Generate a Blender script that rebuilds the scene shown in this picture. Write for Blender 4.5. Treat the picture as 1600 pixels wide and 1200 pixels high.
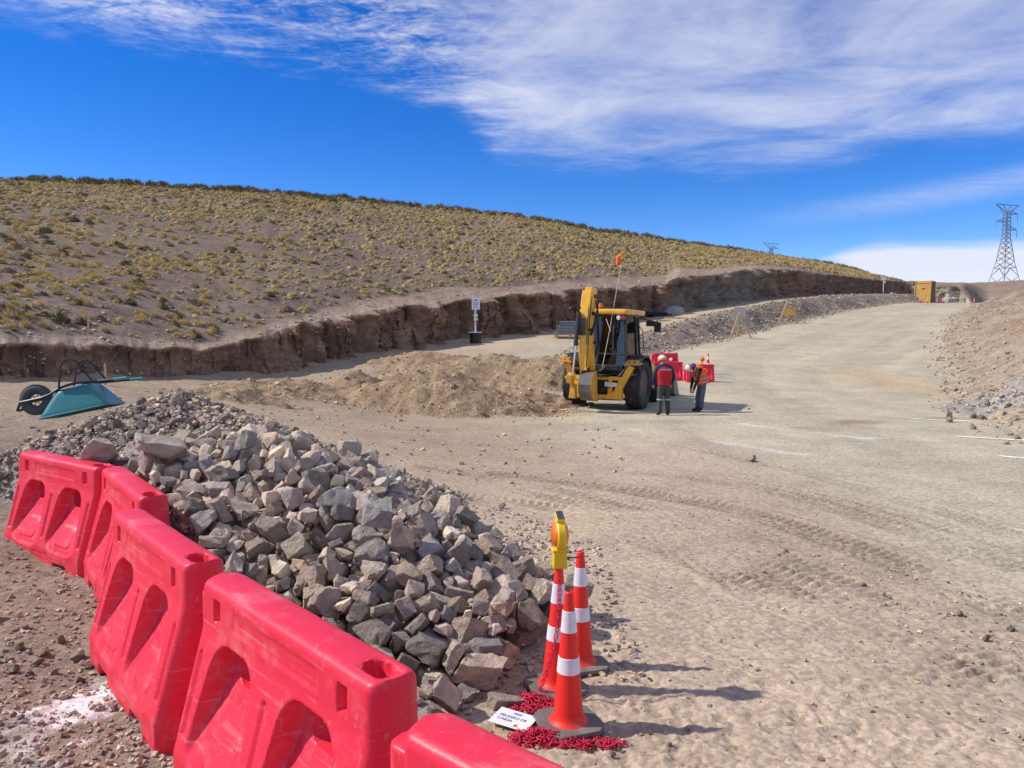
import bpy, bmesh, math, random, base64
import numpy as np
from mathutils import Vector, Matrix, Quaternion, Euler

for _o in list(bpy.data.objects):
    bpy.data.objects.remove(_o, do_unlink=True)
SC = bpy.context.scene
COL = SC.collection
R = math.radians

# ------------------------------------------------------------------ camera
CAM_H, FPX, PITCH = 2.2, 1200.0, math.atan(80 / 1200.0)
cam_d = bpy.data.cameras.new('camera')
cam_d.sensor_width = 36.0
cam_d.lens = 27.0
cam_d.clip_start, cam_d.clip_end = 0.05, 6000
cam = bpy.data.objects.new('camera', cam_d)
COL.objects.link(cam)
cam.location = (0, 0, CAM_H)
cam.rotation_euler = (math.pi / 2 - PITCH, 0, 0)
SC.camera = cam

# ------------------------------------------------------------------ light
SUN_EL, TO_SUN = R(42), Vector((-0.997, 0.06))
TO_SUN.normalize()
sun_d = bpy.data.lights.new('sun', 'SUN')
sun_d.energy = 3.7
sun_d.angle = R(1.0)
sun_d.color = (1.0, 0.935, 0.84)
sun = bpy.data.objects.new('sun', sun_d)
COL.objects.link(sun)
_ts = Vector((TO_SUN.x * math.cos(SUN_EL), TO_SUN.y * math.cos(SUN_EL), math.sin(SUN_EL)))
sun.rotation_euler = _ts.to_track_quat('Z', 'Y').to_euler()
sun.location = _ts * 60

W = bpy.data.worlds.new('World')
SC.world = W
W.use_nodes = True
SKY_STRENGTH = 0.132


def build_world():
    nt = W.node_tree
    N, K = nt.nodes, nt.links
    for n in list(N):
        N.remove(n)

    def node(t, **kw):
        n = N.new(t)
        for k, v in kw.items():
            setattr(n, k, v)
        return n

    def math_(op, a, b=None, c=None, clamp=False):
        n = node('ShaderNodeMath', operation=op, use_clamp=clamp)
        for i, s in enumerate((a, b, c)):
            if s is None:
                continue
            if isinstance(s, (int, float)):
                n.inputs[i].default_value = s
            else:
                K.new(s, n.inputs[i])
        return n.outputs[0]

    def sstep(x, lo, hi):
        n = node('ShaderNodeMapRange', interpolation_type='SMOOTHSTEP')
        K.new(x, n.inputs['Value'])
        for nm, v in (('From Min', lo), ('From Max', hi)):
            if isinstance(v, (int, float)):
                n.inputs[nm].default_value = v
            else:
                K.new(v, n.inputs[nm])
        return n.outputs[0]

    out = node('ShaderNodeOutputWorld')
    bg = node('ShaderNodeBackground')
    K.new(bg.outputs[0], out.inputs[0])
    bg.inputs['Strength'].default_value = SKY_STRENGTH
    sky = node('ShaderNodeTexSky', sky_type='NISHITA', sun_disc=False)
    sky.sun_elevation = SUN_EL
    sky.sun_rotation = math.atan2(TO_SUN.x, TO_SUN.y)
    sky.altitude = 4000
    sky.air_density = 1.15
    sky.dust_density = 0.6
    sky.ozone_density = 3.0
    hs = node('ShaderNodeHueSaturation')
    hs.inputs['Saturation'].default_value = 1.38
    hs.inputs['Hue'].default_value = 0.515
    K.new(sky.outputs[0], hs.inputs['Color'])
    tc = node('ShaderNodeTexCoord')
    sep = node('ShaderNodeSeparateXYZ')
    K.new(tc.outputs['Generated'], sep.inputs[0])
    dx, dy, dz = sep.outputs
    zz = math_('MAXIMUM', dz, 0.03)
    cx, cy = math_('DIVIDE', dx, zz), math_('DIVIDE', dy, zz)   # a flat cloud layer overhead
    comb = node('ShaderNodeCombineXYZ')
    K.new(cx, comb.inputs[0]); K.new(cy, comb.inputs[1])

    def noise(vec, scale, detail, rough=0.55, dist=0.0, sx=1, sy=1, rot=0.0, off=0.0):
        mp = node('ShaderNodeMapping')
        mp.inputs['Scale'].default_value = (sx, sy, 1)
        mp.inputs['Rotation'].default_value = (0, 0, rot)
        mp.inputs['Location'].default_value = (off, off * 0.7, 0)
        K.new(vec, mp.inputs[0])
        n = node('ShaderNodeTexNoise')
        n.inputs['Scale'].default_value = scale
        n.inputs['Detail'].default_value = detail
        n.inputs['Roughness'].default_value = rough
        n.inputs['Distortion'].default_value = dist
        K.new(mp.outputs[0], n.inputs['Vector'])
        return n.outputs[0]

    # southern edge of the high cloud sheet, as a line across the cloud layer
    fx = math_('MULTIPLY_ADD', cx, 1 / 12.0, 0.5)
    ramp = node('ShaderNodeValToRGB')
    cr = ramp.color_ramp
    pts = [(-6, 1.6), (-3, 1.7), (-1.75, 2.12), (-1.0, 2.55), (-0.55, 2.92), (-0.24, 3.35), (-0.1, 4.3), (0.6, 4.75), (1.6, 4.6), (2.4, 4.05), (3.4, 3.5), (6, 3.0)]
    while len(cr.elements) < len(pts):
        cr.elements.new(0.5)
    for e, (x, v) in zip(cr.elements, pts):
        e.position = x / 12.0 + 0.5
        g = v / 6.0
        e.color = (g, g, g, 1)
    K.new(fx, ramp.inputs[0])
    edge = math_('MULTIPLY', ramp.outputs[0], 6.0)
    soft = noise(comb.outputs[0], 1.1, 5, 0.6, 0.5, rot=0.5)
    streak = noise(comb.outputs[0], 3.0, 7, 0.66, 1.3, sx=0.8, sy=1.5, rot=-0.75)
    fine = noise(comb.outputs[0], 20, 5, 0.62, 1.0, sx=0.9, sy=0.9, rot=-0.9)
    west0 = sstep(cx, 0.3, -0.5)                       # the western half is thin mackerel cirrus
    d = math_('SUBTRACT', edge, cy)
    d = math_('ADD', d, math_('MULTIPLY', math_('SUBTRACT', soft, 0.5), 1.5))
    d = math_('ADD', d, math_('MULTIPLY', math_('SUBTRACT', streak, 0.5), 0.75))
    m = sstep(d, -0.55, math_('MULTIPLY_ADD', west0, -0.55, 1.15))
    amp = math_('MULTIPLY_ADD', west0, 0.24, 0.06)
    tex = math_('ADD', math_('MULTIPLY', streak, math_('MULTIPLY_ADD', west0, 0.43, 0.12)), math_('ADD', math_('MULTIPLY', fine, amp), math_('MULTIPLY', soft, math_('MULTIPLY_ADD', west0, -0.55, 0.92))))
    lo = math_('MULTIPLY_ADD', west0, 0.30, 0.20)
    hi = math_('MULTIPLY_ADD', west0, -0.12, 0.92)
    m = math_('MULTIPLY', m, sstep(tex, lo, hi))
    m = math_('MULTIPLY', m, 0.88)
    # low bank of cloud on the eastern horizon, and one thin streak above it
    az = math_('DIVIDE', dx, math_('MAXIMUM', math_('ABSOLUTE', dy), 0.02))
    cmb2 = node('ShaderNodeCombineXYZ')
    K.new(math_('MULTIPLY', az, 3.0), cmb2.inputs[0]); K.new(math_('MULTIPLY', dz, 26.0), cmb2.inputs[1])
    n2 = noise(cmb2.outputs[0], 1.3, 6, 0.6, 0.3)
    top = math_('MULTIPLY_ADD', n2, 0.05, math_('MULTIPLY', sstep(az, 0.28, 0.50), 0.064))
    top = math_('ADD', top, 0.005)
    low = sstep(dz, math_('ADD', top, 0.022), math_('SUBTRACT', top, 0.006))
    low = math_('MULTIPLY', low, sstep(az, 0.24, 0.40))
    low = math_('MULTIPLY', low, math_('MULTIPLY_ADD', n2, 0.35, 0.72))
    st = math_('SUBTRACT', dz, math_('MULTIPLY_ADD', az, 0.085, 0.108))
    st = math_('ABSOLUTE', math_('ADD', st, math_('MULTIPLY', math_('SUBTRACT', n2, 0.5), 0.012)))
    st = math_('MULTIPLY', sstep(st, 0.022, 0.0), sstep(az, 0.26, 0.55))
    st = math_('MULTIPLY', st, math_('MULTIPLY', streak, 0.5))
    m = math_('MAXIMUM', math_('MAXIMUM', m, low), st, clamp=True)
    m = math_('MINIMUM', m, 0.93)
    mix = node('ShaderNodeMix', data_type='RGBA')
    K.new(m, mix.inputs['Factor'])
    K.new(hs.outputs[0], mix.inputs['A'])
    mix.inputs['B'].default_value = (5.0, 5.1, 5.75, 1)
    K.new(mix.outputs['Result'], bg.inputs['Color'])


build_world()
vs = SC.view_settings
vs.view_transform = 'Standard'
vs.look = 'None'
vs.exposure = 0.36
vs.gamma = 1.0
vs.use_curve_mapping = False
SC.cycles.use_denoising = True
SC.cycles.max_bounces = 6
SC.cycles.diffuse_bounces = 3
SC.cycles.glossy_bounces = 3
SC.cycles.transmission_bounces = 4
SC.cycles.transparent_max_bounces = 6


# ------------------------------------------------------------------ measuring helpers
def ray(px, py):
    xc, yc = (px - 800) / FPX, -(py - 600) / FPX
    c, s = math.cos(PITCH), math.sin(PITCH)
    return Vector((xc, c + yc * s, -s + yc * c))


def at(px, py, Y):
    """world point at forward distance Y seen at photo position (px, py)"""
    d = ray(px, py)
    t = Y / d.y
    return Vector((d.x * t, Y, CAM_H + d.z * t))


def on(px, py, z=0.0):
    d = ray(px, py)
    t = (z - CAM_H) / d.z
    return Vector((d.x * t, d.y * t, z))


def zpy(py, Y):
    return at(800, py, Y).z


# ------------------------------------------------------------------ noise in numpy
def hash2(ix, iy, seed):
    n = (ix.astype(np.int64) * 374761393 + iy.astype(np.int64) * 668265263 + seed * 1442695041) & 0x7fffffff
    n = ((n ^ (n >> 13)) * 1274126177) & 0x7fffffff
    n = (n ^ (n >> 16)) & 0xffff
    return n / 65535.0


def vnoise(x, y, seed=0):
    x0, y0 = np.floor(x), np.floor(y)
    fx, fy = x - x0, y - y0
    fx, fy = fx * fx * (3 - 2 * fx), fy * fy * (3 - 2 * fy)
    a, b = hash2(x0, y0, seed), hash2(x0 + 1, y0, seed)
    c, d = hash2(x0, y0 + 1, seed), hash2(x0 + 1, y0 + 1, seed)
    return (a + (b - a) * fx) * (1 - fy) + (c + (d - c) * fx) * fy


def fbm(x, y, scale=1.0, octv=4, seed=0, gain=0.5):
    x, y = np.asarray(x, float) * scale, np.asarray(y, float) * scale
    s, a, t = 0.0, 1.0, 0.0
    for i in range(octv):
        s = s + a * (vnoise(x * 2.03 ** i + 17.3 * i, y * 2.03 ** i - 9.1 * i, seed + i) - 0.5)
        t += a
        a *= gain
    return s / t * 2.0


def sstep(x, lo, hi):
    t = np.clip((np.asarray(x, float) - lo) / (hi - lo), 0, 1)
    return t * t * (3 - 2 * t)


# ------------------------------------------------------------------ object helpers
def tag(o, label=None, cat=None, group=None, kind=None):
    if label: o['label'] = label
    if cat: o['category'] = cat
    if group: o['group'] = group
    if kind: o['kind'] = kind
    return o


def empty(name, loc=(0, 0, 0), rz=0.0):
    o = bpy.data.objects.new(name, None)
    COL.objects.link(o)
    o.location = loc
    o.rotation_euler = (0, 0, rz)
    o.empty_display_size = 0.1
    return o


def link(name, me, mat=None, parent=None):
    o = bpy.data.objects.new(name, me)
    COL.objects.link(o)
    if mat is not None and not me.materials:
        me.materials.append(mat)
    if parent is not None:
        o.parent = parent
    return o


def mesh_np(name, V, F, smooth=True):
    me = bpy.data.meshes.new(name)
    V = np.asarray(V, np.float32)
    F = np.asarray(F, np.int32)
    nf, k = F.shape
    me.vertices.add(len(V))
    me.vertices.foreach_set('co', V.ravel())
    me.loops.add(nf * k)
    me.loops.foreach_set('vertex_index', F.ravel())
    me.polygons.add(nf)
    me.polygons.foreach_set('loop_start', np.arange(0, nf * k, k, dtype=np.int32))
    me.polygons.foreach_set('loop_total', np.full(nf, k, np.int32))
    me.polygons.foreach_set('use_smooth', np.full(nf, smooth, bool))
    me.update(calc_edges=True)
    return me


def add_col(me, C, name='Col'):
    a = me.color_attributes.new(name, 'FLOAT_COLOR', 'POINT')
    C = np.asarray(C, np.float32)
    if C.shape[1] == 3:
        C = np.concatenate([C, np.ones((len(C), 1), np.float32)], 1)
    a.data.foreach_set('color', C.ravel())


def copy_tree(o, parent=None):
    c = o.copy()
    COL.objects.link(c)
    if parent is not None:
        c.parent = parent
    for ch in list(o.children):
        copy_tree(ch, c)
    return c


class MB:
    """collects shapes, then links them as one mesh"""

    def __init__(s):
        s.v, s.f = [], []

    def add(s, V, F, M=None):
        b = len(s.v)
        for p in V:
            p = Vector(p)
            s.v.append(tuple(M @ p) if M is not None else tuple(p))
        s.f += [tuple(i + b for i in f) for f in F]
        return s

    def box(s, c, d, rot=None, M=None, top=1.0):
        x, y, z = d[0] / 2, d[1] / 2, d[2] / 2
        V = [(-x, -y, -z), (x, -y, -z), (x, y, -z), (-x, y, -z), (-x * top, -y * top, z), (x * top, -y * top, z), (x * top, y * top, z), (-x * top, y * top, z)]
        T = Matrix.Translation(c)
        if rot is not None:
            T = T @ Euler(rot).to_matrix().to_4x4()
        if M is not None:
            T = M @ T
        return s.add(V, [(0, 3, 2, 1), (4, 5, 6, 7), (0, 1, 5, 4), (1, 2, 6, 5), (2, 3, 7, 6), (3, 0, 4, 7)], T)

    def bar(s, a, b, w, h=None, up=(0, 0, 1), w2=None, h2=None):
        """box-section bar from a to b"""
        a, b = Vector(a), Vector(b)
        h = w if h is None else h
        w2 = w if w2 is None else w2
        h2 = h if h2 is None else h2
        d = (b - a).normalized()
        u = Vector(up)
        if abs(d.dot(u)) > 0.97:
            u = Vector((0, 1, 0))
        x = d.cross(u).normalized()
        y = x.cross(d).normalized()
        V = []
        for p, ww, hh in ((a, w, h), (b, w2, h2)):
            V += [p - x * ww / 2 - y * hh / 2, p + x * ww / 2 - y * hh / 2, p + x * ww / 2 + y * hh / 2, p - x * ww / 2 + y * hh / 2]
        return s.add(V, [(0, 1, 2, 3), (7, 6, 5, 4), (1, 0, 4, 5), (2, 1, 5, 6), (3, 2, 6, 7), (0, 3, 7, 4)])

    def tube(s, pts, r, n=8, cap=True):
        pts = [Vector(p) for p in pts]
        rs = r if isinstance(r, (list, tuple)) else [r] * len(pts)
        V, F = [], []
        ref = None
        for i, p in enumerate(pts):
            d = (pts[min(i + 1, len(pts) - 1)] - pts[max(i - 1, 0)]).normalized()
            if ref is None:
                ref = Vector((0, 0, 1)) if abs(d.z) < 0.9 else Vector((1, 0, 0))
            x = d.cross(ref).normalized()
            y = x.cross(d).normalized()
            ref = y
            for k in range(n):
                a = 2 * math.pi * k / n
                V.append(p + (x * math.cos(a) + y * math.sin(a)) * rs[i])
        for i in range(len(pts) - 1):
            for k in range(n):
                F.append((i * n + k, (i + 1) * n + k, (i + 1) * n + (k + 1) % n, i * n + (k + 1) % n))
        if cap:
            F.append(tuple(range(n)))
            F.append(tuple(reversed(range((len(pts) - 1) * n, len(pts) * n))))
        return s.add(V, F)

    def lathe(s, prof, n=24, M=None, closed=False):
        V, F = [], []
        for (r, z) in prof:
            for k in range(n):
                a = 2 * math.pi * k / n
                V.append((r * math.cos(a), r * math.sin(a), z))
        m = len(prof)
        for i in range(m if closed else m - 1):
            j = (i + 1) % m
            for k in range(n):
                F.append((i * n + k, i * n + (k + 1) % n, j * n + (k + 1) % n, j * n + k))
        if not closed:
            if prof[0][0] > 1e-4: F.append(tuple(reversed(range(n))))
            if prof[-1][0] > 1e-4: F.append(tuple(range((m - 1) * n, m * n)))
        return s.add(V, F, M)

    def prism(s, poly, d0, d1, axis='x', M=None):
        """poly in the two other axes, extruded d0..d1"""
        def P(a, b, d):
            return {'x': (d, a, b), 'y': (a, d, b), 'z': (a, b, d)}[axis]
        n = len(poly)
        V = [P(a, b, d0) for a, b in poly] + [P(a, b, d1) for a, b in poly]
        F = [tuple(range(n)), tuple(reversed(range(n, 2 * n)))]
        F += [(i, n + i, n + (i + 1) % n, (i + 1) % n) for i in range(n)]
        return s.add(V, F, M)

    def build(s, name, mat, parent=None, smooth=False, bevel=0.0, seg=2, loc=None, angle=35):
        me = bpy.data.meshes.new(name)
        me.from_pydata([tuple(p) for p in s.v], [], s.f)
        bm = bmesh.new()
        bm.from_mesh(me)
        bmesh.ops.recalc_face_normals(bm, faces=bm.faces)
        bm.to_mesh(me)
        bm.free()
        if smooth:
            me.shade_smooth() if hasattr(me, 'shade_smooth') else None
            try:
                me.set_sharp_from_angle(angle=R(angle))
            except Exception:
                pass
        o = link(name, me, mat, parent)
        if bevel:
            b = o.modifiers.new('bevel', 'BEVEL')
            b.width, b.segments, b.limit_method, b.angle_limit = bevel, seg, 'ANGLE', R(30)
        if loc is not None:
            o.location = loc
        return o


# ------------------------------------------------------------------ materials
MATS = {}


def mat(name, c1, c2=None, scale=6.0, rough=0.7, bump=0.0, bscale=30.0, metal=0.0, detail=5, coord='Object', dirt=None, dirt_amt=0.0,
        spec=0.5, rnd=0.0, dirt_scale=3.0, coat=0.0, trans=0.0, sss=0.0):
    """colour varying between c1 and c2 by noise, optional patches of dirt and fine relief"""
    if name in MATS:
        return MATS[name]
    m = bpy.data.materials.new(name)
    m.use_nodes = True
    nt = m.node_tree
    N, K = nt.nodes, nt.links
    b = N['Principled BSDF']
    b.inputs['Roughness'].default_value = rough
    b.inputs['Metallic'].default_value = metal
    b.inputs['Specular IOR Level'].default_value = spec
    b.inputs['Coat Weight'].default_value = coat
    b.inputs['Transmission Weight'].default_value = trans
    tc = N.new('ShaderNodeTexCoord')
    co = tc.outputs[coord]
    c2 = c2 or c1
    nz = N.new('ShaderNodeTexNoise')
    nz.inputs['Scale'].default_value = scale
    nz.inputs['Detail'].default_value = detail
    nz.inputs['Roughness'].default_value = 0.6
    K.new(co, nz.inputs['Vector'])
    mr = N.new('ShaderNodeMapRange')
    mr.inputs['From Min'].default_value, mr.inputs['From Max'].default_value = 0.32, 0.68
    K.new(nz.outputs[0], mr.inputs['Value'])
    mx = N.new('ShaderNodeMix'); mx.data_type = 'RGBA'
    K.new(mr.outputs[0], mx.inputs['Factor'])
    mx.inputs['A'].default_value = (*c1, 1)
    mx.inputs['B'].default_value = (*c2, 1)
    res = mx.outputs['Result']
    if dirt is not None:
        n2 = N.new('ShaderNodeTexNoise')
        n2.inputs['Scale'].default_value = dirt_scale
        n2.inputs['Detail'].default_value = 9
        n2.inputs['Roughness'].default_value = 0.7
        K.new(co, n2.inputs['Vector'])
        m2 = N.new('ShaderNodeMapRange')
        m2.inputs['From Min'].default_value, m2.inputs['From Max'].default_value = 0.62 - dirt_amt * 0.3, 0.80 - dirt_amt * 0.2
        K.new(n2.outputs[0], m2.inputs['Value'])
        mm = N.new('ShaderNodeMath'); mm.operation = 'MULTIPLY'; mm.inputs[1].default_value = min(1.0, dirt_amt + 0.35)
        K.new(m2.outputs[0], mm.inputs[0])
        m3 = N.new('ShaderNodeMix'); m3.data_type = 'RGBA'
        K.new(mm.outputs[0], m3.inputs['Factor'])
        K.new(res, m3.inputs['A'])
        m3.inputs['B'].default_value = (*dirt, 1)
        res = m3.outputs['Result']
    if rnd:
        oi = N.new('ShaderNodeObjectInfo')
        h = N.new('ShaderNodeHueSaturation')
        mv = N.new('ShaderNodeMapRange')
        mv.inputs['To Min'].default_value, mv.inputs['To Max'].default_value = 1 - rnd, 1 + rnd
        K.new(oi.outputs['Random'], mv.inputs['Value'])
        K.new(mv.outputs[0], h.inputs['Value'])
        K.new(res, h.inputs['Color'])
        res = h.outputs[0]
    K.new(res, b.inputs['Base Color'])
    if bump:
        n3 = N.new('ShaderNodeTexNoise')
        n3.inputs['Scale'].default_value = bscale
        n3.inputs['Detail'].default_value = 6
        K.new(co, n3.inputs['Vector'])
        bp = N.new('ShaderNodeBump')
        bp.inputs['Strength'].default_value = bump
        bp.inputs['Distance'].default_value = 0.02
        K.new(n3.outputs[0], bp.inputs['Height'])
        K.new(bp.outputs[0], b.inputs['Normal'])
    MATS[name] = m
    return m


def ground_mat(name, scales, bumps, contrast=0.35, grit=0.0, rough=0.95, pebble=0.0):
    """colour from the sheet's own colour attribute, broken up by grain; relief at several sizes"""
    if name in MATS:
        return MATS[name]
    m = bpy.data.materials.new(name)
    m.use_nodes = True
    nt = m.node_tree
    N, K = nt.nodes, nt.links
    b = N['Principled BSDF']
    b.inputs['Roughness'].default_value = rough
    b.inputs['Specular IOR Level'].default_value = 0.12
    at_ = N.new('ShaderNodeAttribute'); at_.attribute_name = 'Col'
    geo = N.new('ShaderNodeNewGeometry')
    res = at_.outputs['Color']
    hsum = None
    for i, (s, amt) in enumerate(zip(scales, bumps)):
        n = N.new('ShaderNodeTexNoise')
        n.inputs['Scale'].default_value = s
        n.inputs['Detail'].default_value = 3.5
        n.inputs['Roughness'].default_value = 0.62
        K.new(geo.outputs['Position'], n.inputs['Vector'])
        mr = N.new('ShaderNodeMapRange')
        mr.inputs['From Min'].default_value, mr.inputs['From Max'].default_value = 0.25, 0.75
        mr.inputs['To Min'].default_value, mr.inputs['To Max'].default_value = 1 - contrast, 1 + contrast
        K.new(n.outputs[0], mr.inputs['Value'])
        mu = N.new('ShaderNodeVectorMath'); mu.operation = 'SCALE'
        K.new(res, mu.inputs[0]); K.new(mr.outputs[0], mu.inputs['Scale'])
        res = mu.outputs[0]
        mm = N.new('ShaderNodeMath'); mm.operation = 'MULTIPLY'; mm.inputs[1].default_value = amt
        K.new(n.outputs[0], mm.inputs[0])
        if hsum is None:
            hsum = mm.outputs[0]
        else:
            ad = N.new('ShaderNodeMath'); ad.operation = 'ADD'
            K.new(hsum, ad.inputs[0]); K.new(mm.outputs[0], ad.inputs[1])
            hsum = ad.outputs[0]
    if pebble:
        vo = N.new('ShaderNodeTexVoronoi'); vo.inputs['Scale'].default_value = 28
        vo.inputs['Randomness'].default_value = 1
        K.new(geo.outputs['Position'], vo.inputs['Vector'])
        mr = N.new('ShaderNodeMapRange')
        mr.inputs['From Min'].default_value, mr.inputs['From Max'].default_value = 0.0, 0.6
        mr.inputs['To Min'].default_value, mr.inputs['To Max'].default_value = pebble, 0
        K.new(vo.outputs['Distance'], mr.inputs['Value'])
        ad = N.new('ShaderNodeMath'); ad.operation = 'ADD'
        K.new(hsum, ad.inputs[0]); K.new(mr.outputs[0], ad.inputs[1])
        hsum = ad.outputs[0]
        sc = N.new('ShaderNodeSeparateColor')
        K.new(vo.outputs['Color'], sc.inputs[0])
        mr2 = N.new('ShaderNodeMapRange')
        mr2.inputs['To Min'].default_value, mr2.inputs['To Max'].default_value = 0.78, 1.24
        K.new(sc.outputs[0], mr2.inputs['Value'])
        mu = N.new('ShaderNodeVectorMath'); mu.operation = 'SCALE'
        K.new(res, mu.inputs[0]); K.new(mr2.outputs[0], mu.inputs['Scale'])
        res = mu.outputs[0]
    K.new(res, b.inputs['Base Color'])
    bp = N.new('ShaderNodeBump')
    bp.inputs['Strength'].default_value = 1.0
    bp.inputs['Distance'].default_value = 1.0
    K.new(hsum, bp.inputs['Height'])
    K.new(bp.outputs[0], b.inputs['Normal'])
    MATS[name] = m
    return m
# ------------------------------------------------------------------ shape of the land
# cut bank on the left: photo column, distance, foot row, lip row
WALL = np.array([
    (-2400, 7.0, 660, 560), (-900, 10.5, 630, 545), (-300, 15.0, 606, 538), (0, 18.0, 594, 532), (170, 20.5, 591, 540), (300, 23, 589, 544),
    (345, 24.2, 588, 541), (400, 26, 582, 526), (460, 28.5, 571, 509), (560, 33, 553, 490), (650, 36, 542, 478), (740, 39.5, 531, 468),
    (820, 42.5, 521, 460), (900, 46, 511, 452), (1000, 52, 499, 447), (1040, 55.5, 491, 443), (1060, 57, 488, 432), (1110, 62, 480, 430), (1180, 72, 470, 420),
    (1250, 85, 465, 423), (1330, 105, 461, 432), (1385, 120, 461, 438), (1406, 127, 462, 440), (1420, 131, 463, 446)], float)
PXW = np.unique(np.concatenate([np.linspace(-2400, -320, 60), np.linspace(-300, 1420, 860)]))


def zrow(py, d):
    """height seen at photo row py at distance d (near the optical axis)"""
    yc = -(np.asarray(py, float) - 600) / FPX
    c, s = math.cos(PITCH), math.sin(PITCH)
    return CAM_H + (-s + yc * c) / (c + yc * s) * np.asarray(d, float)


def pxX(px, d, py=500):
    yc = -(np.asarray(py, float) - 600) / FPX
    c, s = math.cos(PITCH), math.sin(PITCH)
    return (np.asarray(px, float) - 800) / FPX / (c + yc * s) * d


_dw = np.interp(PXW, WALL[:, 0], WALL[:, 1])
_zb = np.interp(PXW, WALL[:, 0], zrow(WALL[:, 2], WALL[:, 1]))
_zt = np.interp(PXW, WALL[:, 0], zrow(WALL[:, 3], WALL[:, 1]))
_xw = pxX(PXW, _dw)
_arc = np.concatenate([[0], np.cumsum(np.hypot(np.diff(_xw), np.diff(_dw)))])
DW = _dw + 0.55 * fbm(_arc, 0 * _arc, 0.35, 3, 5) + 0.42 * fbm(_arc, 0 * _arc, 1.3, 4, 9, .6)
ZB, ZT = _zb, _zt + 0.20 * fbm(_arc, 0 * _arc, 0.9, 4, 21, .6)
XW = pxX(PXW, DW)


def tps_fit(P, smooth=0.02):
    P = np.array(P, float)
    n = len(P)
    r = np.hypot(P[:, None, 0] - P[None, :, 0], P[:, None, 1] - P[None, :, 1])
    Kk = np.where(r > 0, r ** 2 * np.log(r + 1e-9), 0) + np.eye(n) * smooth * 10
    A = np.zeros((n + 3, n + 3))
    A[:n, :n] = Kk
    A[:n, n] = 1; A[:n, n + 1:] = P[:, :2]
    A[n, :n] = 1; A[n + 1:, :n] = P[:, :2].T
    w = np.linalg.solve(A, np.concatenate([P[:, 2], np.zeros(3)]))

    def f(x, y):
        x, y = np.asarray(x, float), np.asarray(y, float)
        z = w[n] + w[n + 1] * x + w[n + 2] * y
        for i in range(n):
            q = (x - P[i, 0]) ** 2 + (y - P[i, 1]) ** 2
            z = z + w[i] * 0.5 * q * np.log(q + 1e-12)
        return z
    return f


_pts = [(-2, 3, 0), (-4, 6, 0), (-6, 4, .05), (-12, 4, .3), (-5, 7.6, .15), (-6.2, 10, .62), (-8.5, 10, .75), (-4.2, 10, .5), (0, 2, 0), (0, 6, 0), (0.5, 10, 0),
        (-2, 12, .05), (-3.2, 15, .22), (-8, 14, .92), (-5, 17.5, .45), (0, 19, 0), (-3.5, 20, .15), (5, 20, 0), (5, 10, 0), (5, 3, 0), (0, 28, .75), (-4.5, 27, .7), (4, 30, .6), (5, 25.5, .05),
        (3, 36, 1.6), (3.4, 40, 2.02), (7, 42.5, 2.0), (11.8, 47.5, 3.05), (24.6, 66, 5.05), (36, 80, 6.2), (47.5, 95, 7.0), (-2, 33, 1.3), (62, 112, 7.6)]
for _p in (-900, -300, 0, 170, 300, 400, 460, 560, 650, 740, 820, 900, 1000, 1060, 1110, 1180, 1250, 1330, 1406):
    _d = np.interp(_p, WALL[:, 0], WALL[:, 1])
    _pts.append((float(pxX(_p, _d)), float(_d), float(np.interp(_p, PXW, ZB))))
z_left = tps_fit(_pts)

_ry = np.array([-40, 18, 22, 26, 30, 38, 47, 60, 75, 90, 97, 105, 130, 200, 2500], float)
_rz = np.array([0, 0, .0, .08, .30, 1.0, 1.85, 3.05, 4.42, 5.62, 5.95, 5.9, 5.3, 5, 5], float)
_fy = np.arange(-40, 300, 0.5)
_fz = np.interp(_fy, _ry, _rz)
_k = np.exp(-np.linspace(-2.5, 2.5, 17) ** 2)
_k /= _k.sum()
_fz = np.convolve(np.pad(_fz, 8, mode='edge'), _k, 'valid')


def z_road(y):
    return np.interp(y, _fy, _fz)


TOE_L = np.array([(3.0, -30), (3.2, 24), (3.9, 31), (6.4, 38), (13.0, 47), (22.7, 61), (32.8, 75), (45.8, 91), (62, 110), (75, 124)], float)
TOE_R = np.array([(16, -30), (14.5, 2), (11.2, 8), (9.9, 12), (10.1, 14.6), (10.8, 16.8), (12.2, 20.5), (17.2, 30.5), (24.4, 44), (34.6, 61), (55.5, 92), (80, 128), (108, 170)], float)


def sdist(P, x, y):
    """signed distance to a polyline, positive on its right-hand side"""
    x, y = np.asarray(x, float), np.asarray(y, float)
    best = np.full(x.shape, 1e9)
    sg = np.ones(x.shape)
    for (ax, ay), (bx, by) in zip(P[:-1], P[1:]):
        ex, ey = bx - ax, by - ay
        t = np.clip(((x - ax) * ex + (y - ay) * ey) / (ex * ex + ey * ey), 0, 1)
        qx, qy = x - ax - ex * t, y - ay - ey * t
        d = np.hypot(qx, qy)
        c = qx * ey - qy * ex
        up = d < best - 1e-9
        best = np.where(up, d, best)
        sg = np.where(up, np.sign(c), sg)
    return best * sg


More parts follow.
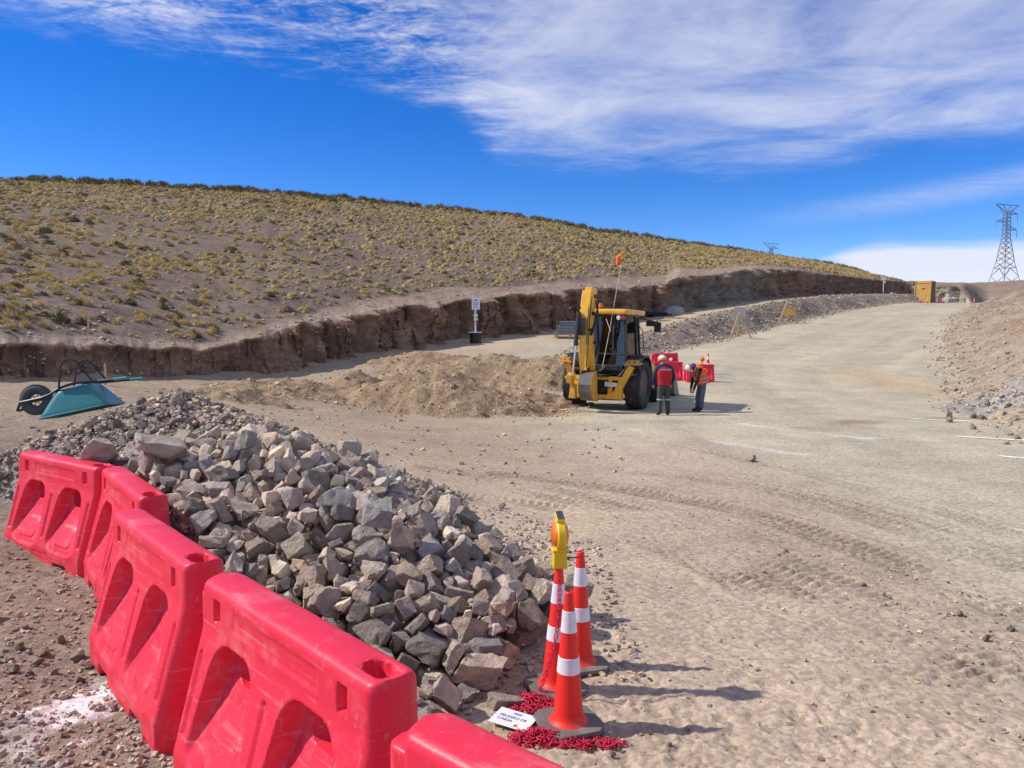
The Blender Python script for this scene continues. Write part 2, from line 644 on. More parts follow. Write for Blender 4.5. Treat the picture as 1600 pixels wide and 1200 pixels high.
MOUNDS = [  # x, y, rx, ry, height, sharpness, turn
    (-1.35, 21.2, 2.6, 1.35, .74, 1.6, 0.05), (-3.1, 21.8, 1.9, 1.3, .62, 1.5, -0.3), (0.55, 22.9, 1.6, 1.1, .42, 1.5, 0.3), (-4.75, 23.6, 1.15, 1.0, .72, 1.0, 0),
    (-6.0, 21.6, 2.0, 1.2, .42, 1.4, 0.3), (-0.9, 28.0, 3.0, 1.5, .66, 1.3, 0.1), (-3.1, 30.2, 2.6, 1.4, .5, 1.3, 0), (1.35, 27.2, 1.7, 1.4, .75, 1.4, -.2), (-2.9, 25.6, 2.2, 1.0, .45, 1.4, .2),
    (2.2, 30.5, 2.0, 1.3, .5, 1.4, 0), (-6.9, 19.3, 1.0, .8, -.5, 1.5, 0), (-0.9, 25.6, 1.5, .9, -.35, 1.5, 0), (-6.2, 18.1, 1.2, .7, .25, 1.4, .2)]
MOUNDS = [(a, b, c * 1.08, d, h * .9, p, t) for a, b, c, d, h, p, t in MOUNDS]


def z_mounds(x, y):
    z = np.zeros(np.shape(x))
    w = np.zeros(np.shape(x))
    for cx, cy, rx, ry, h, p, tr in MOUNDS:
        c, s = math.cos(tr), math.sin(tr)
        u, v = (x - cx) * c + (y - cy) * s, -(x - cx) * s + (y - cy) * c
        r = np.sqrt((u / rx) ** 2 + (v / ry) ** 2)
        r = r * (1 + 0.22 * fbm(x, y, 0.9, 3, int(abs(cx * 7)) + 3))
        b = np.clip(1 - r ** p, 0, 1)
        b = b * b * (3 - 2 * b) * 0.45 + b * 0.55
        if h > 0:
            z = np.maximum(z, h * b) * 0.75 + (z + h * b) * 0.25
        else:
            z = z + h * b
        w = np.maximum(w, np.clip(1.35 - r, 0, 1) * 2.4)
    return z, np.clip(w, 0, 1)


TRACKS = [  # photo points of tyre tracks on the level ground, half width, depth
    ([(640, 772), (830, 788), (1000, 815), (1150, 868), (1300, 940), (1420, 1010)], .27, .016),
    ([(820, 742), (980, 762), (1150, 792), (1300, 838), (1480, 905), (1600, 960)], .27, .016),
    ([(760, 700), (900, 722), (1080, 742), (1260, 775), (1500, 852), (1700, 930)], .26, .013),
    ([(930, 665), (1080, 700), (1250, 735), (1450, 790), (1700, 870)], .2, .012),
    ([(700, 735), (860, 760), (1020, 800), (1180, 850), (1330, 915), (1500, 1010)], .2, .014),
    ([(560, 745), (740, 752), (930, 790), (1080, 840), (1200, 900)], .2, .012),
    ([(880, 850), (1010, 842), (1150, 905), (1260, 975), (1330, 1010)], .2, .014),
    ([(1130, 742), (1290, 775), (1420, 812), (1640, 880)], .2, .010)]


def z_tracks(x, y):
    z = np.zeros(x.shape)
    for pts, hw, dep in TRACKS:
        P = np.array([[*on(a, b)[:2]] for a, b in pts])
        seg = np.hypot(*np.diff(P, axis=0).T)
        L = np.concatenate([[0], np.cumsum(seg)])
        t = np.linspace(0, L[-1], 90)
        X, Y = np.interp(t, L, P[:, 0]), np.interp(t, L, P[:, 1])
        k = np.ones(9) / 9
        X[4:-4], Y[4:-4] = np.convolve(X, k, 'valid'), np.convolve(Y, k, 'valid')
        m = (x > X.min() - .6) & (x < X.max() + .6) & (y > Y.min() - .6) & (y < Y.max() + .6)
        idx = np.nonzero(m)[0]
        if not len(idx):
            continue
        xs, ys = x[idx], y[idx]
        d2 = (xs[:, None] - X[None]) ** 2 + (ys[:, None] - Y[None]) ** 2
        j = d2.argmin(1)
        tx, ty = np.gradient(X), np.gradient(Y)
        nn = np.hypot(tx, ty)
        tx, ty = tx / nn, ty / nn
        lat = (xs - X[j]) * ty[j] - (ys - Y[j]) * tx[j]
        lon = t[j] + (xs - X[j]) * tx[j] + (ys - Y[j]) * ty[j]
        inside = sstep(np.abs(lat), hw, hw * .75)
        ph = (lon + np.abs(lat) * 0.35) / 0.115
        lug = sstep(np.abs((ph % 1) - .5), .16, .30)
        wear = 1.7 * sstep(fbm(xs, ys, .9, 4, 44), -.35, .25)
        berm = np.exp(-((np.abs(lat) - hw * 1.2) / .05) ** 2) * .5
        z[idx] += dep * wear * (inside * (lug * 1.4 - 1.0) + berm)
    return z


_rs = np.random.RandomState(11)
PRINTS = []
for _i in range(1500):
    _px, _py = _rs.uniform(620, 1750), 640 + 570 * _rs.uniform(0.15, 1) ** 0.8
    if _px < 900 and _py > 850:
        continue
    _w = on(_px, _py)
    PRINTS.append((_w.x, _w.y, _rs.uniform(0, math.pi * 2), _rs.uniform(.45, 1.15)))


def z_prints(x, y):
    z = np.zeros(x.shape)
    near = np.nonzero((y > 2) & (y < 14) & (x > -3) & (x < 10))[0]
    xs, ys = x[near], y[near]
    zz = np.zeros(len(near))
    order = np.argsort(ys)
    yo = ys[order]
    for k_, (cx, cy, a, s) in enumerate(PRINTS):
        s_ = .35 + .65 * ((k_ * 37) % 100) / 100
        i0, i1 = np.searchsorted(yo, (cy - .25, cy + .25))
        ii = order[i0:i1]
        ii = ii[np.abs(xs[ii] - cx) < .25]
        c, sn = math.cos(a), math.sin(a)
        u = ((xs[ii] - cx) * c + (ys[ii] - cy) * sn) / (.14 * s)
        v = (-(xs[ii] - cx) * sn + (ys[ii] - cy) * c) / (.055 * s * (1 + .25 * np.sign(u)))
        r = np.sqrt(u * u + v * v)
        zz[ii] += (-.0062 * sstep(r, 1.05, .75) + .0036 * np.exp(-((r - 1.15) / .16) ** 2)) * s_
    z[near] = zz
    return z


def wall_at(px):
    return np.interp(px, PXW, DW), np.interp(px, PXW, ZB), np.interp(px, PXW, ZT)


def z_ground(x, y, fine=False):
    x, y = np.atleast_1d(np.asarray(x, float)), np.atleast_1d(np.asarray(y, float))
    zr = z_road(y)
    sl = sdist(TOE_L, x, y)
    sr = sdist(TOE_R, x, y)
    zl = np.minimum(z_left(x, y), 12)
    zm, wm = z_mounds(x, y)
    wob = 0.5 * fbm(x, y, 0.5, 3, 71)
    w = sstep(sl + wob * sstep(y, 28, 36), -2.3, 0.15)
    z = zl * (1 - w) + zr * w
    z = z + zm + wm * (0.26 * fbm(x, y, 1.1, 5, 12, .6) + .09 * fbm(x, y, 4.5, 4, 19))
    # ridge of pushed-up earth along the right of the road
    s = sr + 0.7 * fbm(x, y, 0.22, 3, 31)
    hk = (1.12 + 0.3 * fbm(x, y, 0.12, 2, 33)) * np.interp(y, [35, 55, 75, 95, 140], [1, .95, .72, .42, .42])
    berm = np.interp(s, [-1, 0, .6, 4.2, 5.2, 8.5, 14, 60, 400], [0, .0, .22, 2.1, 2.15, 1.3, 1.7, 4.4, 8])
    slope = sstep(s, 0.0, 1.2)
    z = z + berm * hk + slope * (0.38 * fbm(x, y, .7, 5, 35, .6) * sstep(s, 0, 3) + .10 * fbm(x, y, 3.0, 3, 36))
    # embankment roughness
    em = np.clip(1 - np.abs(sl + 1.1) / 1.6, 0, 1) * sstep(y, 30, 36)
    z = z + em * 0.22 * fbm(x, y, 1.6, 4, 41)
    # gentle unevenness, ruts on the road
    z = z + 0.05 * fbm(x, y, 0.25, 3, 51) * sstep(y, 3, 12)
    road = sstep(sl, .5, 2.5) * sstep(sr, -.5, -2)
    z = z + road * sstep(y, 16, 24) * 0.035 * fbm(sl * 1.0, y * 0.06, 1.0, 3, 55)
    rough_l = sstep(x + .45 * (y - 4.3), -0.6, -2.2) * sstep(y, 30, 15)
    z = z + rough_l * (.05 * fbm(x, y, 1.4, 4, 61) + .016 * fbm(x, y, 9, 3, 63))
    if fine:
        dust = sstep(y, 22, 13) * (1 - rough_l)
        z = z + dust * (.010 * fbm(x, y, 1.6, 4, 65) + .0024 * fbm(x + .4 * y, y * 1.7, 14, 3, 66) * (.5 + sstep(fbm(x, y, .8, 3, 67), -.2, .3)))
        z = z + (z_tracks(x, y) + z_prints(x, y)) * (1 - rough_l)
    # under the hill the sheet just runs on, out of sight
    ys = np.maximum(y, 0.5)
    px = 800 + FPX * x / ys * 0.998
    dw, zb, zt = wall_at(px)
    under = (y > dw + 0.25) & (px < 1419) & (y > 1)
    z = np.where(under, np.minimum(z, zb - 0.4), z)
    foot = np.clip(1 - np.abs(dw - y) / (0.9 + .012 * y), 0, 1) * (px < 1415) * (y > 5)
    z = z + np.where(under, 0, foot ** 2 * (.12 + .14 * fbm(x, y, .7, 3, 77)))
    z = z - sstep(y, 112, 124) * np.maximum(z - 4.3, 0)
    return z


def zg(x, y):
    return float(z_ground(x, y)[0])


# ------------------------------------------------------------------ site ground, split into road, embankment, earth ridge, heaps
def mixc(A, B, w):
    w = np.broadcast_to(np.asarray(w, float), (len(A),))[:, None]
    return A * (1 - w) + np.asarray(B, float)[None] * w


def ground_color(x, y):
    n = len(x)
    C = np.tile(np.array([.425, .33, .24]), (n, 1))                    # pinkish dust
    sl, sr = sdist(TOE_L, x, y), sdist(TOE_R, x, y)
    big = fbm(x, y, .3, 4, 81)
    mid = fbm(x, y, 1.1, 4, 83)
    # grey crushed-stone road surface sweeping in from the far right
    rd = sstep(x - 2.2 - (y - 7) * 0.02 + 1.3 * big + .6 * mid, 0.2, 3.2)
    rd = np.maximum(rd, sstep(y, 13.5, 18.5) * sstep(x + .4 * mid, -3.5, 2.5))
    C = mixc(C, (.44, .39, .285), rd)
    stre = fbm(sl * 1.3 + .3 * mid, y * .07, 1.0, 4, 85)
    C = C * (1 + .16 * stre * sstep(y, 9, 16))[:, None]
    C = mixc(C, (.36, .30, .225), sstep(fbm(x * 1.0 + y * .2, y, .45, 4, 87), .12, .5) * sstep(y, 11, 17) * sstep(y, 30, 24) * .65)
    C = mixc(C, (.47, .37, .22), sstep(mid + big, .25, .8) * sstep(y, 6, 9) * .45)   # yellow clay
    # clay patch on the bend, seen near the ridge of earth
    C = mixc(C, (.46, .33, .19), np.exp(-((x - 14.6) / 1.7) ** 2 - ((y - 30) / 5.5) ** 2) * .65)
    # damp, oily spots behind the digger
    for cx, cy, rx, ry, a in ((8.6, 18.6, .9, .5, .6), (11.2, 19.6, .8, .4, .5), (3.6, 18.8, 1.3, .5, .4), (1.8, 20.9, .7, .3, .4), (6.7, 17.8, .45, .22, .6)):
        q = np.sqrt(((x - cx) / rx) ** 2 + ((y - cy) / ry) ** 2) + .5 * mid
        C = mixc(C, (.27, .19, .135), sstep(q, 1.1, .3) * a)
    # rough brown ground behind the barriers and towards the bank
    rl = sstep(x + .45 * (y - 4.3) + .5 * mid, -0.4, -2.0) * sstep(y, 34, 20)
    C = mixc(C, (.225, .17, .128), rl * .9)
    mid_l = sstep(x, 2.4, -1) * sstep(y, 9, 15) * sstep(y + 2 * big, 40, 27)
    C = mixc(C, (.345, .265, .18), mid_l * .75)
    _, wm = z_mounds(x, y)
    C = mixc(C, (.335, .238, .142), wm * .92)
    C = mixc(C, (.235, .168, .105), wm * sstep(fbm(x, y, .9, 5, 91, .6), .0, .45) * .8)
    # bench under the bank
    bench = sstep(sl, -1.2, -2.6) * sstep(y, 30, 40)
    C = mixc(C, (.43, .345, .235), bench)
    em = sstep(sl, -2.6, -2.0) * sstep(sl, .5, -.1) * sstep(y, 30, 35)
    C = mixc(C, (.30, .245, .18), em)
    # earth ridge: toe stones grey, flank brown, a blue-grey gravel spill
    s = sr + .7 * fbm(x, y, .22, 3, 31)
    C = mixc(C, (.335, .265, .19), sstep(s, -.4, .8))
    C = mixc(C, (.27, .185, .125), sstep(s, 1.2, 3.2) * sstep(fbm(x, y, .5, 4, 95), -.1, .4) * .8)
    C = mixc(C, (.34, .325, .295), sstep(np.sqrt(((x - 15.2) / 3.2) ** 2 + ((y - 21.5) / 3.0) ** 2) + .5 * mid, 1.1, .6))
    C = mixc(C, (.27, .20, .14), sstep(s, 6, 9))
    # lime spilt on the ground on the near left
    w0 = on(128, 1105)
    q = np.sqrt(((x - w0.x - .1 * (y - w0.y)) / .33) ** 2 + ((y - w0.y) / .62) ** 2)
    C = mixc(C, (.80, .75, .73), sstep(q + .9 * fbm(x, y, 6, 4, 97), 1.0, .25) * .85)
    for (ax, ay, bx, by, wd, am) in ((5.6, 18.4, 7.4, 15.9, .25, .45), (4.2, 15.6, 5.6, 13.4, .22, .4), (6.0, 16.6, 8.6, 15.5, .2, .35)):
        sd = np.abs(sdist(np.array([(ax, ay), (bx, by)]), x, y))
        C = mixc(C, (.66, .63, .57), sstep(sd + .5 * np.abs(mid), wd * 1.4, .1) * am)
    C *= (1 + .12 * big + .14 * mid + .05 * fbm(x, y, 3.5, 3, 99))[:, None]
    trk = np.abs(z_tracks(x, y)) > .002
    C = np.where((trk & (y < 20))[:, None], C * .93, C)
    return np.clip(C, .03, .85)


def build_ground():
    th = np.unique(np.concatenate([np.linspace(-100, -44, 16), np.linspace(-42, 42, 404), np.linspace(44, 100, 16)]))
    rr = [.05, .5, 1.0, 1.4, 1.7]
    q = 2.0
    while q < 1600:
        rr.append(q)
        q *= 1.0046 if q < 24 else (1.0095 if q < 140 else 1.05)
    rr = np.array(rr)
    T, Rr = np.meshgrid(np.radians(th), rr)
    x, y = (np.sin(T) * Rr).ravel(), (np.cos(T) * Rr).ravel()
    z = z_ground(x, y, fine=True)
    C = ground_color(x, y)
    nr, nc = len(rr), len(th)
    i = np.arange((nr - 1) * (nc - 1))
    a = (i // (nc - 1)) * nc + i % (nc - 1)
    F = np.stack([a, a + 1, a + nc + 1, a + nc], 1)
    V = np.stack([x, y, z], 1)
    # vertex normals of the whole sheet, kept across the split
    G = V.reshape(nr, nc, 3)
    n = np.cross(np.gradient(G, axis=1), np.gradient(G, axis=0)).reshape(-1, 3)
    n /= np.linalg.norm(n, axis=1)[:, None] + 1e-12
    n *= np.sign(n[:, 2:3] + 1e-9)
    cx, cy = x[F].mean(1), y[F].mean(1)
    sl, sr = sdist(TOE_L, cx, cy), sdist(TOE_R, cx, cy)
    _, wm = z_mounds(cx, cy)
    kind = np.zeros(len(F), int)
    kind[(sl > 0.2) & (sr < 0) & (cy > 15.5) & (cy < 130)] = 1
    kind[(sl <= 0.2) & (sl > -2.7) & (cy > 31.5) & (cy < 118)] = 2
    kind[(sr >= 0) & (sr < 11) & (cy > 2) & (cy < 125)] = 3
    front, back = (wm > .25) & (cy < 24.6), (wm > .25) & (cy >= 24.6)
    kind[front & (kind == 0)] = 4
    kind[back & (kind == 0)] = 5
    m_near = ground_mat('dusty_soil', (1.2, 15, 80), (.003, .0045, .0032), .10, pebble=.0030)
    m_far = ground_mat('loose_earth', (1.5, 7, 30), (.03, .04, .015), .24, pebble=.012)
    names = ['ground', 'road', 'roadside_embankment', 'earth_berm', 'dirt_heap', 'dirt_heap']
    out = []
    for k in range(6):
        fk = F[kind == k]
        u, inv = np.unique(fk, return_inverse=True)
        me = mesh_np(names[k], V[u], inv.reshape(-1, 4))
        add_col(me, C[u])
        me.normals_split_custom_set_from_vertices(n[u])
        out.append(link(names[k], me, m_near if k < 2 else m_far))
    for o in out[:3]:
        tag(o, kind='structure')
    tag(out[3], 'long ridge of pushed-up brown earth along the right of the road', 'earth berm', kind='structure')
    tag(out[4], 'low heap of sandy yellow excavated soil beside the digger, nearest the camera', 'dirt heap', 'heaps of excavated soil')
    tag(out[5], 'sandy excavated soil heap behind, against the foot of the cut bank', 'dirt heap', 'heaps of excavated soil')
    return out


GROUND, ROAD, EMBANK, BERM, HEAP_A, HEAP_B = build_ground()

# ------------------------------------------------------------------ hill and cut banks
RIDGE = np.array([(-2400, 75, 215), (-900, 82, 250), (-300, 86, 268), (0, 90, 281), (200, 93, 288), (400, 98, 298), (560, 103, 312), (700, 110, 326), (790, 115, 334), (870, 121, 345), (960, 129, 364),
                  (1070, 140, 381), (1160, 150, 394), (1300, 172, 413), (1360, 180, 428), (1405, 186, 440), (1420, 190, 449)], float)


def hill_arrays():
    dr = np.interp(PXW, RIDGE[:, 0], RIDGE[:, 1])
    zr = np.interp(PXW, RIDGE[:, 0], zrow(RIDGE[:, 2], RIDGE[:, 1]))
    return dr, zr


HDR, HZR = hill_arrays()


def hill_z(px, d):
    """height of the hill at photo column px, distance d"""
    dw, zt = np.interp(px, PXW, _dw), np.interp(px, PXW, _zt)
    dr, zr = np.interp(px, PXW, HDR), np.interp(px, PXW, HZR)
    dwn = np.interp(px, PXW, DW)
    dw = dw + (dwn - dw) * np.exp(-np.maximum(d - dwn, 0) / 0.8)
    t = (d - dw) / (dr - dw)
    lip = np.exp(-np.abs(d - np.interp(px, PXW, DW)) / 0.4)
    tt = np.clip(t, 0, 1)
    z = zt + (zr - zt) * (tt + .015 * np.sin(np.pi * tt))
    z = z + np.where(t > 1, .035 * (d - dr), 0) + lip * (np.interp(px, PXW, ZT) - zt)
    x = pxX(px, d)
    z = z + sstep(t, 0, .08) * (.45 * fbm(x, d, .06, 3, 101) + .22 * fbm(x, d, .3, 4, 103)) + sstep(t, 0, .02) * .06 * fbm(x, d, 1.5, 3, 105)
    gul = np.exp(-((px - (60 + 40 * fbm(d, d * 0, .08, 2, 8))) / 14) ** 2) + np.exp(-((px - (420 + 1.2 * (d - 40))) / 10) ** 2)
    z = z - .12 * gul * sstep(t, .02, .2) * sstep(t, 1, .6)
    return x, z, t


def build_hill():
    t = np.concatenate([np.linspace(0, .08, 26), np.linspace(.087, 1.06, 105), [1.1, 1.2, 1.4, 1.8, 2.6, 4, 6]])
    P, Tt = np.meshgrid(PXW, t)
    D = _dw[None] + (HDR - _dw)[None] * Tt + (DW - _dw)[None] * np.exp(-Tt * (HDR - _dw)[None] / 0.8)
    x, z, _ = hill_z(P.ravel(), D.ravel())
    y = D.ravel()
    nr, nc = P.shape
    i = np.arange((nr - 1) * (nc - 1))
    a = (i // (nc - 1)) * nc + i % (nc - 1)
    F = np.stack([a, a + 1, a + nc + 1, a + nc], 1)
    tt = Tt.ravel()
    C = np.tile(np.array([.185, .140, .108]), (len(x), 1))
    C = mixc(C, (.225, .172, .135), sstep(fbm(x, y, .12, 4, 111), -.1, .4) * .7)
    C = mixc(C, (.16, .115, .085), sstep(fbm(x, y, .5, 4, 113), .1, .5) * .6)
    C = mixc(C, (.27, .215, .13), sstep(fbm(x, y, .10, 4, 115) + tt * .5, .1, .7) * .45)
    sh = shoulder(P.ravel())
    bare = sstep((y - np.interp(P.ravel(), PXW, DW)) / sh + .35 * fbm(x, y, .4, 3, 117), 1.2, .8)
    C = mixc(C, (.34, .25, .185), bare * .8)
    me = mesh_np('hill', np.stack([x, y, z], 1), F)
    add_col(me, np.clip(C, .03, .8))
    o = link('hill', me, ground_mat('hill_soil', (.8, 4, 22), (.06, .05, .02), .22, pebble=.008))
    return tag(o, kind='structure')


def shoulder(px):
    """width of the bare graded strip behind the lip of the cut"""
    return np.interp(px, [-900, 0, 300, 400, 560, 740, 900, 1010, 1060, 1150, 1200, 1300, 1420], [.5, .5, .7, 1.3, 2.2, 2.8, 3.2, 6, 9, 10, 5, 2, 1.5])


HILL = build_hill()


def build_bank(name, px, d, zb, zt, cols, lean, rough, label, seed, mat_, foot=1.0):
    rows = 46
    v = np.linspace(0, 1, rows)
    x = pxX(px, d)
    arc = np.concatenate([[0], np.cumsum(np.hypot(np.diff(x), np.diff(d)))])
    tx, ty = np.gradient(x), np.gradient(d)
    L = np.hypot(tx, ty)
    nx, ny = ty / L, -tx / L
    V, C = [], []
    for j in range(rows):
        h = (zt - zb + .6) * v[j]
        z = zb - .6 + h
        hh = (zt - zb)
        a = arc
        col = np.abs(fbm(a, 0 * a + v[j] * 1.2, .55, 3, seed)) * 2                      # vertical flutes and buttresses
        off = lean * (1 - v[j]) * hh + rough * hh * (.42 * (col - .5) + .26 * fbm(a, z * .28, 1.7, 4, seed + 3, .6) + .12 * fbm(a, z * .9, 5.0, 4, seed + 5, .6) + .12 * fbm(a * .4, z * 2.2, 1.5, 4, seed + 7, .6))
        off = off * sstep(v[j], 1.0, .90) + .06 * sstep(v[j], .85, .97) * sstep(v[j], 1.0, .98)
        off += foot * .2 * hh * sstep(v[j], .30, .0) * (1 + .6 * fbm(a, a * 0, .6, 3, seed + 9))   # crumbled foot
        V.append(np.stack([x + nx * off, d + ny * off, z], 1))
        C.append(cols(px, a, z, v[j], x))
    V = np.concatenate(V)
    C = np.concatenate(C)
    nc = len(px)
    i = np.arange((rows - 1) * (nc - 1))
    a = (i // (nc - 1)) * nc + i % (nc - 1)
    F = np.stack([a, a + 1, a + nc + 1, a + nc], 1)
    me = mesh_np(name, V, F)
    add_col(me, np.clip(C, .02, .8))
    o = link(name, me, mat_)
    return tag(o, label, 'cut bank', kind='structure')


def bank_cols(px, a, z, v, x):
    n = len(px)
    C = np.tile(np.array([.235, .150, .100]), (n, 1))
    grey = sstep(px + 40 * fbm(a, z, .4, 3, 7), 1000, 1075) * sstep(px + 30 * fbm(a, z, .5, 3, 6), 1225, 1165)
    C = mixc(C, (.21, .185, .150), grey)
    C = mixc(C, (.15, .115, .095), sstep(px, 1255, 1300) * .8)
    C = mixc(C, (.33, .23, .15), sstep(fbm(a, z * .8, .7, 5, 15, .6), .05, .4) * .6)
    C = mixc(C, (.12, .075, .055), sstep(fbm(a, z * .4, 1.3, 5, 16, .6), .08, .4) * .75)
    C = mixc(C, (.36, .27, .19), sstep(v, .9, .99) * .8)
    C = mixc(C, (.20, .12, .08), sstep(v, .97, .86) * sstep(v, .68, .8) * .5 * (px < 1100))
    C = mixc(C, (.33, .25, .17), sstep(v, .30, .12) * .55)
    return C


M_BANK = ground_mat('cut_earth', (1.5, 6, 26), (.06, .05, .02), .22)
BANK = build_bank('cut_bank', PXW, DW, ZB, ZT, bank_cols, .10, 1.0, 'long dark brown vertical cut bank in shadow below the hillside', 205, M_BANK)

# far side of the crest: a sunlit rock cut and the low hill behind it
P2 = np.linspace(1330, 2600, 420)
_l2 = lambda p: np.interp(p, [1330, 1412, 1510, 1560, 1700, 2600], [144, 139.5, 134.4, 131, 118, 90])
D2 = _l2(P2) + .8 * fbm(P2, P2 * 0, .04, 3, 41)
ZT2 = np.interp(P2, [1330, 1400, 1420, 1440, 1485, 1510, 1540, 1570], zrow(np.array([445, 441, 439, 440, 447, 449, 452, 456.0]), _l2(np.array([1330, 1400, 1420, 1440, 1485, 1510, 1540, 1570.]))))
_g2 = z_ground(pxX(P2, D2), D2)
_w2 = sstep(P2, 1500, 1545)
ZT2 = ZT2 * (1 - _w2) + np.minimum(ZT2, _g2 - .3) * _w2
ZB2 = np.minimum(np.minimum(_g2, 6.0) - .2, ZT2 - .3)
RD2 = np.interp(P2, [1330, 1480, 1600, 2600], [230, 215, 205, 190])
RZ2 = zrow(np.interp(P2, [1330, 1400, 1440, 1480, 1520, 1560, 1600, 1800, 2600], [452, 449, 447, 446, 442.5, 440.5, 438, 430, 410]), RD2)


def rock_cols(px, a, z, v, x):
    n = len(px)
    C = np.tile(np.array([.36, .31, .235]), (n, 1))
    C = mixc(C, (.56, .50, .40), sstep(fbm(a, z * .35, .7, 4, 25), -.1, .35) * .85)
    C = mixc(C, (.20, .17, .14), sstep(fbm(a, z * .5, .9, 4, 27), .1, .45) * .7)
    return mixc(C, (.27, .20, .15), sstep(v, .84, .93))


BANK2 = build_bank('rock_cutting', P2, D2, ZB2, ZT2, rock_cols, .22, .38, 'pale sunlit rock cutting beyond the crest of the road', 305, ground_mat('cut_rock', (1.2, 5), (.12, .06), .25), foot=0.0)


def build_far_hill():
    t = np.concatenate([np.linspace(0, 1.08, 70), [1.2, 1.6, 2.5, 5, 12, 22]])
    P, Tt = np.meshgrid(P2, t)
    D = D2[None] + (RD2 - D2)[None] * Tt
    tc = np.clip(Tt, 0, 1)
    z = ZT2[None] + (RZ2 - ZT2)[None] * (tc + .12 * np.sin(np.pi * tc)) - np.where(Tt > 1, .03 * (D - RD2[None]), 0)
    x, y = pxX(P, D).ravel(), D.ravel()
    z = z.ravel() + sstep(Tt.ravel(), 0, .1) * (.35 * fbm(x, y, .1, 4, 121) + .12 * fbm(x, y, .6, 3, 123))
    nr, nc = P.shape
    i = np.arange((nr - 1) * (nc - 1))
    a = (i // (nc - 1)) * nc + i % (nc - 1)
    C = np.tile(np.array([.26, .195, .145]), (len(x), 1))
    C = mixc(C, (.33, .25, .17), sstep(fbm(x, y, .15, 4, 125), 0, .4) * .8)
    me = mesh_np('far_hill', np.stack([x, y, z], 1), np.stack([a, a + 1, a + nc + 1, a + nc], 1))
    add_col(me, C)
    return tag(link('far_hill', me, MATS['hill_soil']), kind='structure')


FAR_HILL = build_far_hill()
# ------------------------------------------------------------------ stones
def rock_mesh(seed, rough=True, cuts=11, flat=(.62, 1.0), elong=(1.0, 1.5), name='rock', fine=3):
    """angular broken stone about one unit across"""
    rs = np.random.RandomState(seed)
    bm = bmesh.new()
    bmesh.ops.create_cube(bm, size=1.0)
    sx, sy, sz = rs.uniform(*elong), rs.uniform(.75, 1.05), rs.uniform(*flat)
    for v in bm.verts:
        v.co = Vector((v.co.x * sx, v.co.y * sy, v.co.z * sz)) + Vector(rs.uniform(-.07, .07, 3))
    for i in range(cuts):
        n = Vector(rs.normal(size=3)).normalized()
        ext = max(v.co.dot(n) for v in bm.verts)
        p = n * ext * rs.uniform(.52, .92)
        g = bm.verts[:] + bm.edges[:] + bm.faces[:]
        r = bmesh.ops.bisect_plane(bm, geom=g, plane_co=p, plane_no=n, clear_outer=True)
        ed = [e for e in r['geom_cut'] if isinstance(e, bmesh.types.BMEdge)]
        if ed:
            bmesh.ops.contextual_create(bm, geom=ed)
    bmesh.ops.remove_doubles(bm, verts=bm.verts, dist=.04)
    bmesh.ops.dissolve_degenerate(bm, edges=bm.edges, dist=.03)
    hull = bmesh.ops.convex_hull(bm, input=bm.verts)
    bmesh.ops.delete(bm, geom=[e for e in hull['geom_interior'] + hull['geom_unused'] if isinstance(e, bmesh.types.BMVert)], context='VERTS')
    bmesh.ops.dissolve_limit(bm, angle_limit=R(9), verts=bm.verts, edges=bm.edges)
    if rough:
        bmesh.ops.bevel(bm, geom=bm.edges[:], offset=.016, segments=1, affect='EDGES', clamp_overlap=True)
        bmesh.ops.triangulate(bm, faces=bm.faces)
        big = [e for e in bm.edges if e.calc_length() > .14]
        bmesh.ops.subdivide_edges(bm, edges=big, cuts=fine, use_grid_fill=True)
        bmesh.ops.triangulate(bm, faces=bm.faces)
        bm.normal_update()
        co = np.array([v.co for v in bm.verts])
        d = .07 * fbm(co[:, 0] + co[:, 2] * 1.7, co[:, 1] - co[:, 2] * 1.3, 3.2, 4, seed) + .045 * fbm(co[:, 0] - co[:, 2], co[:, 1] + co[:, 2] * .7, 8, 3, seed + 5)
        for v, k in zip(bm.verts, d):
            v.co += v.normal * float(k)
    c = sum((v.co for v in bm.verts), Vector()) / len(bm.verts)
    m = max((v.co - c).length for v in bm.verts)
    for v in bm.verts:
        v.co = (v.co - c) / (2 * m)
    bm.normal_update()
    me = bpy.data.meshes.new(name)
    bm.to_mesh(me)
    bm.free()
    if rough:
        me.shade_smooth()
        me.set_sharp_from_angle(angle=R(32))
    return me


ROCKS, ROCKS_LOW = [[rock_mesh(100 + i, True, 6 + i % 6, ((.4, .62) if i % 3 == 0 else (.62, 1.0)), ((1.4, 2.0) if i % 4 == 0 else (1.0, 1.4)), 'rock', q) for i in range(16)] for q in (3, 1)]
PEBBLES = []
for _i in range(8):
    _m = rock_mesh(300 + _i, False, 4, (.5, .9), (1.0, 1.5), 'pebble')
    _b = bmesh.new(); _b.from_mesh(_m)
    bmesh.ops.triangulate(_b, faces=_b.faces)
    PEBBLES.append((np.array([v.co for v in _b.verts]), np.array([[v.index for v in f.verts] for f in _b.faces])))
    _b.free()
    bpy.data.meshes.remove(_m)


def rnd_rot(rs, n):
    q = rs.normal(size=(n, 4))
    q /= np.linalg.norm(q, axis=1)[:, None]
    w, x, y, z = q.T
    return np.stack([1 - 2 * (y * y + z * z), 2 * (x * y - z * w), 2 * (x * z + y * w), 2 * (x * y + z * w), 1 - 2 * (x * x + z * z), 2 * (y * z - x * w),
                     2 * (x * z - y * w), 2 * (y * z + x * w), 1 - 2 * (x * x + y * y)], 1).reshape(n, 3, 3)


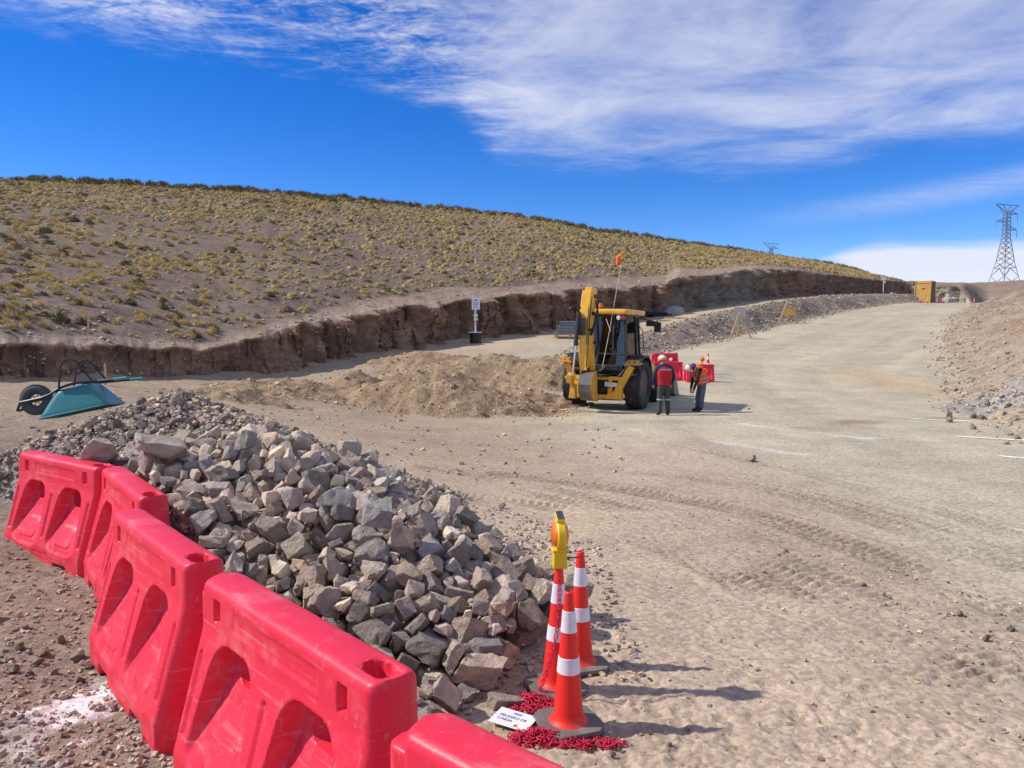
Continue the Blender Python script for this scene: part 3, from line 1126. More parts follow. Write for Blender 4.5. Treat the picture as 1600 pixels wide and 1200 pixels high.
def scatter(name, pos, size, rs, cols, mat_, parent=None, squash=.8, src=None, kind='stuff', sharp=True):
    """thousands of small stones joined as one mesh; cols is one colour for each"""
    src = src or PEBBLES
    pos, size, cols = np.asarray(pos, float), np.asarray(size, float), np.asarray(cols, float)
    n = len(pos)
    Rm = rnd_rot(rs, n)
    pick = rs.randint(len(src), size=n)
    VV, FF, CC, base = [], [], [], 0
    for k, (V, F) in enumerate(src):
        ii = np.nonzero(pick == k)[0]
        if not len(ii):
            continue
        P = np.einsum('nij,vj->nvi', Rm[ii], V) * size[ii][:, None, None]
        P[:, :, 2] *= squash
        P += pos[ii][:, None, :]
        VV.append(P.reshape(-1, 3))
        FF.append((F[None] + (np.arange(len(ii)) * len(V))[:, None, None] + base).reshape(-1, 3))
        CC.append(np.repeat(cols[ii], len(V), 0))
        base += len(ii) * len(V)
    me = mesh_np(name, np.concatenate(VV), np.concatenate(FF), smooth=False)
    add_col(me, np.concatenate(CC))
    o = link(name, me, mat_, parent)
    o['kind'] = kind
    return o


ROCK_TINTS = np.array([(.34, .29, .25), (.37, .325, .285), (.30, .275, .25), (.33, .285, .245), (.265, .255, .25), (.35, .31, .265), (.29, .245, .22), (.235, .225, .22), (.38, .345, .30), (.31, .27, .255), (.40, .33, .26), (.20, .195, .195), (.36, .30, .26)])


def tints(rs, n, tone=1.0, warm=0.0):
    c = ROCK_TINTS[rs.randint(len(ROCK_TINTS), size=n)] * np.array([1.2, 1.1, .975]) * rs.uniform(.66, 1.32, n)[:, None] * tone
    return c * np.array([1 + warm, 1, 1 - warm])


def rock_material(name, attr):
    m = bpy.data.materials.new(name)
    m.use_nodes = True
    nt = m.node_tree
    N, K = nt.nodes, nt.links
    b = N['Principled BSDF']
    b.inputs['Roughness'].default_value = .85
    b.inputs['Specular IOR Level'].default_value = .25
    if attr:
        a = N.new('ShaderNodeAttribute'); a.attribute_name = 'Col'
        base = a.outputs['Color']
        geo = N.new('ShaderNodeNewGeometry')
        vec = geo.outputs['Position']
        sc = 14
    else:
        oi = N.new('ShaderNodeObjectInfo')
        base = oi.outputs['Color']
        tc = N.new('ShaderNodeTexCoord')
        ad = N.new('ShaderNodeVectorMath'); ad.operation = 'ADD'
        sc_ = N.new('ShaderNodeVectorMath'); sc_.operation = 'SCALE'; sc_.inputs['Scale'].default_value = 1.0
        K.new(tc.outputs['Object'], sc_.inputs[0])
        K.new(sc_.outputs[0], ad.inputs[0]); K.new(oi.outputs['Location'], ad.inputs[1])
        vec = ad.outputs[0]
        sc = 3.2
    n1 = N.new('ShaderNodeTexNoise'); n1.inputs['Scale'].default_value = sc; n1.inputs['Detail'].default_value = 5; n1.inputs['Roughness'].default_value = .65
    K.new(vec, n1.inputs['Vector'])
    mr = N.new('ShaderNodeMapRange'); mr.inputs['From Min'].default_value = .3; mr.inputs['From Max'].default_value = .7
    mr.inputs['To Min'].default_value = .72; mr.inputs['To Max'].default_value = 1.3
    K.new(n1.outputs[0], mr.inputs['Value'])
    mu = N.new('ShaderNodeVectorMath'); mu.operation = 'SCALE'
    K.new(base, mu.inputs[0]); K.new(mr.outputs[0], mu.inputs['Scale'])
    # pale dust and brown staining in patches
    n2 = N.new('ShaderNodeTexNoise'); n2.inputs['Scale'].default_value = sc * .6; n2.inputs['Detail'].default_value = 4
    K.new(vec, n2.inputs['Vector'])
    m2 = N.new('ShaderNodeMapRange'); m2.inputs['From Min'].default_value = .52; m2.inputs['From Max'].default_value = .72; m2.inputs['To Max'].default_value = .35
    K.new(n2.outputs[0], m2.inputs['Value'])
    mx = N.new('ShaderNodeMix'); mx.data_type = 'RGBA'
    K.new(m2.outputs[0], mx.inputs['Factor']); K.new(mu.outputs[0], mx.inputs['A'])
    mx.inputs['B'].default_value = (.38, .325, .265, 1)
    K.new(mx.outputs['Result'], b.inputs['Base Color'])
    n3 = N.new('ShaderNodeTexNoise'); n3.inputs['Scale'].default_value = sc * 2.4; n3.inputs['Detail'].default_value = 6; n3.inputs['Roughness'].default_value = .7
    K.new(vec, n3.inputs['Vector'])
    bp = N.new('ShaderNodeBump'); bp.inputs['Strength'].default_value = .8; bp.inputs['Distance'].default_value = .025 if attr else .10
    K.new(n3.outputs[0], bp.inputs['Height']); K.new(bp.outputs[0], b.inputs['Normal'])
    return m


M_ROCK, M_STONES = rock_material('broken_rock', False), rock_material('loose_stones', True)
for _m in ROCKS:
    _m.materials.append(M_ROCK)

# crest line of the rock pile and of the smaller stone pile behind it: x, y, height
AXIS_ROCK = [(-3.75, 7.35, 1.10), (-3.3, 7.55, 1.28), (-2.6, 7.65, 1.44), (-1.9, 7.15, 1.32), (-1.35, 6.7, 1.15), (-.8, 6.2, .90), (-.3, 5.75, .62), (.05, 5.4, .32)]
AXIS_STONE = [(-6.1, 8.9, .78), (-5.6, 9.2, 1.0), (-4.9, 9.6, 1.32), (-4.25, 9.8, 1.50), (-3.7, 9.5, 1.36), (-3.2, 8.9, 1.30), (-2.7, 8.3, 1.27)]


def z_pile(x, y, axis, slope):
    A = np.array(axis)
    z = np.full(np.shape(x), -9.0)
    for (p, q) in zip(A[:-1], A[1:]):
        for t in np.linspace(0, 1, 8):
            c = p + (q - p) * t
            z = np.maximum(z, c[2] - slope * np.sqrt((x - c[0]) ** 2 + (y - c[1]) ** 2 + .02))
    return z


# plastic barriers: photo positions of the two ends of each top edge
BARRIERS = [((40, 702), (174, 728)), ((178, 728), (240, 772)), ((193, 789), (333, 882)), ((340, 890), (634, 1062)), ((662, 1116), None)]
BAR_L, BAR_H = 1.57, 1.0
BAR_POSE = []
for (_a, _b) in BARRIERS:
    _A = on(*_a, BAR_H)
    if _b is None:
        _dir = Vector((.74, -.67, 0))
    else:
        _dir = on(*_b, BAR_H) - _A
    _dir.z = 0
    _len = _dir.length
    _dir.normalize()
    _mid = _A + _dir * (BAR_L / 2 if _b is None else _len / 2)
    BAR_POSE.append((_mid.x, _mid.y, math.atan2(_dir.y, _dir.x), _len))


BAR_LINE = np.array([(-9.0, 9.6)] + [(-5.1, 7.85), (-3.55, 6.85), (-2.65, 5.65), (-1.55, 3.95), (-.35, 2.6), (1.2, 1.3)], float)


def behind_bar(x, y):
    """distance behind the row of barriers, negative on the camera's side"""
    return -sdist(BAR_LINE, x, y)
# settled rocks of the pile: kind, size, place (mm), turn
PILE = [
    14,344,-1529,7312,913,43,-76,-29,-39, 14,344,-254,4829,91,96,-1,-2,26, 0,248,-1507,6845,904,74,-9,12,-66, 4,362,-1570,8154,733,26,-54,-76,-23, 14,354,-1167,7343,771,35,49,-79,9,
    15,316,22,5473,245,44,-83,32,8, 6,222,-612,5712,405,29,-75,-58,-15, 8,221,-1654,8645,539,64,-55,47,25, 1,241,-1235,6200,831,11,-7,-99,-9, 7,374,-100,8197,134,31,67,-32,59,
    4,362,-825,5348,462,23,-91,-35,4, 5,238,-1,4546,60,64,-64,-26,-33, 0,221,-2706,7650,1137,94,-32,-9,-9, 3,221,-1262,4303,218,27,-31,-91,-7, 0,329,-2048,5315,242,74,-7,11,66,
    12,309,-1244,6764,849,12,-83,-49,23, 8,362,-1481,5963,599,71,-32,-36,51, 12,374,-1283,4446,87,41,39,-59,-58, 1,338,237,4526,68,99,2,-2,-17, 5,347,141,6541,249,40,26,72,-50,
    15,254,-988,6016,646,44,-64,39,-50, 2,236,-1127,5692,451,27,58,77,-2, 8,264,269,4357,59,9,-25,93,-24, 10,374,-1827,6483,831,70,-12,-64,29, 1,365,-968,5022,281,53,-80,-12,24,
    5,306,-4326,7978,509,20,23,-36,-88, 5,258,-3980,8517,470,50,10,66,55, 12,393,-1108,4435,161,40,53,-52,54, 15,221,-469,5637,357,4,-48,81,34, 0,357,98,5294,126,26,9,19,-94,
    2,303,-818,4731,96,64,-5,76,9, 2,231,283,4770,75,10,76,8,-63, 5,305,-282,4838,272,71,-37,-57,-15, 4,374,319,6651,187,93,6,-33,-12, 6,335,615,6791,114,79,19,-53,24,
    6,344,-523,4700,224,8,96,-14,-24, 7,364,223,5126,305,9,-48,74,46, 4,388,-2681,7850,1133,90,29,-23,23, 14,281,-3093,7562,1088,63,-40,56,35, 5,286,-190,5558,301,75,-49,-22,-39,
    4,387,-1685,5065,204,6,21,-31,92, 6,339,634,6206,117,52,54,-44,50, 7,257,-3209,7106,888,64,64,21,36, 0,247,-1035,5917,540,1,16,81,56, 1,339,-3336,8882,498,95,-20,-9,23,
    0,234,-775,7495,512,59,-75,1,30, 14,264,-4217,8077,597,34,80,-36,-33, 13,296,-2286,7455,1118,7,-61,-78,10, 9,312,-1792,6626,1044,93,-12,-22,-29, 13,376,-927,5389,299,56,82,10,6,
    8,356,-1265,5457,480,70,-9,-29,-65, 8,378,-195,4619,136,11,13,-96,-21, 3,255,482,4557,160,6,-37,93,6, 5,272,-1951,8553,669,98,-10,8,-18, 8,311,-1850,4887,86,73,1,3,-68,
    7,336,-575,5260,379,31,16,82,-44, 2,332,-2217,5570,504,74,-22,-63,0, 11,370,-2190,5276,458,80,0,42,-43, 13,236,-3802,8441,546,93,18,-30,-12, 11,284,-2226,5726,656,50,-61,-60,-11,
    10,370,-581,5129,191,20,39,-67,-60, 8,278,-387,4305,113,30,39,-82,29, 4,356,-118,6619,351,33,-45,-46,-69, 4,388,-1086,6205,718,8,-2,-23,97, 5,222,-1552,4508,46,60,46,46,45,
    12,368,-2347,8043,996,18,54,-81,12, 9,283,-463,5792,446,27,61,-74,5, 4,290,-1098,5625,680,22,-13,-94,-20, 5,227,-1134,6634,883,39,-88,15,-21, 12,380,-2064,6089,690,35,7,1,-93,
    4,348,-1703,4680,97,50,38,-73,-27, 15,279,-151,6158,358,13,-75,-62,17, 1,262,507,4985,52,82,5,2,57, 7,330,-602,4265,91,95,-1,1,-31, 2,390,-2514,6550,748,33,11,19,-92,
    13,293,-890,7267,624,57,-8,-35,-74, 2,255,-3412,7157,878,32,-78,-50,-20, 1,220,-917,6642,698,68,-17,12,-70, 14,332,-639,5651,552,88,30,-16,33, 8,248,-3653,7303,886,11,47,80,35,
    5,347,-1897,5652,581,12,36,-60,-70, 3,269,686,4950,62,0,-57,82,-3, 14,382,312,7030,132,66,-11,-54,51, 4,223,-2014,5039,176,51,-68,-20,49, 3,277,-2740,6406,600,34,-3,-30,89,
    2,246,-3308,7577,1017,9,64,-12,76, 5,221,-777,6232,628,31,-15,-9,-94, 14,236,-888,6330,707,5,70,-61,36, 0,400,-1301,5827,649,17,-71,49,-48, 12,338,-171,7101,303,21,48,-85,-1,
    1,258,-3120,6841,749,5,37,-44,-82, 2,275,-2638,7509,1132,11,4,15,-98, 14,348,-555,8487,178,61,-76,1,23, 15,265,430,6674,58,62,-13,-10,-76, 5,355,680,7006,101,10,9,97,-20,
    6,335,-381,6844,512,16,-18,96,-11, 3,247,536,5394,73,31,18,74,-57, 3,275,-486,5476,393,51,26,34,74, 13,398,-975,4645,114,80,-5,2,-60, 3,351,-91,5859,314,98,1,21,4,
    1,365,-2955,7298,1016,28,67,-34,-59, 2,254,-1674,6679,886,76,19,9,-62, 15,226,-1395,4543,44,69,-7,-33,-64, 12,337,-1734,5933,561,13,87,45,-16, 4,333,-1889,6825,958,16,-9,82,-54,
    15,233,-342,4490,83,5,-15,-92,35, 3,304,158,5037,94,67,-33,64,-16, 1,312,-463,7944,281,83,-3,0,-56, 14,265,-479,4143,72,64,60,-35,-32, 15,330,550,5567,66,97,-13,11,-19,
    8,238,-364,4608,214,38,-38,64,55, 8,299,-1880,7263,1041,67,49,-31,-46, 15,373,-2646,6749,838,94,-30,-11,14, 11,236,122,4849,61,62,-66,-33,27, 0,377,-2597,7028,935,50,22,-17,-82,
    7,269,-4025,7964,680,21,-28,-94,-5, 5,368,-2135,7786,1068,30,-70,17,63, 14,254,-2027,8024,889,44,52,65,34, 12,274,-788,6416,691,47,4,49,73, 6,399,-829,4150,139,78,-4,62,4,
    2,284,-1267,4728,214,2,96,-4,-27, 12,269,480,4529,46,100,2,1,1, 11,292,-1662,6084,645,52,-84,-15,2, 6,221,-1570,9456,186,29,-63,-33,-64, 5,240,-4136,8681,486,32,-77,35,42,
    5,274,-822,5924,558,32,56,44,63, 12,246,-3387,7280,917,86,-46,11,-20, 8,305,-660,5912,526,26,-75,60,10, 0,271,-1842,6242,766,77,61,3,16, 14,330,307,5950,147,56,72,39,11,
    5,349,326,6430,138,44,57,59,36, 4,391,-62,5363,327,43,36,15,-82, 5,362,-219,6052,468,85,43,-27,12, 4,232,-4164,7766,608,7,-41,-58,70, 5,298,-1029,6713,800,16,22,81,-53,
    0,248,-2195,5181,222,40,70,5,-59, 1,366,-1474,7747,771,49,41,72,27, 10,286,-1235,6026,690,63,-19,-41,63, 1,338,-2387,7089,1077,19,-81,-3,55, 9,283,-1066,7418,652,42,-24,0,-87,
    1,308,574,6030,61,22,1,-5,-97, 15,250,-843,6075,655,17,74,47,46, 14,255,-771,5577,484,60,39,65,26, 11,385,-1429,7559,926,29,-70,62,-20, 9,350,-2026,5199,159,11,96,-25,5,
    1,269,-576,7061,493,13,-24,-11,-96, 14,315,-1560,4502,171,30,61,-24,69, 7,357,-3062,6963,917,26,71,6,66, 2,246,-768,5770,461,1,6,-25,97, 10,268,-2849,7494,1082,16,-21,96,-1,
    14,220,-347,7401,332,37,61,65,27, 6,256,-1035,5750,508,6,79,20,-58, 8,269,-1593,8336,599,20,-72,-51,43, 13,328,-1510,6551,856,62,53,8,57, 11,367,-2305,5562,318,24,-68,51,-46,
    3,298,-2448,6845,1002,41,3,82,39, 13,236,-1031,6549,755,9,-8,-58,-81, 0,316,-1021,7000,755,20,12,-65,72, 3,239,-485,6076,495,97,9,17,13, 6,326,-497,4451,202,86,36,1,-37,
    10,343,-3809,7923,772,38,12,-25,-88, 9,382,-2355,6928,934,95,28,-10,9, 0,355,-4219,8577,366,13,3,98,-12, 3,322,-1795,5806,450,27,6,-28,92, 14,343,-270,4014,75,70,-7,-70,-8,
    5,371,-2098,6537,820,21,68,61,-35, 0,374,-717,5206,249,22,37,-87,-24, 9,387,-560,6788,642,34,-80,-23,-43, 1,225,-661,4622,176,9,-58,-75,31, 6,244,-3166,7321,993,32,50,-80,8,
    9,288,-18,4769,105,49,27,-80,21, 0,360,-1205,5121,182,70,2,-21,-69, 12,298,-186,4242,83,57,-33,-39,65, 8,249,27,6116,328,58,2,76,30, 3,370,-2405,6000,549,61,-19,-46,-61,
    13,379,-1300,7116,860,39,-14,-51,75, 10,398,-2334,5817,490,5,59,33,-74, 14,257,-1209,5854,513,73,10,-51,-44, 13,226,-2603,6191,513,38,-38,-75,39, 12,353,-3161,7253,1132,55,31,19,-75,
    2,226,-4043,8317,537,42,77,6,-48, 15,370,678,5261,146,54,-48,39,57, 6,307,-1361,5714,437,29,-95,7,-4, 2,377,-185,7847,268,92,21,32,-3, 12,317,590,5862,135,22,41,39,-79,
    9,374,-482,4612,68,36,-1,-1,-93, 15,283,-1434,5902,726,92,0,36,17, 14,221,44,7761,63,73,-33,-56,-21, 6,293,-178,4995,236,2,-60,76,-24, 13,321,-1844,5276,221,52,-71,2,49,
    9,317,-575,6934,589,25,-89,-25,-29, 0,230,-1922,6667,857,31,84,29,34, 2,334,-3847,7501,875,1,74,-67,5, 2,332,-679,5475,338,47,20,-28,81, 6,392,-1106,8134,660,45,-58,-66,-14,
    13,325,-1643,6418,934,67,-47,52,25, 12,381,-1295,7594,763,6,25,-57,78, 14,344,-1184,5398,311,60,47,-54,-35, 10,388,-1380,6061,858,23,34,-24,88, 2,228,660,4773,55,99,-4,-4,-10,
    5,316,-721,4489,111,50,-28,-41,-71, 10,235,-1918,7617,972,37,88,19,-22, 5,373,-2985,8224,958,56,77,3,30, 0,253,-1432,5088,256,22,-87,43,8, 3,303,-673,7981,348,19,20,13,95,
    5,338,356,5096,110,76,58,-4,-28, 12,360,-525,7480,449,57,12,16,-80, 12,234,-2024,6684,895,31,63,69,-17, 10,292,-295,7979,167,19,20,-96,6, 11,338,-474,5320,261,22,25,92,22,
    4,284,113,4378,89,44,-13,49,74, 0,260,-3770,7686,813,80,24,-20,50, 15,264,-358,6236,459,21,-26,-94,7, 15,336,-1699,7504,928,61,11,9,78, 7,309,-915,9049,164,13,-78,55,26,
    3,240,-2527,6124,598,47,-36,17,-79, 12,349,-2110,6753,984,50,-78,0,-38, 12,246,-2160,5195,83,46,5,-15,87, 3,259,-498,6363,544,55,53,-9,-64, 11,265,-1820,8840,524,35,29,85,28,
    11,263,-1072,8962,202,33,30,75,48, 11,341,-1430,6228,754,82,11,33,-46, 12,222,-2891,7073,948,27,46,-4,84, 1,280,4,4220,96,85,-6,-28,-45, 1,293,-283,6832,398,35,-61,-71,8,
    1,225,-2006,4980,85,32,-32,-58,68, 0,348,-1222,6497,818,12,-98,-13,-6, 6,269,-2056,6952,969,23,-83,51,2, 10,269,-2304,5370,197,39,-81,12,42, 0,237,-762,7793,412,51,-26,4,-82,
    5,383,-827,7665,572,91,33,7,24, 0,262,-2327,6710,848,62,16,-44,-63, 0,234,-2013,5239,352,87,-14,5,-47, 4,253,-3273,6977,793,15,-18,-82,53, 5,324,-1216,4235,63,67,14,13,72,
    13,383,-2091,5475,338,42,7,-61,-66, 6,347,-1627,5264,298,46,24,-19,-83, 6,250,340,4644,220,44,88,-8,16, 6,268,-38,6434,348,12,27,-58,-76, 12,348,489,6411,109,49,-57,39,-53,
    15,304,-2410,6162,693,5,77,-43,-47, 2,247,-3248,7142,1005,89,-28,-29,22, 11,324,688,5453,172,52,80,11,-26, 4,215,-1823,5521,506,62,12,-77,-7, 2,287,-3253,6835,1063,20,37,60,67,
    12,242,-1832,7104,1095,62,-17,-68,36, 3,289,-1284,4667,425,0,-37,-92,9, 14,204,-697,5056,353,33,3,50,80, 13,205,-3009,7129,1046,32,67,5,66, 12,237,-3414,7082,946,54,26,34,-73,
    5,314,-406,5617,552,5,-93,-28,-24, 12,294,-2442,6487,981,20,71,68,3, 0,184,-1238,5567,562,18,26,54,78, 11,206,-1112,5843,650,84,38,34,17, 2,275,-39,7920,91,87,-1,6,49,
    0,269,-384,6593,433,81,-18,20,-52, 1,210,266,5878,353,65,39,37,-54, 8,328,-571,8701,124,74,-1,7,67, 7,312,-3389,7247,1082,84,48,16,-19, 0,172,-141,4448,161,68,36,2,63,
    14,226,-2959,6708,985,12,-44,89,3, 13,303,-337,5470,315,16,42,77,-45, 14,221,150,6334,208,4,-48,-5,-88, 2,227,-1552,7022,954,58,57,-48,33, 10,247,-981,5458,478,19,-89,-40,-5,
    5,197,-223,6244,483,88,-40,-2,26, 6,220,396,6132,205,13,37,-84,37, 3,314,-164,4449,357,7,54,4,-84, 15,305,-2939,7471,1184,15,-23,-15,95, 11,320,-1570,4798,242,50,-16,-72,45,
    4,244,-558,4385,307,66,72,9,17, 3,227,-190,4434,77,2,80,-42,-43, 14,191,-416,4924,336,38,-7,-83,-40, 4,279,-845,8755,203,4,-21,-92,34, 12,313,-2245,6039,670,54,-42,-64,36,
    6,182,-1958,6681,1039,42,-68,-59,8, 7,172,131,5549,360,37,27,51,-73, 12,307,-1955,5008,442,47,-13,68,55, 1,289,-4222,7857,721,21,-34,-90,18, 10,317,-787,4519,292,26,-94,8,22,
    12,175,-1069,5271,409,90,41,10,-5, 2,222,-116,4206,207,47,-75,46,-10, 1,292,-277,6593,506,14,-95,-27,3, 0,258,-4085,8732,349,11,9,61,78, 5,275,-1202,5689,576,30,-41,78,-35,
    7,244,227,6319,307,33,67,-60,-28, 5,329,-689,5805,690,5,93,-9,36, 8,192,-2633,6312,831,39,37,-84,-11, 1,181,-1367,5543,567,87,32,-23,-28, 1,188,-2092,5074,259,79,-3,-33,-52,
    12,215,-711,6125,637,33,-31,-47,-76, 5,325,-1758,6099,874,68,39,57,-25, 5,305,-2271,7189,1156,24,16,34,-89, 0,176,-1345,5638,526,17,-89,42,5, 7,277,-481,3938,96,57,-61,30,47,
    11,162,49,4851,298,5,3,89,-45, 6,243,-2970,6941,1075,8,-67,-71,22, 13,200,-977,4189,79,65,51,-29,48, 3,305,-1399,5309,462,35,-83,-13,-41, 9,237,-1584,6177,851,45,4,77,-46,
    5,161,-368,6084,512,45,-78,43,1, 2,248,430,5826,94,35,-29,-50,74, 13,167,-2394,6760,882,42,16,88,-16, 10,311,-1405,4295,100,33,-70,-16,-62, 6,185,-995,5613,525,64,-29,-65,-29,
    5,210,-2528,6462,891,89,35,-23,16, 15,182,-2166,7303,1055,0,25,2,97, 11,322,-2371,5809,758,47,-26,-9,84, 4,261,205,5951,286,31,92,23,-6, 14,176,-912,7069,646,40,-10,-49,76,
    8,264,-1100,5903,753,4,21,-93,30, 11,239,-1841,6348,984,34,47,78,22, 14,172,-738,6746,620,75,-37,38,-39, 0,201,-1621,5788,611,90,8,-41,10, 13,191,-67,7652,146,20,44,88,5,
    1,165,-1058,4313,120,64,-72,7,-28, 1,227,628,5111,106,46,9,-63,-62, 13,169,-3010,6628,717,28,38,17,-87, 2,194,-382,5957,533,88,-41,-14,-19, 10,196,-146,6809,411,48,-10,-86,-12,
    14,289,81,7558,122,68,-55,29,-39, 10,222,-1038,7231,715,74,40,49,21, 7,239,-4641,8178,334,67,69,-26,-12, 10,161,-9,6751,241,29,54,72,31, 10,187,-1728,7287,1005,24,51,-72,-40,
    11,281,-984,4654,295,15,96,-11,-20, 15,233,-415,8675,67,72,9,-5,68, 0,228,-368,5185,380,7,-8,-68,-73, 15,322,-1217,4529,296,69,-30,-57,-32, 4,252,-710,5238,518,56,80,2,-23,
    14,218,632,6492,49,54,-51,-53,-42, 7,209,-925,4464,62,10,17,-68,-71, 5,236,-719,4771,237,89,27,6,36, 8,261,-1538,5016,374,82,9,-54,-16, 11,262,-1656,6800,969,97,-22,-9,-2,
    10,254,-2669,6653,1032,18,73,28,-59, 4,327,-1415,4762,291,74,-41,-22,-48, 14,302,345,5660,103,18,-18,-62,-74, 2,270,-4044,8844,419,31,68,42,51, 7,160,820,5417,53,25,2,97,-3,
    6,273,222,5485,313,23,83,-5,51, 3,205,-595,6346,639,28,-83,42,25, 14,206,-196,5016,368,15,-6,-81,-56, 3,259,-1298,8899,332,15,12,-26,95, 3,293,145,4829,186,44,-9,20,-87,
    10,183,-4116,7959,567,19,-40,88,-19, 13,240,-2774,7328,1097,14,-89,40,-13, 4,292,10,6899,251,23,22,-95,-3, 11,231,-5,4775,260,48,82,-31,-3, 8,266,503,5766,254,11,-97,7,22,
    12,298,-4058,5727,75,13,-99,6,4, 6,164,-337,5293,326,2,84,-2,54, 5,327,98,5650,262,27,96,0,-8, 9,291,-613,4819,320,57,-45,-8,69, 3,221,-2530,7153,1122,47,-74,-32,36,
    3,324,-1650,8791,489,29,32,-89,15, 11,229,-2670,7362,1158,32,-15,-66,-66, 4,273,-4591,8324,328,96,22,3,17, 6,242,-796,8377,325,71,60,-9,35, 11,188,-3064,6704,713,15,59,-46,65,
    10,248,-75,4577,253,71,26,-3,66, 13,242,-496,5114,348,11,97,-4,-20, 2,168,-152,8008,102,16,-87,-4,-46, 12,254,-383,5834,515,29,-21,-25,-90, 8,258,-63,4336,128,44,59,66,-14,
    4,295,475,6762,175,39,29,75,45, 14,288,-2380,6377,812,51,13,-85,-6, 13,237,-1577,5862,791,47,-68,44,-35, 9,322,-947,4444,258,69,-4,72,6, 6,285,155,6799,226,35,2,91,-22,
    7,290,386,6271,226,48,-65,5,-59, 9,242,423,4768,108,29,19,87,-36, 10,274,-1680,4905,406,19,-16,65,72, 4,265,564,4368,68,61,5,6,79, 11,260,-4222,8248,483,37,-11,57,73,
    7,280,-1767,5491,350,1,-44,-35,-83, 3,171,-1627,7623,818,88,-8,20,42, 2,197,-1938,6131,865,65,-31,-62,-31, 6,183,-295,4693,296,38,32,-78,38, 9,195,-1737,5706,507,13,-74,62,23,
    9,288,-2176,6576,958,33,-19,28,88, 8,163,-392,5535,414,18,-84,-7,50, 7,272,-48,4920,88,55,5,71,-43, 8,173,-1120,7820,557,34,-76,45,-31, 11,311,-2487,5977,830,13,78,-60,12,
    7,315,682,5645,197,15,-98,2,11, 9,211,-1176,6942,795,37,-1,-45,81, 4,240,-1977,5098,298,2,79,-59,18, 14,281,-630,5051,530,25,-84,42,24, 10,298,-2950,7918,1080,42,-84,32,7,
    5,259,-2831,6556,680,33,-70,63,7, 8,207,598,4879,133,42,-2,85,-32, 13,217,-1818,5395,436,17,69,-34,-62, 9,270,-341,5033,282,10,55,83,5, 1,232,-1716,4686,271,47,-70,54,0,
    4,283,-2770,7200,1001,69,71,10,-9, 13,254,-2305,6493,912,40,11,55,72, 14,211,377,5286,193,58,60,-36,-42, 9,210,-25,5138,207,96,8,15,-21, 9,291,-736,4980,224,19,86,-34,33,
    15,248,-958,5272,557,4,85,-52,-12, 15,270,-2127,5988,808,18,29,-7,94, 5,223,-2824,7605,1170,40,68,-23,-57, 10,224,-313,4178,174,74,-55,-31,-22, 7,262,-1470,7143,955,67,-72,-8,-14,
    6,161,117,4133,41,3,3,-4,100, 11,185,-51,4018,42,99,12,-4,-9, 5,189,-1834,6147,697,42,89,17,1, 4,247,-346,7288,371,40,-82,-18,36, 4,253,-1464,4362,250,80,-13,-25,-53,
    6,238,-1503,5588,480,43,12,-50,-74, 11,302,-983,7754,621,46,57,-66,-17, 4,161,891,5568,45,35,35,87,-2, 4,184,-1074,7126,792,54,72,6,43, 10,246,-1883,6014,786,34,28,90,0,
    0,199,-793,4645,218,6,-94,26,20, 12,289,-2919,6588,863,46,84,-23,-14, 4,281,-93,5148,313,42,16,89,4, 8,190,-752,5179,384,9,36,-93,10, 2,288,-67,5623,395,39,-83,32,24,
    11,177,-1810,5956,698,70,13,15,-69, 4,219,-259,5826,390,15,-98,12,3, 6,221,-2542,6740,1000,14,-29,93,17, 14,189,-922,7453,567,88,13,-44,15, 4,217,-4114,7679,725,23,38,-76,-47,
    14,203,-1622,4538,324,56,-50,-58,-31, 12,237,-1560,5790,509,19,53,-81,17, 11,210,-1471,6401,927,18,73,33,57, 13,168,-571,4305,213,43,35,71,44, 6,302,-1844,5759,703,45,49,-74,10,
    3,283,-1411,5485,440,53,2,-84,8, 11,195,-782,6889,616,39,87,-16,-26, 13,274,-409,6488,641,41,-5,-72,-56, 14,328,-1590,5652,573,64,-5,-48,-60, 3,163,-878,5677,514,85,-52,-10,7,
    7,272,-3666,7673,960,60,68,33,25, 12,238,-220,5263,315,38,-6,88,27, 13,186,-1713,5008,341,74,50,-28,-35, 2,306,-1923,5151,459,61,-68,38,16, 9,267,373,4208,52,86,1,-1,51,
    2,174,-2909,7676,1095,77,49,21,33, 6,325,-2092,5843,571,87,48,10,-7, 4,324,-458,4649,380,3,97,0,-23, 12,310,-1574,5490,353,88,9,34,33, 14,280,-1895,8211,781,12,-60,-75,24,
    7,280,-961,5810,665,65,-21,7,72, 9,161,816,6246,48,14,-84,-27,45, 7,161,-1604,5287,439,88,-3,-24,-40, 6,206,-536,7633,364,53,38,-75,11, 2,250,-2812,7029,1087,29,76,0,58,
    11,177,-672,4965,157,18,-26,87,-37, 10,202,-2940,6868,955,55,38,22,-71, 7,175,-2649,6995,1034,96,0,-26,-11, 15,191,798,6365,82,69,-12,70,10, 2,191,-2244,5299,301,41,-60,-69,4,
    8,167,-2977,6487,865,56,60,-57,-3, 0,167,1,6597,231,43,66,57,26, 1,282,-949,5187,398,4,-53,-70,49, 14,311,-1467,9558,165,11,-76,-3,-64, 0,320,-1771,5173,380,10,94,30,13,
    3,222,-965,5038,421,86,-15,21,45, 3,255,275,6120,273,60,-25,-34,68, 3,179,-1090,4130,111,7,-70,20,68, 6,257,-324,5669,382,3,-75,9,-66, 7,329,-1831,4834,263,17,64,-37,65,
    13,234,-1391,4596,183,60,67,37,23, 8,178,-2350,6066,830,39,-81,-40,-18, 11,196,-1083,4799,231,46,-18,6,-87, 11,320,18,6281,345,49,59,64,-5, 2,165,-2521,6295,796,67,27,-69,11,
    15,179,-1987,7455,1004,87,-27,29,-28, 4,236,-1034,6364,749,96,24,-7,-13, 2,256,-2143,6272,849,8,-73,-50,46, 8,229,-1292,4122,77,43,-52,-56,-48, 2,203,-2526,6834,1119,6,69,51,52,
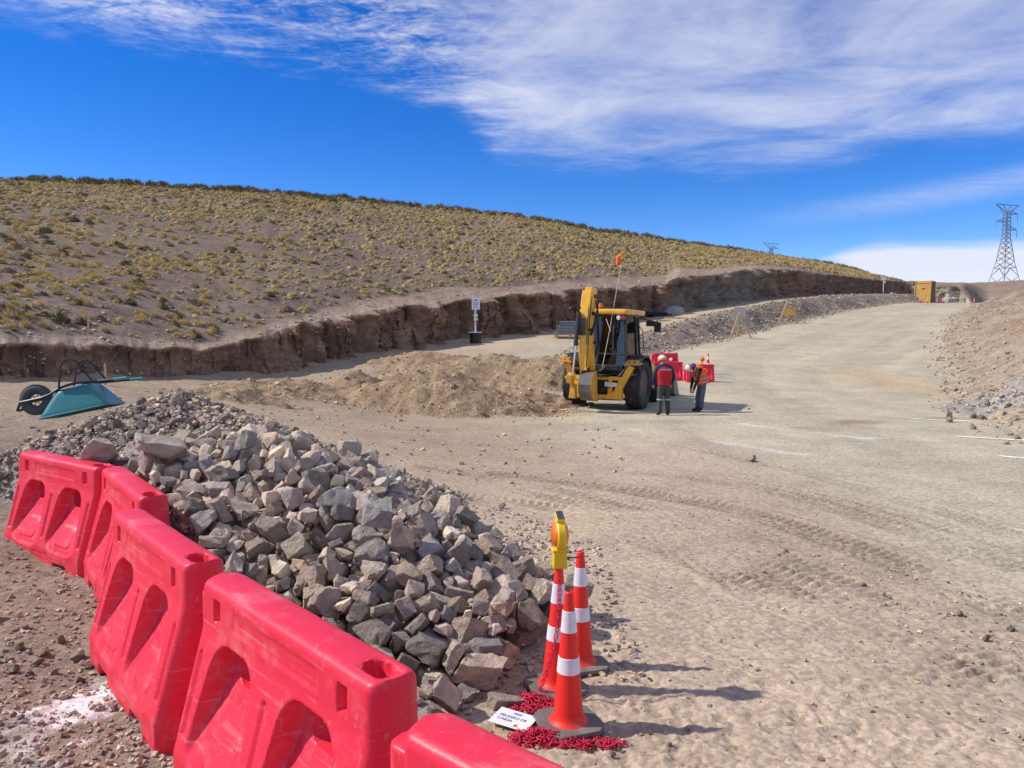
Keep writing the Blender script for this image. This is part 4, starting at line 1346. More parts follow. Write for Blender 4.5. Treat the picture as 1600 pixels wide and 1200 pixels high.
    14,186,-823,4679,305,11,83,-14,52, 1,218,-2004,5935,687,42,15,-66,-60, 10,242,-2897,7186,1137,1,54,-74,-40, 2,222,-3558,7235,955,81,-8,25,-53, 3,310,-1245,4978,418,34,22,-76,-51,
    3,187,-2676,6250,622,20,35,-8,91, 9,285,-743,7150,569,24,-15,44,-85, 4,254,-3166,6958,1073,18,38,81,41, 11,242,-2364,7299,1133,69,-57,34,30, 7,267,-849,7885,486,12,-89,34,28,
    7,277,-578,5413,515,86,-34,-23,-31, 15,242,13,4972,332,38,56,-71,-21, 6,281,-1138,5156,338,6,14,-16,-98, 10,247,-1483,8498,508,6,-8,-94,32, 14,270,-2014,5544,479,29,-61,-5,-73,
    4,193,-323,4169,55,4,-10,68,72, 1,269,-3120,6756,939,57,47,61,30, 5,254,825,5550,128,58,-61,-25,-48, 13,163,-438,7522,333,3,-65,-32,69, 15,326,-1013,5453,623,16,-99,-2,0,
    15,288,-963,4721,405,28,93,-4,-21, 13,250,-1295,5871,794,85,44,27,9, 4,160,-434,4811,302,62,-74,23,12, 7,197,437,4669,64,12,-71,-2,-69, 15,208,-483,6051,592,65,-14,10,-74,
    3,326,340,4937,171,31,30,50,-75, 13,276,-2287,5936,806,31,-75,11,57, 0,304,-1355,6814,904,60,17,-54,-56, 12,264,-1149,4707,309,66,55,-21,-48, 4,178,-2302,6871,1041,16,55,10,81,
    11,300,-970,8834,270,46,25,-42,-74, 14,177,-500,6231,517,21,66,-69,-22, 14,322,871,5767,89,43,60,23,64, 11,259,-582,6213,609,1,-35,-75,56, 11,249,661,6352,67,85,51,11,5,
    0,241,-815,8184,362,15,53,-76,35, 15,311,-2742,6452,839,94,15,9,-29, 11,270,-2599,7008,1152,86,-21,10,-45, 8,270,-3135,7086,1143,69,-67,27,1, 6,300,-2437,7487,1177,5,49,23,-84,
    5,264,-2481,7787,1132,1,64,66,-38, 8,296,-1940,6382,861,65,-40,15,-62, 12,206,350,5757,195,78,-55,-8,-28, 15,161,-1474,5211,435,62,41,-35,-57, 9,173,-207,6866,499,63,-46,48,40,
    2,236,-1158,6023,847,56,24,-72,-33, 12,248,-2193,5578,657,99,-9,4,12, 15,203,-102,5823,445,13,26,0,96, 4,320,-734,7015,678,58,-3,-48,-65, 4,308,-1352,5152,377,6,64,20,-74,
    5,289,14,6782,401,42,72,33,43, 3,217,-2283,6255,726,66,54,-18,-49, 14,299,-1663,5625,388,8,-33,93,16, 10,224,-828,4985,341,18,40,-27,86, 15,270,118,5227,229,85,16,33,-38,
    7,315,-2111,7094,1087,26,50,39,73, 14,166,341,5834,249,84,-49,-5,-24, 10,238,-2132,6890,1085,59,-6,-76,-27, 13,315,-651,3948,95,70,-4,4,-72, 7,210,459,6455,265,63,5,56,-54,
    4,163,-1701,5331,422,71,-15,-56,40, 14,297,-3469,7603,969,49,-12,-85,12, 11,186,-1503,4946,233,77,-60,20,-5, 6,283,-201,6422,431,20,-43,84,-25, 13,326,-1620,7545,1068,0,-10,72,-69,
    8,317,-2087,5150,536,0,-53,72,45, 2,293,-2062,7311,1152,38,78,-24,43, 5,160,-2511,5993,671,47,46,72,-22, 13,193,-1726,5507,514,17,-58,-65,-46, 12,245,-175,4728,222,4,17,-98,-5,
    1,309,-1530,4656,108,4,-51,-61,-61, 9,186,311,4648,55,2,49,63,-60, 15,197,-2362,7845,1058,56,44,36,60, 11,198,-2015,6859,1074,63,-29,58,-43, 6,250,-641,6462,610,54,15,-11,82,
    3,270,16,4428,212,74,19,50,-41, 6,271,-2380,6215,878,83,-54,-12,-5, 11,161,-1421,6683,869,1,-79,48,-39, 9,263,-2343,7639,1118,3,45,73,-52, 11,285,-1728,6968,1010,84,19,32,41,
    13,210,-524,5894,509,49,44,-68,-31, 13,163,-83,5691,268,24,26,-36,-87, 9,226,-675,4111,171,72,-44,13,52, 2,282,-825,5630,675,83,25,44,22, 2,181,-668,5127,443,28,-92,-12,24,
    6,280,-1992,5349,520,56,53,-16,-62, 7,214,-702,4925,390,77,-43,48,-2, 9,314,-1214,6353,772,80,-60,-5,-3, 10,260,-224,5364,449,46,52,-19,-70, 0,210,438,4842,55,80,50,-13,30,
    8,166,-1049,4273,30,9,-28,94,-18, 2,163,-4091,8166,550,2,31,95,4, 13,245,-725,4315,220,51,24,50,66, 4,221,-1112,5527,460,67,58,-41,21, 9,255,-1206,7776,649,1,37,-54,-76,
    13,251,183,6970,318,55,-42,42,-59, 12,203,-2643,8915,566,0,7,7,100, 1,166,326,6892,54,91,-5,7,-40, 1,244,207,5872,188,30,94,-18,3, 7,274,82,5809,388,17,-17,97,0,
    2,171,-559,5595,426,8,56,-58,58, 9,227,-1022,4892,373,17,-43,76,46, 7,252,-573,4975,397,1,-24,20,95, 8,232,-1400,6424,820,63,-38,-67,-11, 3,218,-1801,6881,1085,87,14,-26,39,
    14,163,-1883,6231,872,51,39,-62,45, 10,318,-876,4825,267,20,-34,85,34, 11,297,325,5390,267,26,22,19,-92, 15,328,-3677,7401,1007,79,-40,24,-40, 8,295,-3338,7882,1052,62,-47,8,-62,
    9,223,-356,4524,303,26,-34,-64,-64, 14,218,-1389,4602,300,5,-100,-6,5, 14,200,-2583,6069,708,25,56,-43,66, 11,174,-1620,4668,302,16,-60,76,-18, 10,144,-2128,7207,1186,31,79,50,18,
    10,169,355,4796,187,58,-20,-42,-67, 14,133,-1711,5915,754,6,6,-32,94, 14,108,-1473,5401,516,23,11,93,-28, 11,100,-957,4288,151,15,-44,-88,-4, 7,130,-728,4731,345,27,11,-4,95,
    12,189,-1814,5290,380,52,68,49,-19, 15,186,-844,4869,402,26,5,-13,-96, 2,132,378,5564,192,15,42,-78,-43, 15,153,-1015,6879,780,15,31,-93,-8, 9,153,-835,7028,591,40,13,-90,11,
    1,113,-484,4238,172,76,26,11,58, 10,169,-2000,5768,657,7,48,24,84, 7,119,-2597,6254,775,18,-91,-37,4, 12,165,50,5050,115,50,44,51,-54, 11,131,-276,5897,439,1,42,37,-83,
    10,160,-1861,5367,509,18,-72,-55,-39, 11,174,-2200,6928,1020,37,-65,36,56, 14,96,-328,5497,427,77,38,-42,30, 15,124,-1696,5609,515,32,87,15,-36, 15,134,64,4912,237,91,-25,-17,-28,
    5,165,-4489,8214,353,12,22,-60,-76, 10,130,-1440,4494,279,29,-68,7,67, 8,164,-2069,5649,609,77,55,-12,32, 0,160,-798,8567,175,2,-33,-40,-86, 6,156,589,4992,163,28,-78,56,-2,
    8,125,-756,4901,314,17,56,-61,53, 6,159,-2564,7262,1177,35,-92,-12,11, 14,180,-1059,4534,303,22,3,-88,-43, 8,144,-1766,6573,949,68,-49,-15,53, 11,189,-1678,6241,942,34,26,-85,30,
    9,96,-2685,7072,1023,79,-61,-6,0, 8,173,-2129,5093,649,24,63,-24,70, 12,141,-79,4763,326,34,-87,37,-4, 4,114,-417,5262,398,45,5,-41,-79, 15,138,-1735,5684,597,49,76,30,29,
    8,152,-2810,6801,913,51,-76,38,-13, 12,172,-231,4311,161,97,-10,-16,15, 2,167,-4204,8442,415,24,42,70,53, 3,147,-2192,7005,1124,56,3,-66,50, 4,182,-1926,7070,1004,71,56,-41,-13,
    7,160,-2832,6881,999,46,-32,-33,-76, 0,139,-943,4489,142,0,-100,-2,-7, 14,149,-2008,6226,832,22,-15,96,-10, 5,158,-894,6076,732,68,-64,-21,-29, 0,149,-644,6077,531,4,17,-19,97,
    0,179,-2975,7757,1126,69,18,48,51, 10,156,-2922,6446,938,6,45,-87,-18, 9,133,-2918,6487,750,72,-30,-11,62, 2,169,-130,4868,383,30,-83,-16,-45, 9,124,-1794,6761,1019,92,7,38,-8,
    7,135,-127,4389,206,48,-9,-62,61, 10,146,-2259,6057,807,63,-11,-11,76, 8,147,-1650,5074,378,26,80,-53,-4, 14,170,-185,5721,422,17,52,-23,-81, 10,116,356,6020,263,23,-56,40,68,
    10,143,-3189,6884,835,67,-61,-33,27, 4,152,70,5303,352,81,-30,-7,50, 2,168,-1273,4798,381,11,91,-5,40, 13,177,-1097,5123,461,24,18,57,77, 2,164,-137,4711,309,25,-23,-80,49,
    10,132,-498,4865,364,28,-85,31,-34, 15,178,-4289,7858,597,83,30,-14,-44, 13,170,-2226,6163,837,39,-31,-86,-13, 6,161,529,4756,57,23,68,-13,69, 0,159,-2319,5358,365,59,-12,-36,-72,
    4,106,-1662,7257,932,71,18,-64,-23, 12,156,-1907,4945,286,90,24,-5,37, 7,157,416,4402,38,1,-23,97,1, 3,186,-1664,5808,701,40,-37,56,62, 12,185,-4055,7817,654,53,-28,76,26,
    14,186,155,5795,293,13,-61,78,-7, 7,186,-2065,8623,665,31,70,27,-59, 13,124,-2256,6948,1089,41,-55,71,14, 15,117,-3214,6965,954,11,-19,-20,-96, 3,173,-2071,6345,901,14,72,34,-58,
    15,188,-1627,6060,779,67,-59,-32,31, 2,174,500,5661,193,15,46,-87,8, 6,176,-2717,6845,961,65,64,-37,19, 1,143,-1535,5481,528,11,99,-9,-7, 5,162,-2265,6338,896,34,-58,-72,-19,
    12,113,-1669,6889,1039,79,11,56,-23, 10,181,-2802,6317,820,19,-18,78,57, 2,164,-1450,4988,311,30,-68,49,-46, 3,113,-782,5811,583,4,7,-100,-6, 1,110,-1926,6926,998,79,9,60,11,
    6,103,359,5264,291,46,-38,73,-34, 1,112,-1191,5572,496,13,35,88,29, 3,127,-1431,6829,964,42,-31,-21,83, 0,165,-957,5789,532,50,53,-64,-24, 12,170,-765,6565,627,41,22,-64,-62,
    5,178,-2472,7941,1110,8,-84,-40,37, 2,105,-998,4371,82,32,-38,56,-66, 4,140,-1821,5871,738,17,26,-33,89, 11,164,-31,5080,433,49,-72,37,-31, 6,165,-3083,6573,959,79,-27,51,21,
    7,100,-2289,6972,1040,30,-42,46,-73, 14,148,-1856,7504,963,58,44,-68,1, 7,181,-2851,6758,1002,7,2,21,-98, 9,159,-1730,6009,742,27,5,78,56, 6,172,231,5310,318,39,-26,-48,74,
    6,172,-1499,5141,366,68,-28,22,-64, 4,139,-98,5018,374,22,18,-77,-57, 8,148,-1525,4690,317,59,-21,-64,44, 10,139,-1562,6040,706,36,-87,28,20, 10,103,-1998,6507,880,45,-77,-32,31,
    2,177,-1648,5381,498,2,-57,47,-68, 2,140,-1719,5957,661,70,-16,-67,21, 6,135,-1303,5623,636,20,62,75,7, 6,113,-1055,6080,808,38,9,20,-90, 1,105,945,5629,27,57,60,-30,-47,
    7,144,-217,4453,208,83,-20,8,-51, 9,150,-1644,7346,930,47,26,84,0, 13,128,-2269,5846,698,13,-90,-28,32, 12,152,-2570,6343,878,7,-71,-56,42, 4,174,116,6003,364,72,66,10,-19,
    5,187,-1184,5205,462,59,-74,14,28, 8,185,535,5095,193,25,2,79,-56, 1,103,-2174,6688,968,32,89,-16,27, 13,126,-1139,4934,243,15,-52,82,15, 7,176,-886,5564,499,18,-76,-55,28,
    4,139,-2706,6974,1090,95,11,-28,-1, 5,119,-970,6078,765,82,34,-35,-30, 15,175,-1612,5954,657,62,54,-12,-55, 6,150,-1335,6290,887,82,13,55,11, 15,163,-1101,4938,411,31,-20,-8,92,
    15,155,127,4644,148,42,-58,46,-53, 13,182,-2739,6266,754,3,34,-85,-39, 11,184,-1574,9106,320,16,70,-9,69, 5,160,-1376,4447,220,8,95,28,10, 11,121,-1993,4948,233,47,13,12,87,
    14,143,-2657,5368,89,10,-7,97,20, 1,178,-477,4182,217,77,41,19,-44, 10,137,-1241,5207,386,29,43,84,-16, 12,150,-1705,5876,680,81,56,15,-5, 8,143,-1615,4722,367,35,-72,50,-33,
    10,185,-1803,4984,420,57,-11,-58,-57, 1,186,-2694,6204,727,39,40,78,-27, 2,138,-1980,7129,1063,13,-5,1,-99, 1,141,-1121,5404,435,96,-17,19,-13, 7,104,-1965,4906,168,37,-86,-33,8,
    15,176,-2274,6056,893,58,-39,35,-63, 11,166,-3029,7193,1160,67,23,66,23, 15,148,-2290,6685,956,46,10,13,87, 11,118,-2837,6584,973,2,-86,46,22, 2,136,-4031,7715,669,19,-1,-47,86,
    14,128,-1053,5206,441,41,87,-1,-27, 12,121,-2480,6702,848,8,50,-70,-51, 12,185,-1350,6592,842,38,38,84,12, 6,115,520,5292,40,24,-4,97,4, 6,165,-939,6872,677,20,79,-57,-8,
    15,140,293,5233,171,11,-81,6,-57, 11,121,-2841,6417,650,75,-21,-22,59, 8,102,-3975,7795,659,38,51,-65,-42, 11,98,-2850,6679,969,60,-33,47,55, 0,140,-1532,4873,326,70,-48,28,-45,
    5,184,-370,5020,374,60,-61,-49,14, 6,142,-787,6193,741,17,-69,-53,-46, 6,147,-905,5973,716,91,-6,41,-3, 9,110,-4374,8125,415,45,52,7,-72, 9,111,-2636,6170,640,84,36,13,40,
    2,141,-2412,5601,379,59,-13,-12,-79, 6,155,-2569,6529,998,5,66,-39,64, 2,125,-2056,6121,813,27,24,-86,37, 15,167,-2141,5399,527,15,62,61,-48, 7,106,94,4563,79,6,-77,-43,47,
    7,138,-2988,6814,976,44,-89,0,-15, 11,131,-4270,7786,529,88,35,-27,-15, 3,184,-2758,6608,953,20,48,29,-80, 9,185,-2091,5738,626,88,-31,-31,20, 9,140,-3971,7651,698,60,-19,32,-71,
    10,174,-2294,6777,1022,68,-55,31,38, 15,167,-995,7119,686,29,-25,24,89, 14,107,-1810,6034,734,24,83,21,45, 2,145,-651,4391,236,37,-58,7,-72, 11,175,170,6095,325,11,36,92,7,
    6,144,-2548,7380,1134,20,74,19,-62, 14,93,-2047,4985,499,48,-63,-60,-14, 7,188,-1132,8004,518,79,-4,24,56, 5,134,-706,4805,373,27,71,-8,64, 5,142,-1535,5460,448,61,34,43,57,
    9,146,-4391,8242,385,46,38,71,-39, 15,133,54,4631,129,39,-15,-25,87, 9,105,-827,5834,615,20,78,14,57, 7,176,-715,6274,743,39,-15,89,-17, 7,177,230,4141,52,61,-51,46,-40,
    2,153,-864,5760,561,50,-9,-34,-79, 10,177,-1110,6857,861,35,30,-9,-88, 11,100,-1588,5468,491,63,0,3,78, 14,117,-1678,6231,844,19,-63,-70,27, 3,156,214,4685,149,16,60,14,-78,
    12,153,2,5223,268,65,-31,66,23, 10,123,-1053,4068,19,4,41,91,-6, 7,159,-2046,5677,516,2,77,-62,14, 3,171,-637,4125,61,76,-65,-4,2, 12,184,-1501,4555,309,2,79,60,-10,
    12,180,-817,5251,343,53,7,-53,-67, 7,161,-1092,5753,713,75,-26,-48,38, 1,100,-208,5088,285,86,-25,-6,44, 6,118,-841,5465,548,26,51,38,72, 3,175,-1736,6314,892,71,63,0,-30,
    2,181,500,5324,190,7,-50,54,-67, 13,120,-546,6537,500,74,59,24,-21, 1,153,-1390,6588,925,16,-94,-22,21, 1,91,-286,4921,357,60,51,-24,56, 12,101,-294,6154,490,60,-73,-33,-8,
    4,172,-2932,7075,1091,58,78,7,-19, 7,110,443,5951,210,48,-46,66,-36, 2,103,-2353,5962,672,13,-95,-10,25, 0,166,-363,6377,490,5,25,-92,30, 7,163,-382,5372,413,44,-15,-70,54,
    12,98,-533,4137,172,95,-21,17,-16, 4,141,-111,4845,287,45,-82,-35,8, 8,128,-1375,4480,286,11,84,52,-12, 10,177,-2397,6658,1007,47,-60,63,16, 2,151,-603,4200,218,19,20,62,73,
    10,106,-1979,5464,583,22,5,-15,96, 4,145,-2732,6768,955,55,71,31,-29, 12,175,-2423,5474,182,14,88,-35,-29, 1,158,-1719,6139,736,83,-12,-21,-51, 13,153,-1022,5344,436,35,6,88,32,
    7,116,-1059,6904,718,21,11,-97,4, 0,158,-242,5152,349,81,-54,0,21, 13,100,-2850,6621,925,68,72,9,-9, 5,189,-306,4023,245,43,53,61,-41, 15,157,202,4956,213,36,6,-80,48,
    11,127,-2642,6796,1022,78,-45,8,42, 3,156,-2675,7120,1094,47,51,56,-44, 1,156,-2785,6341,700,36,-51,8,-77, 10,136,-261,5091,330,64,68,29,-21, 12,152,-1021,7691,539,60,8,25,76,
    15,174,-2604,6560,897,92,10,-19,32, 15,131,67,4665,29,97,5,-22,2, 10,117,-449,5314,442,24,5,46,-85, 13,186,-433,5487,513,57,30,38,66, 9,129,-4034,7606,659,8,92,-13,35,
    6,147,160,4722,52,69,31,-36,54,
]

# ------------------------------------------------------------------ rock pile and stone pile
def pile_core(name, axis, slope, drop, xr, yr, parent, tone):
    gx, gy = np.meshgrid(np.arange(*xr, .08), np.arange(*yr, .08))
    x, y = gx.ravel(), gy.ravel()
    g = z_ground(x, y)
    z = z_pile(x, y, axis, slope) - drop + .05 * fbm(x, y, 4, 3, 7)
    z = np.minimum(z, g + .9 * (behind_bar(x, y) - .32))
    nr, nc = gx.shape
    i = np.arange((nr - 1) * (nc - 1))
    a = (i // (nc - 1)) * nc + i % (nc - 1)
    F = np.stack([a, a + 1, a + nc + 1, a + nc], 1)
    F = F[(z[F] > g[F] - .06).any(1)]
    u, inv = np.unique(F, return_inverse=True)
    me = mesh_np(name, np.stack([x, y, np.maximum(z, g - .05)], 1)[u], inv.reshape(-1, 4))
    add_col(me, np.tile(np.array([.22, .19, .16]) * tone, (len(u), 1)))
    o = link(name, me, MATS['loose_earth'], parent)
    o['kind'] = 'stuff'
    return o


def seen_size(x, y, z, s):
    return s / max(1.0, math.sqrt(x * x + y * y + (z - CAM_H) ** 2))


A_ = np.array(PILE, float).reshape(-1, 9)
_zp = z_pile(A_[:, 2] / 1000, A_[:, 3] / 1000, AXIS_ROCK, .52)
A_ = A_[((A_[:, 4] / 1000 < np.maximum(_zp, 0) + .20) | (A_[:, 2] < -1500)) & (A_[:, 2] < 520) & ~((A_[:, 2] > -30) & (A_[:, 3] < 5080)) & ~((A_[:, 2] > 220) & (A_[:, 3] < 5420)) & ~((A_[:, 2] > -350) & (A_[:, 3] < 4560))
        & (-sdist(np.array(AXIS_ROCK)[:, :2], A_[:, 2] / 1000, A_[:, 3] / 1000) < np.interp(A_[:, 2] / 1000, [-2.4, -1.2, 0], [1.4, .8, .62]))]
rock_pile = empty('rock_pile', (-1.8, 6.4, 0))
tag(rock_pile, 'big pile of broken grey rocks heaped behind the red barriers', 'rock pile')
_rs = np.random.RandomState(77)
_rank = np.argsort([-seen_size(r[2] / 1000, r[3] / 1000, r[4] / 1000, r[1] / 1000) * (1.0 if r[4] > 250 else .8) for r in A_])
_as_part = set(_rank[:300].tolist())
_t = tints(_rs, len(A_), 1.40)
_VV, _FF, _CC, _b0 = [], [], [], 0
_small = []
for _m in ROCKS_LOW:
    _V = np.array([v.co for v in _m.vertices])
    _small.append((_V, np.array([list(p.vertices) for p in _m.polygons])))
for _i, _r in enumerate(A_):
    _p = Vector((_r[2], _r[3], _r[4])) / 1000
    _q = Quaternion(_r[5:9] / 100).normalized()
    _s = _r[1] / 1000
    if _i in _as_part:
        o = link('rock', ROCKS[int(_r[0])], None, rock_pile)
        o.location = _p - rock_pile.location
        o.rotation_mode = 'QUATERNION'
        o.rotation_quaternion = _q
        o.scale = (_s, _s, _s)
        o.color = (*_t[_i], 1)
    else:
        _V, _F = _small[int(_r[0])]
        _M = np.array(_q.to_matrix())
        _VV.append(_V @ _M.T * _s + np.array(_p - rock_pile.location))
        _FF.append(_F + _b0)
        _CC.append(np.tile(_t[_i], (len(_V), 1)))
        _b0 += len(_V)
_me = mesh_np('rubble', np.concatenate(_VV), np.concatenate(_FF))
_me.set_sharp_from_angle(angle=R(32))
add_col(_me, np.concatenate(_CC))
link('rubble', _me, M_STONES, rock_pile)['kind'] = 'stuff'
_c = pile_core('rubble_core', AXIS_ROCK, .52, .30, (-6.5, 2.2), (3.6, 11), rock_pile, 1.0)
_c.location = -rock_pile.location
# a few large blocks resting on the crest, where the photograph has them
for _px, _py, _Y, _s, _v, _rz, _col in ((252, 700, 6.75, .52, 0, .5, (.40, .345, .275)), (160, 706, 7.35, .44, 4, 1.1, (.40, .335, .26)), (590, 800, 5.55, .34, 2, .3, (.36, .335, .30)), (384, 690, 6.6, .30, 5, 2.0, (.33, .29, .26)),
                                    (720, 1020, 4.75, .32, 3, 0.2, (.29, .24, .21)), (787, 1098, 4.42, .26, 8, .2, (.38, .34, .28)), (545, 1030, 4.4, .25, 6, 1.0, (.31, .28, .26)), (675, 1072, 4.45, .22, 7, 2.0, (.33, .30, .28)), (728, 1082, 4.5, .22, 9, 1.0, (.31, .27, .24))):
    o = link('rock', ROCKS[_v], None, rock_pile)
    o.location = at(_px, _py, _Y) - rock_pile.location
    o.rotation_euler = (.25, .2 if _v != 8 or _py > 1000 else 1.35, _rz)
    o.scale = (_s,) * 3
    o.color = (*[c * 1.2 for c in _col], 1)
# grit between the rocks and round the right-hand toe
_n = 1500
_x, _y = _rs.uniform(-4.6, .9, _n * 4), _rs.uniform(4.0, 9.6, _n * 4)
_zp = z_pile(_x, _y, AXIS_ROCK, .52)
_g = z_ground(_x, _y)
_k = np.nonzero((_zp > _g - .16) & (_zp < _g + .5) & (behind_bar(_x, _y) > .3))[0][:_n]
_z = np.maximum(_zp[_k] - .22, _g[_k])
scatter('grit', np.stack([_x[_k] + 1.8, _y[_k] - 6.4, _z + .01], 1), _rs.uniform(.02, .075, len(_k)), _rs, tints(_rs, len(_k), 1.35), M_STONES, rock_pile)

stone_pile = empty('stone_pile', (-4.4, 9.3, .6))
tag(stone_pile, 'pile of small grey broken stone behind the larger rocks, next to the wheelbarrow', 'stone pile')
_c = pile_core('rubble_core', AXIS_STONE, .5, .07, (-9, 0), (6, 14), stone_pile, 1.2)
_c.location = -stone_pile.location
_n = 7600
_x, _y = _rs.uniform(-8.0, -.6, _n * 3), _rs.uniform(7.0, 12.5, _n * 3)
_zp, _g = z_pile(_x, _y, AXIS_STONE, .5), z_ground(_x, _y)
_zr = z_pile(_x, _y, AXIS_ROCK, .52)
_k = np.nonzero((_zp > _g - .12 + .1 * fbm(_x, _y, 1.2, 3, 3)) & (_zp > _zr - .12) & (behind_bar(_x, _y) > .34))[0][:_n]
_x, _y, _z = _x[_k], _y[_k], np.maximum(np.minimum(_zp[_k] - .05, _g[_k] + .9 * (behind_bar(_x[_k], _y[_k]) - .3)), _g[_k])
_sz = .045 + .075 * _rs.uniform(0, 1, len(_k)) ** 2.2
_big = _rs.uniform(0, 1, len(_k)) < .035
_sz[_big] = _rs.uniform(.12, .2, _big.sum())
_z += .06 * _rs.uniform(0, 1, len(_k))
_t = tints(_rs, len(_k), 1.22, .03)
_rank = np.argsort([-seen_size(a, b, c, d) for a, b, c, d in zip(_x, _y, _z, _sz)])
_pos = np.stack([_x, _y, _z], 1)
for _i in _rank[:300]:
    o = link('stone', ROCKS[_i % 16], None, stone_pile)
    o.location = Vector(_pos[_i]) - stone_pile.location
    o.rotation_euler = tuple(_rs.uniform(0, 6.28, 3))
    o.scale = (_sz[_i] * 1.15,) * 3
    o.color = (*_t[_i], 1)
_rest = _rank[300:]
scatter('small_stones', _pos[_rest] - np.array(stone_pile.location), _sz[_rest] * 1.15, _rs, _t[_rest], M_STONES, stone_pile)


# ------------------------------------------------------------------ plastic barriers
def barrier_meshes():
    L, H = BAR_L, BAR_H
    nu, nv = 168, 104
    u, v = np.meshgrid(np.linspace(0, L, nu), np.linspace(0, 1, nv))
    env = np.interp(v, [0, .03, .19, .23, .75, .79, 1.0], [.265, .275, .275, .262, .118, .110, .104])
    for _ in range(3):
        env[1:-1] = (env[:-2] + 2 * env[1:-1] + env[2:]) / 4
    T = env.copy()
    hole = np.zeros(u.shape, bool)
    hsd = np.full(u.shape, 9.0)

    def rbox(x, y, hx, hy, r):
        dx, dy = np.abs(x) - hx + r, np.abs(y) - hy + r
        return np.hypot(np.maximum(dx, 0), np.maximum(dy, 0)) + np.minimum(np.maximum(dx, dy), 0) - r
    for uc in (.43, L - .43):
        hw = np.interp(v, [.2, .8], [.285, .195])
        sd = rbox((u - uc) / hw * .23, v - .460, .23, .295, .13)
        m = sstep(sd, .008, -.026)
        inner = np.interp(v, [.17, .22, .50, .60, 1], [.264, .248, .085, .042, .04])
        pm = sstep(rbox((u - uc) / np.interp(v, [.22, .45], [1.15, .9]), v - .325, .13, .085, .04), .006, -.006)
        inner = inner + .011 * pm
        T = T * (1 - m) + np.minimum(T, inner) * m
        hs = rbox(u - uc, v - .655, .135, .085, .08)
        hole |= hs < 0
        hsd = np.minimum(hsd, hs)
    for uc in (.085, L / 2, L - .085):                                   # grooves down the three ribs
        g = rbox(u - uc, v - .47, .016, .20, .016)
        T -= .016 * sstep(g, .008, -.008)
    T -= .007 * sstep(rbox(u - L / 2, v - .885, .40, .045, .01), .004, -.006)  # name panel, blank
    for uc in (.20, L - .20):
        T -= .05 * sstep(rbox(u - uc, v - .885, .032, .052, .008), .005, -.006)
    T -= .006 * sstep(rbox(u - L / 2, v - .11, .15, .035, .01), .004, -.004)
    e = np.minimum(u, L - u)
    T = T * (.50 + .50 * np.sqrt(np.clip(1 - (1 - np.clip(e / .045, 0, 1)) ** 2, 0, 1)))
    top = np.clip((v - .955) / .045, 0, 1)
    T = T - .036 * (1 - np.sqrt(np.clip(1 - top ** 2, 0, 1)))
    low = np.zeros(nu)
    uu = u[0]
    for uc in (.40, L - .40):
        low = np.maximum(low, .075 * sstep(np.abs(uu - uc), .15, .11))
    z = np.maximum(v * H, low[None] * np.clip(1 - v / .16, 0, 1) + v * H)
    T += .003 * fbm(u, v, 3, 3, 5)
    # pull the edge of each window onto its smooth outline
    gv, gu = np.gradient(hsd, v[1, 0] - v[0, 0], u[0, 1] - u[0, 0])
    rimv = (hsd <= 0) & (hsd > -.018)
    k_ = np.where(rimv, -hsd, 0) / (gu ** 2 + gv ** 2 + 1e-6)
    u, z = u + gu * k_, z + gv * k_
    V = np.concatenate([np.stack([u - L / 2, -T, z], -1).reshape(-1, 3), np.stack([u - L / 2, T, z], -1).reshape(-1, 3)])
    N = nu * nv
    cell = (hole[:-1, :-1] & hole[1:, 1:] & hole[:-1, 1:] & hole[1:, :-1])
    F = []
    for j in range(nv - 1):
        for i in range(nu - 1):
            a = j * nu + i
            if not cell[j, i]:
                F.append((a, a + 1, a + nu + 1, a + nu))
                F.append((N + a, N + a + nu, N + a + nu + 1, N + a + 1))
            else:
                for (dj, di, p, q) in ((-1, 0, a, a + 1), (1, 0, a + nu + 1, a + nu), (0, -1, a + nu, a), (0, 1, a + 1, a + nu + 1)):
                    if not cell[j + dj, i + di]:
                        F.append((q, p, N + p, N + q))
    for j in range(nv - 1):                                              # end caps
        a = j * nu
        F.append((a, a + nu, N + a + nu, N + a))
        a = j * nu + nu - 1
        F.append((a + nu, a, N + a, N + a + nu))
    for i in range(nu - 1):                                              # underside
        F.append((i + 1, i, N + i, N + i + 1))
    # top strip with the socket for the joining pin
    ns = 20
    base = len(V)
    row = (nv - 1) * nu
    yt = T[-1]
    W_ = [V]
    for k in range(1, ns):
        s = k / ns * 2 - 1
        yy = s * yt
        zz = H + .006 * (1 - s * s)
        du, dy = uu - (L - .12), yy
        dip = sstep(np.hypot(du / 1.25, dy), .052, .046) * .16
        dent = .022 * sstep(uu, L - .23, L - .10) * (1 - .5 * s * s)
        W_.append(np.stack([uu - L / 2, yy, zz - dip - dent * sstep(np.abs(s), 1, .6)], 1))
    V = np.concatenate(W_)
    rows = [row + np.arange(nu)] + [base + (k - 1) * nu + np.arange(nu) for k in range(1, ns)] + [N + row + np.arange(nu)]
    for k in range(ns):
        for i in range(nu - 1):
            F.append((rows[k][i], rows[k][i + 1], rows[k + 1][i + 1], rows[k + 1][i]))
    for c in (0, nu - 1):
        F3 = [(int(rows[k][c]), int(rows[k + 1][c])) for k in range(ns)]
    body = mesh_np('barrier_body', V, np.array(F))
    body.set_sharp_from_angle(angle=R(55))
    return body


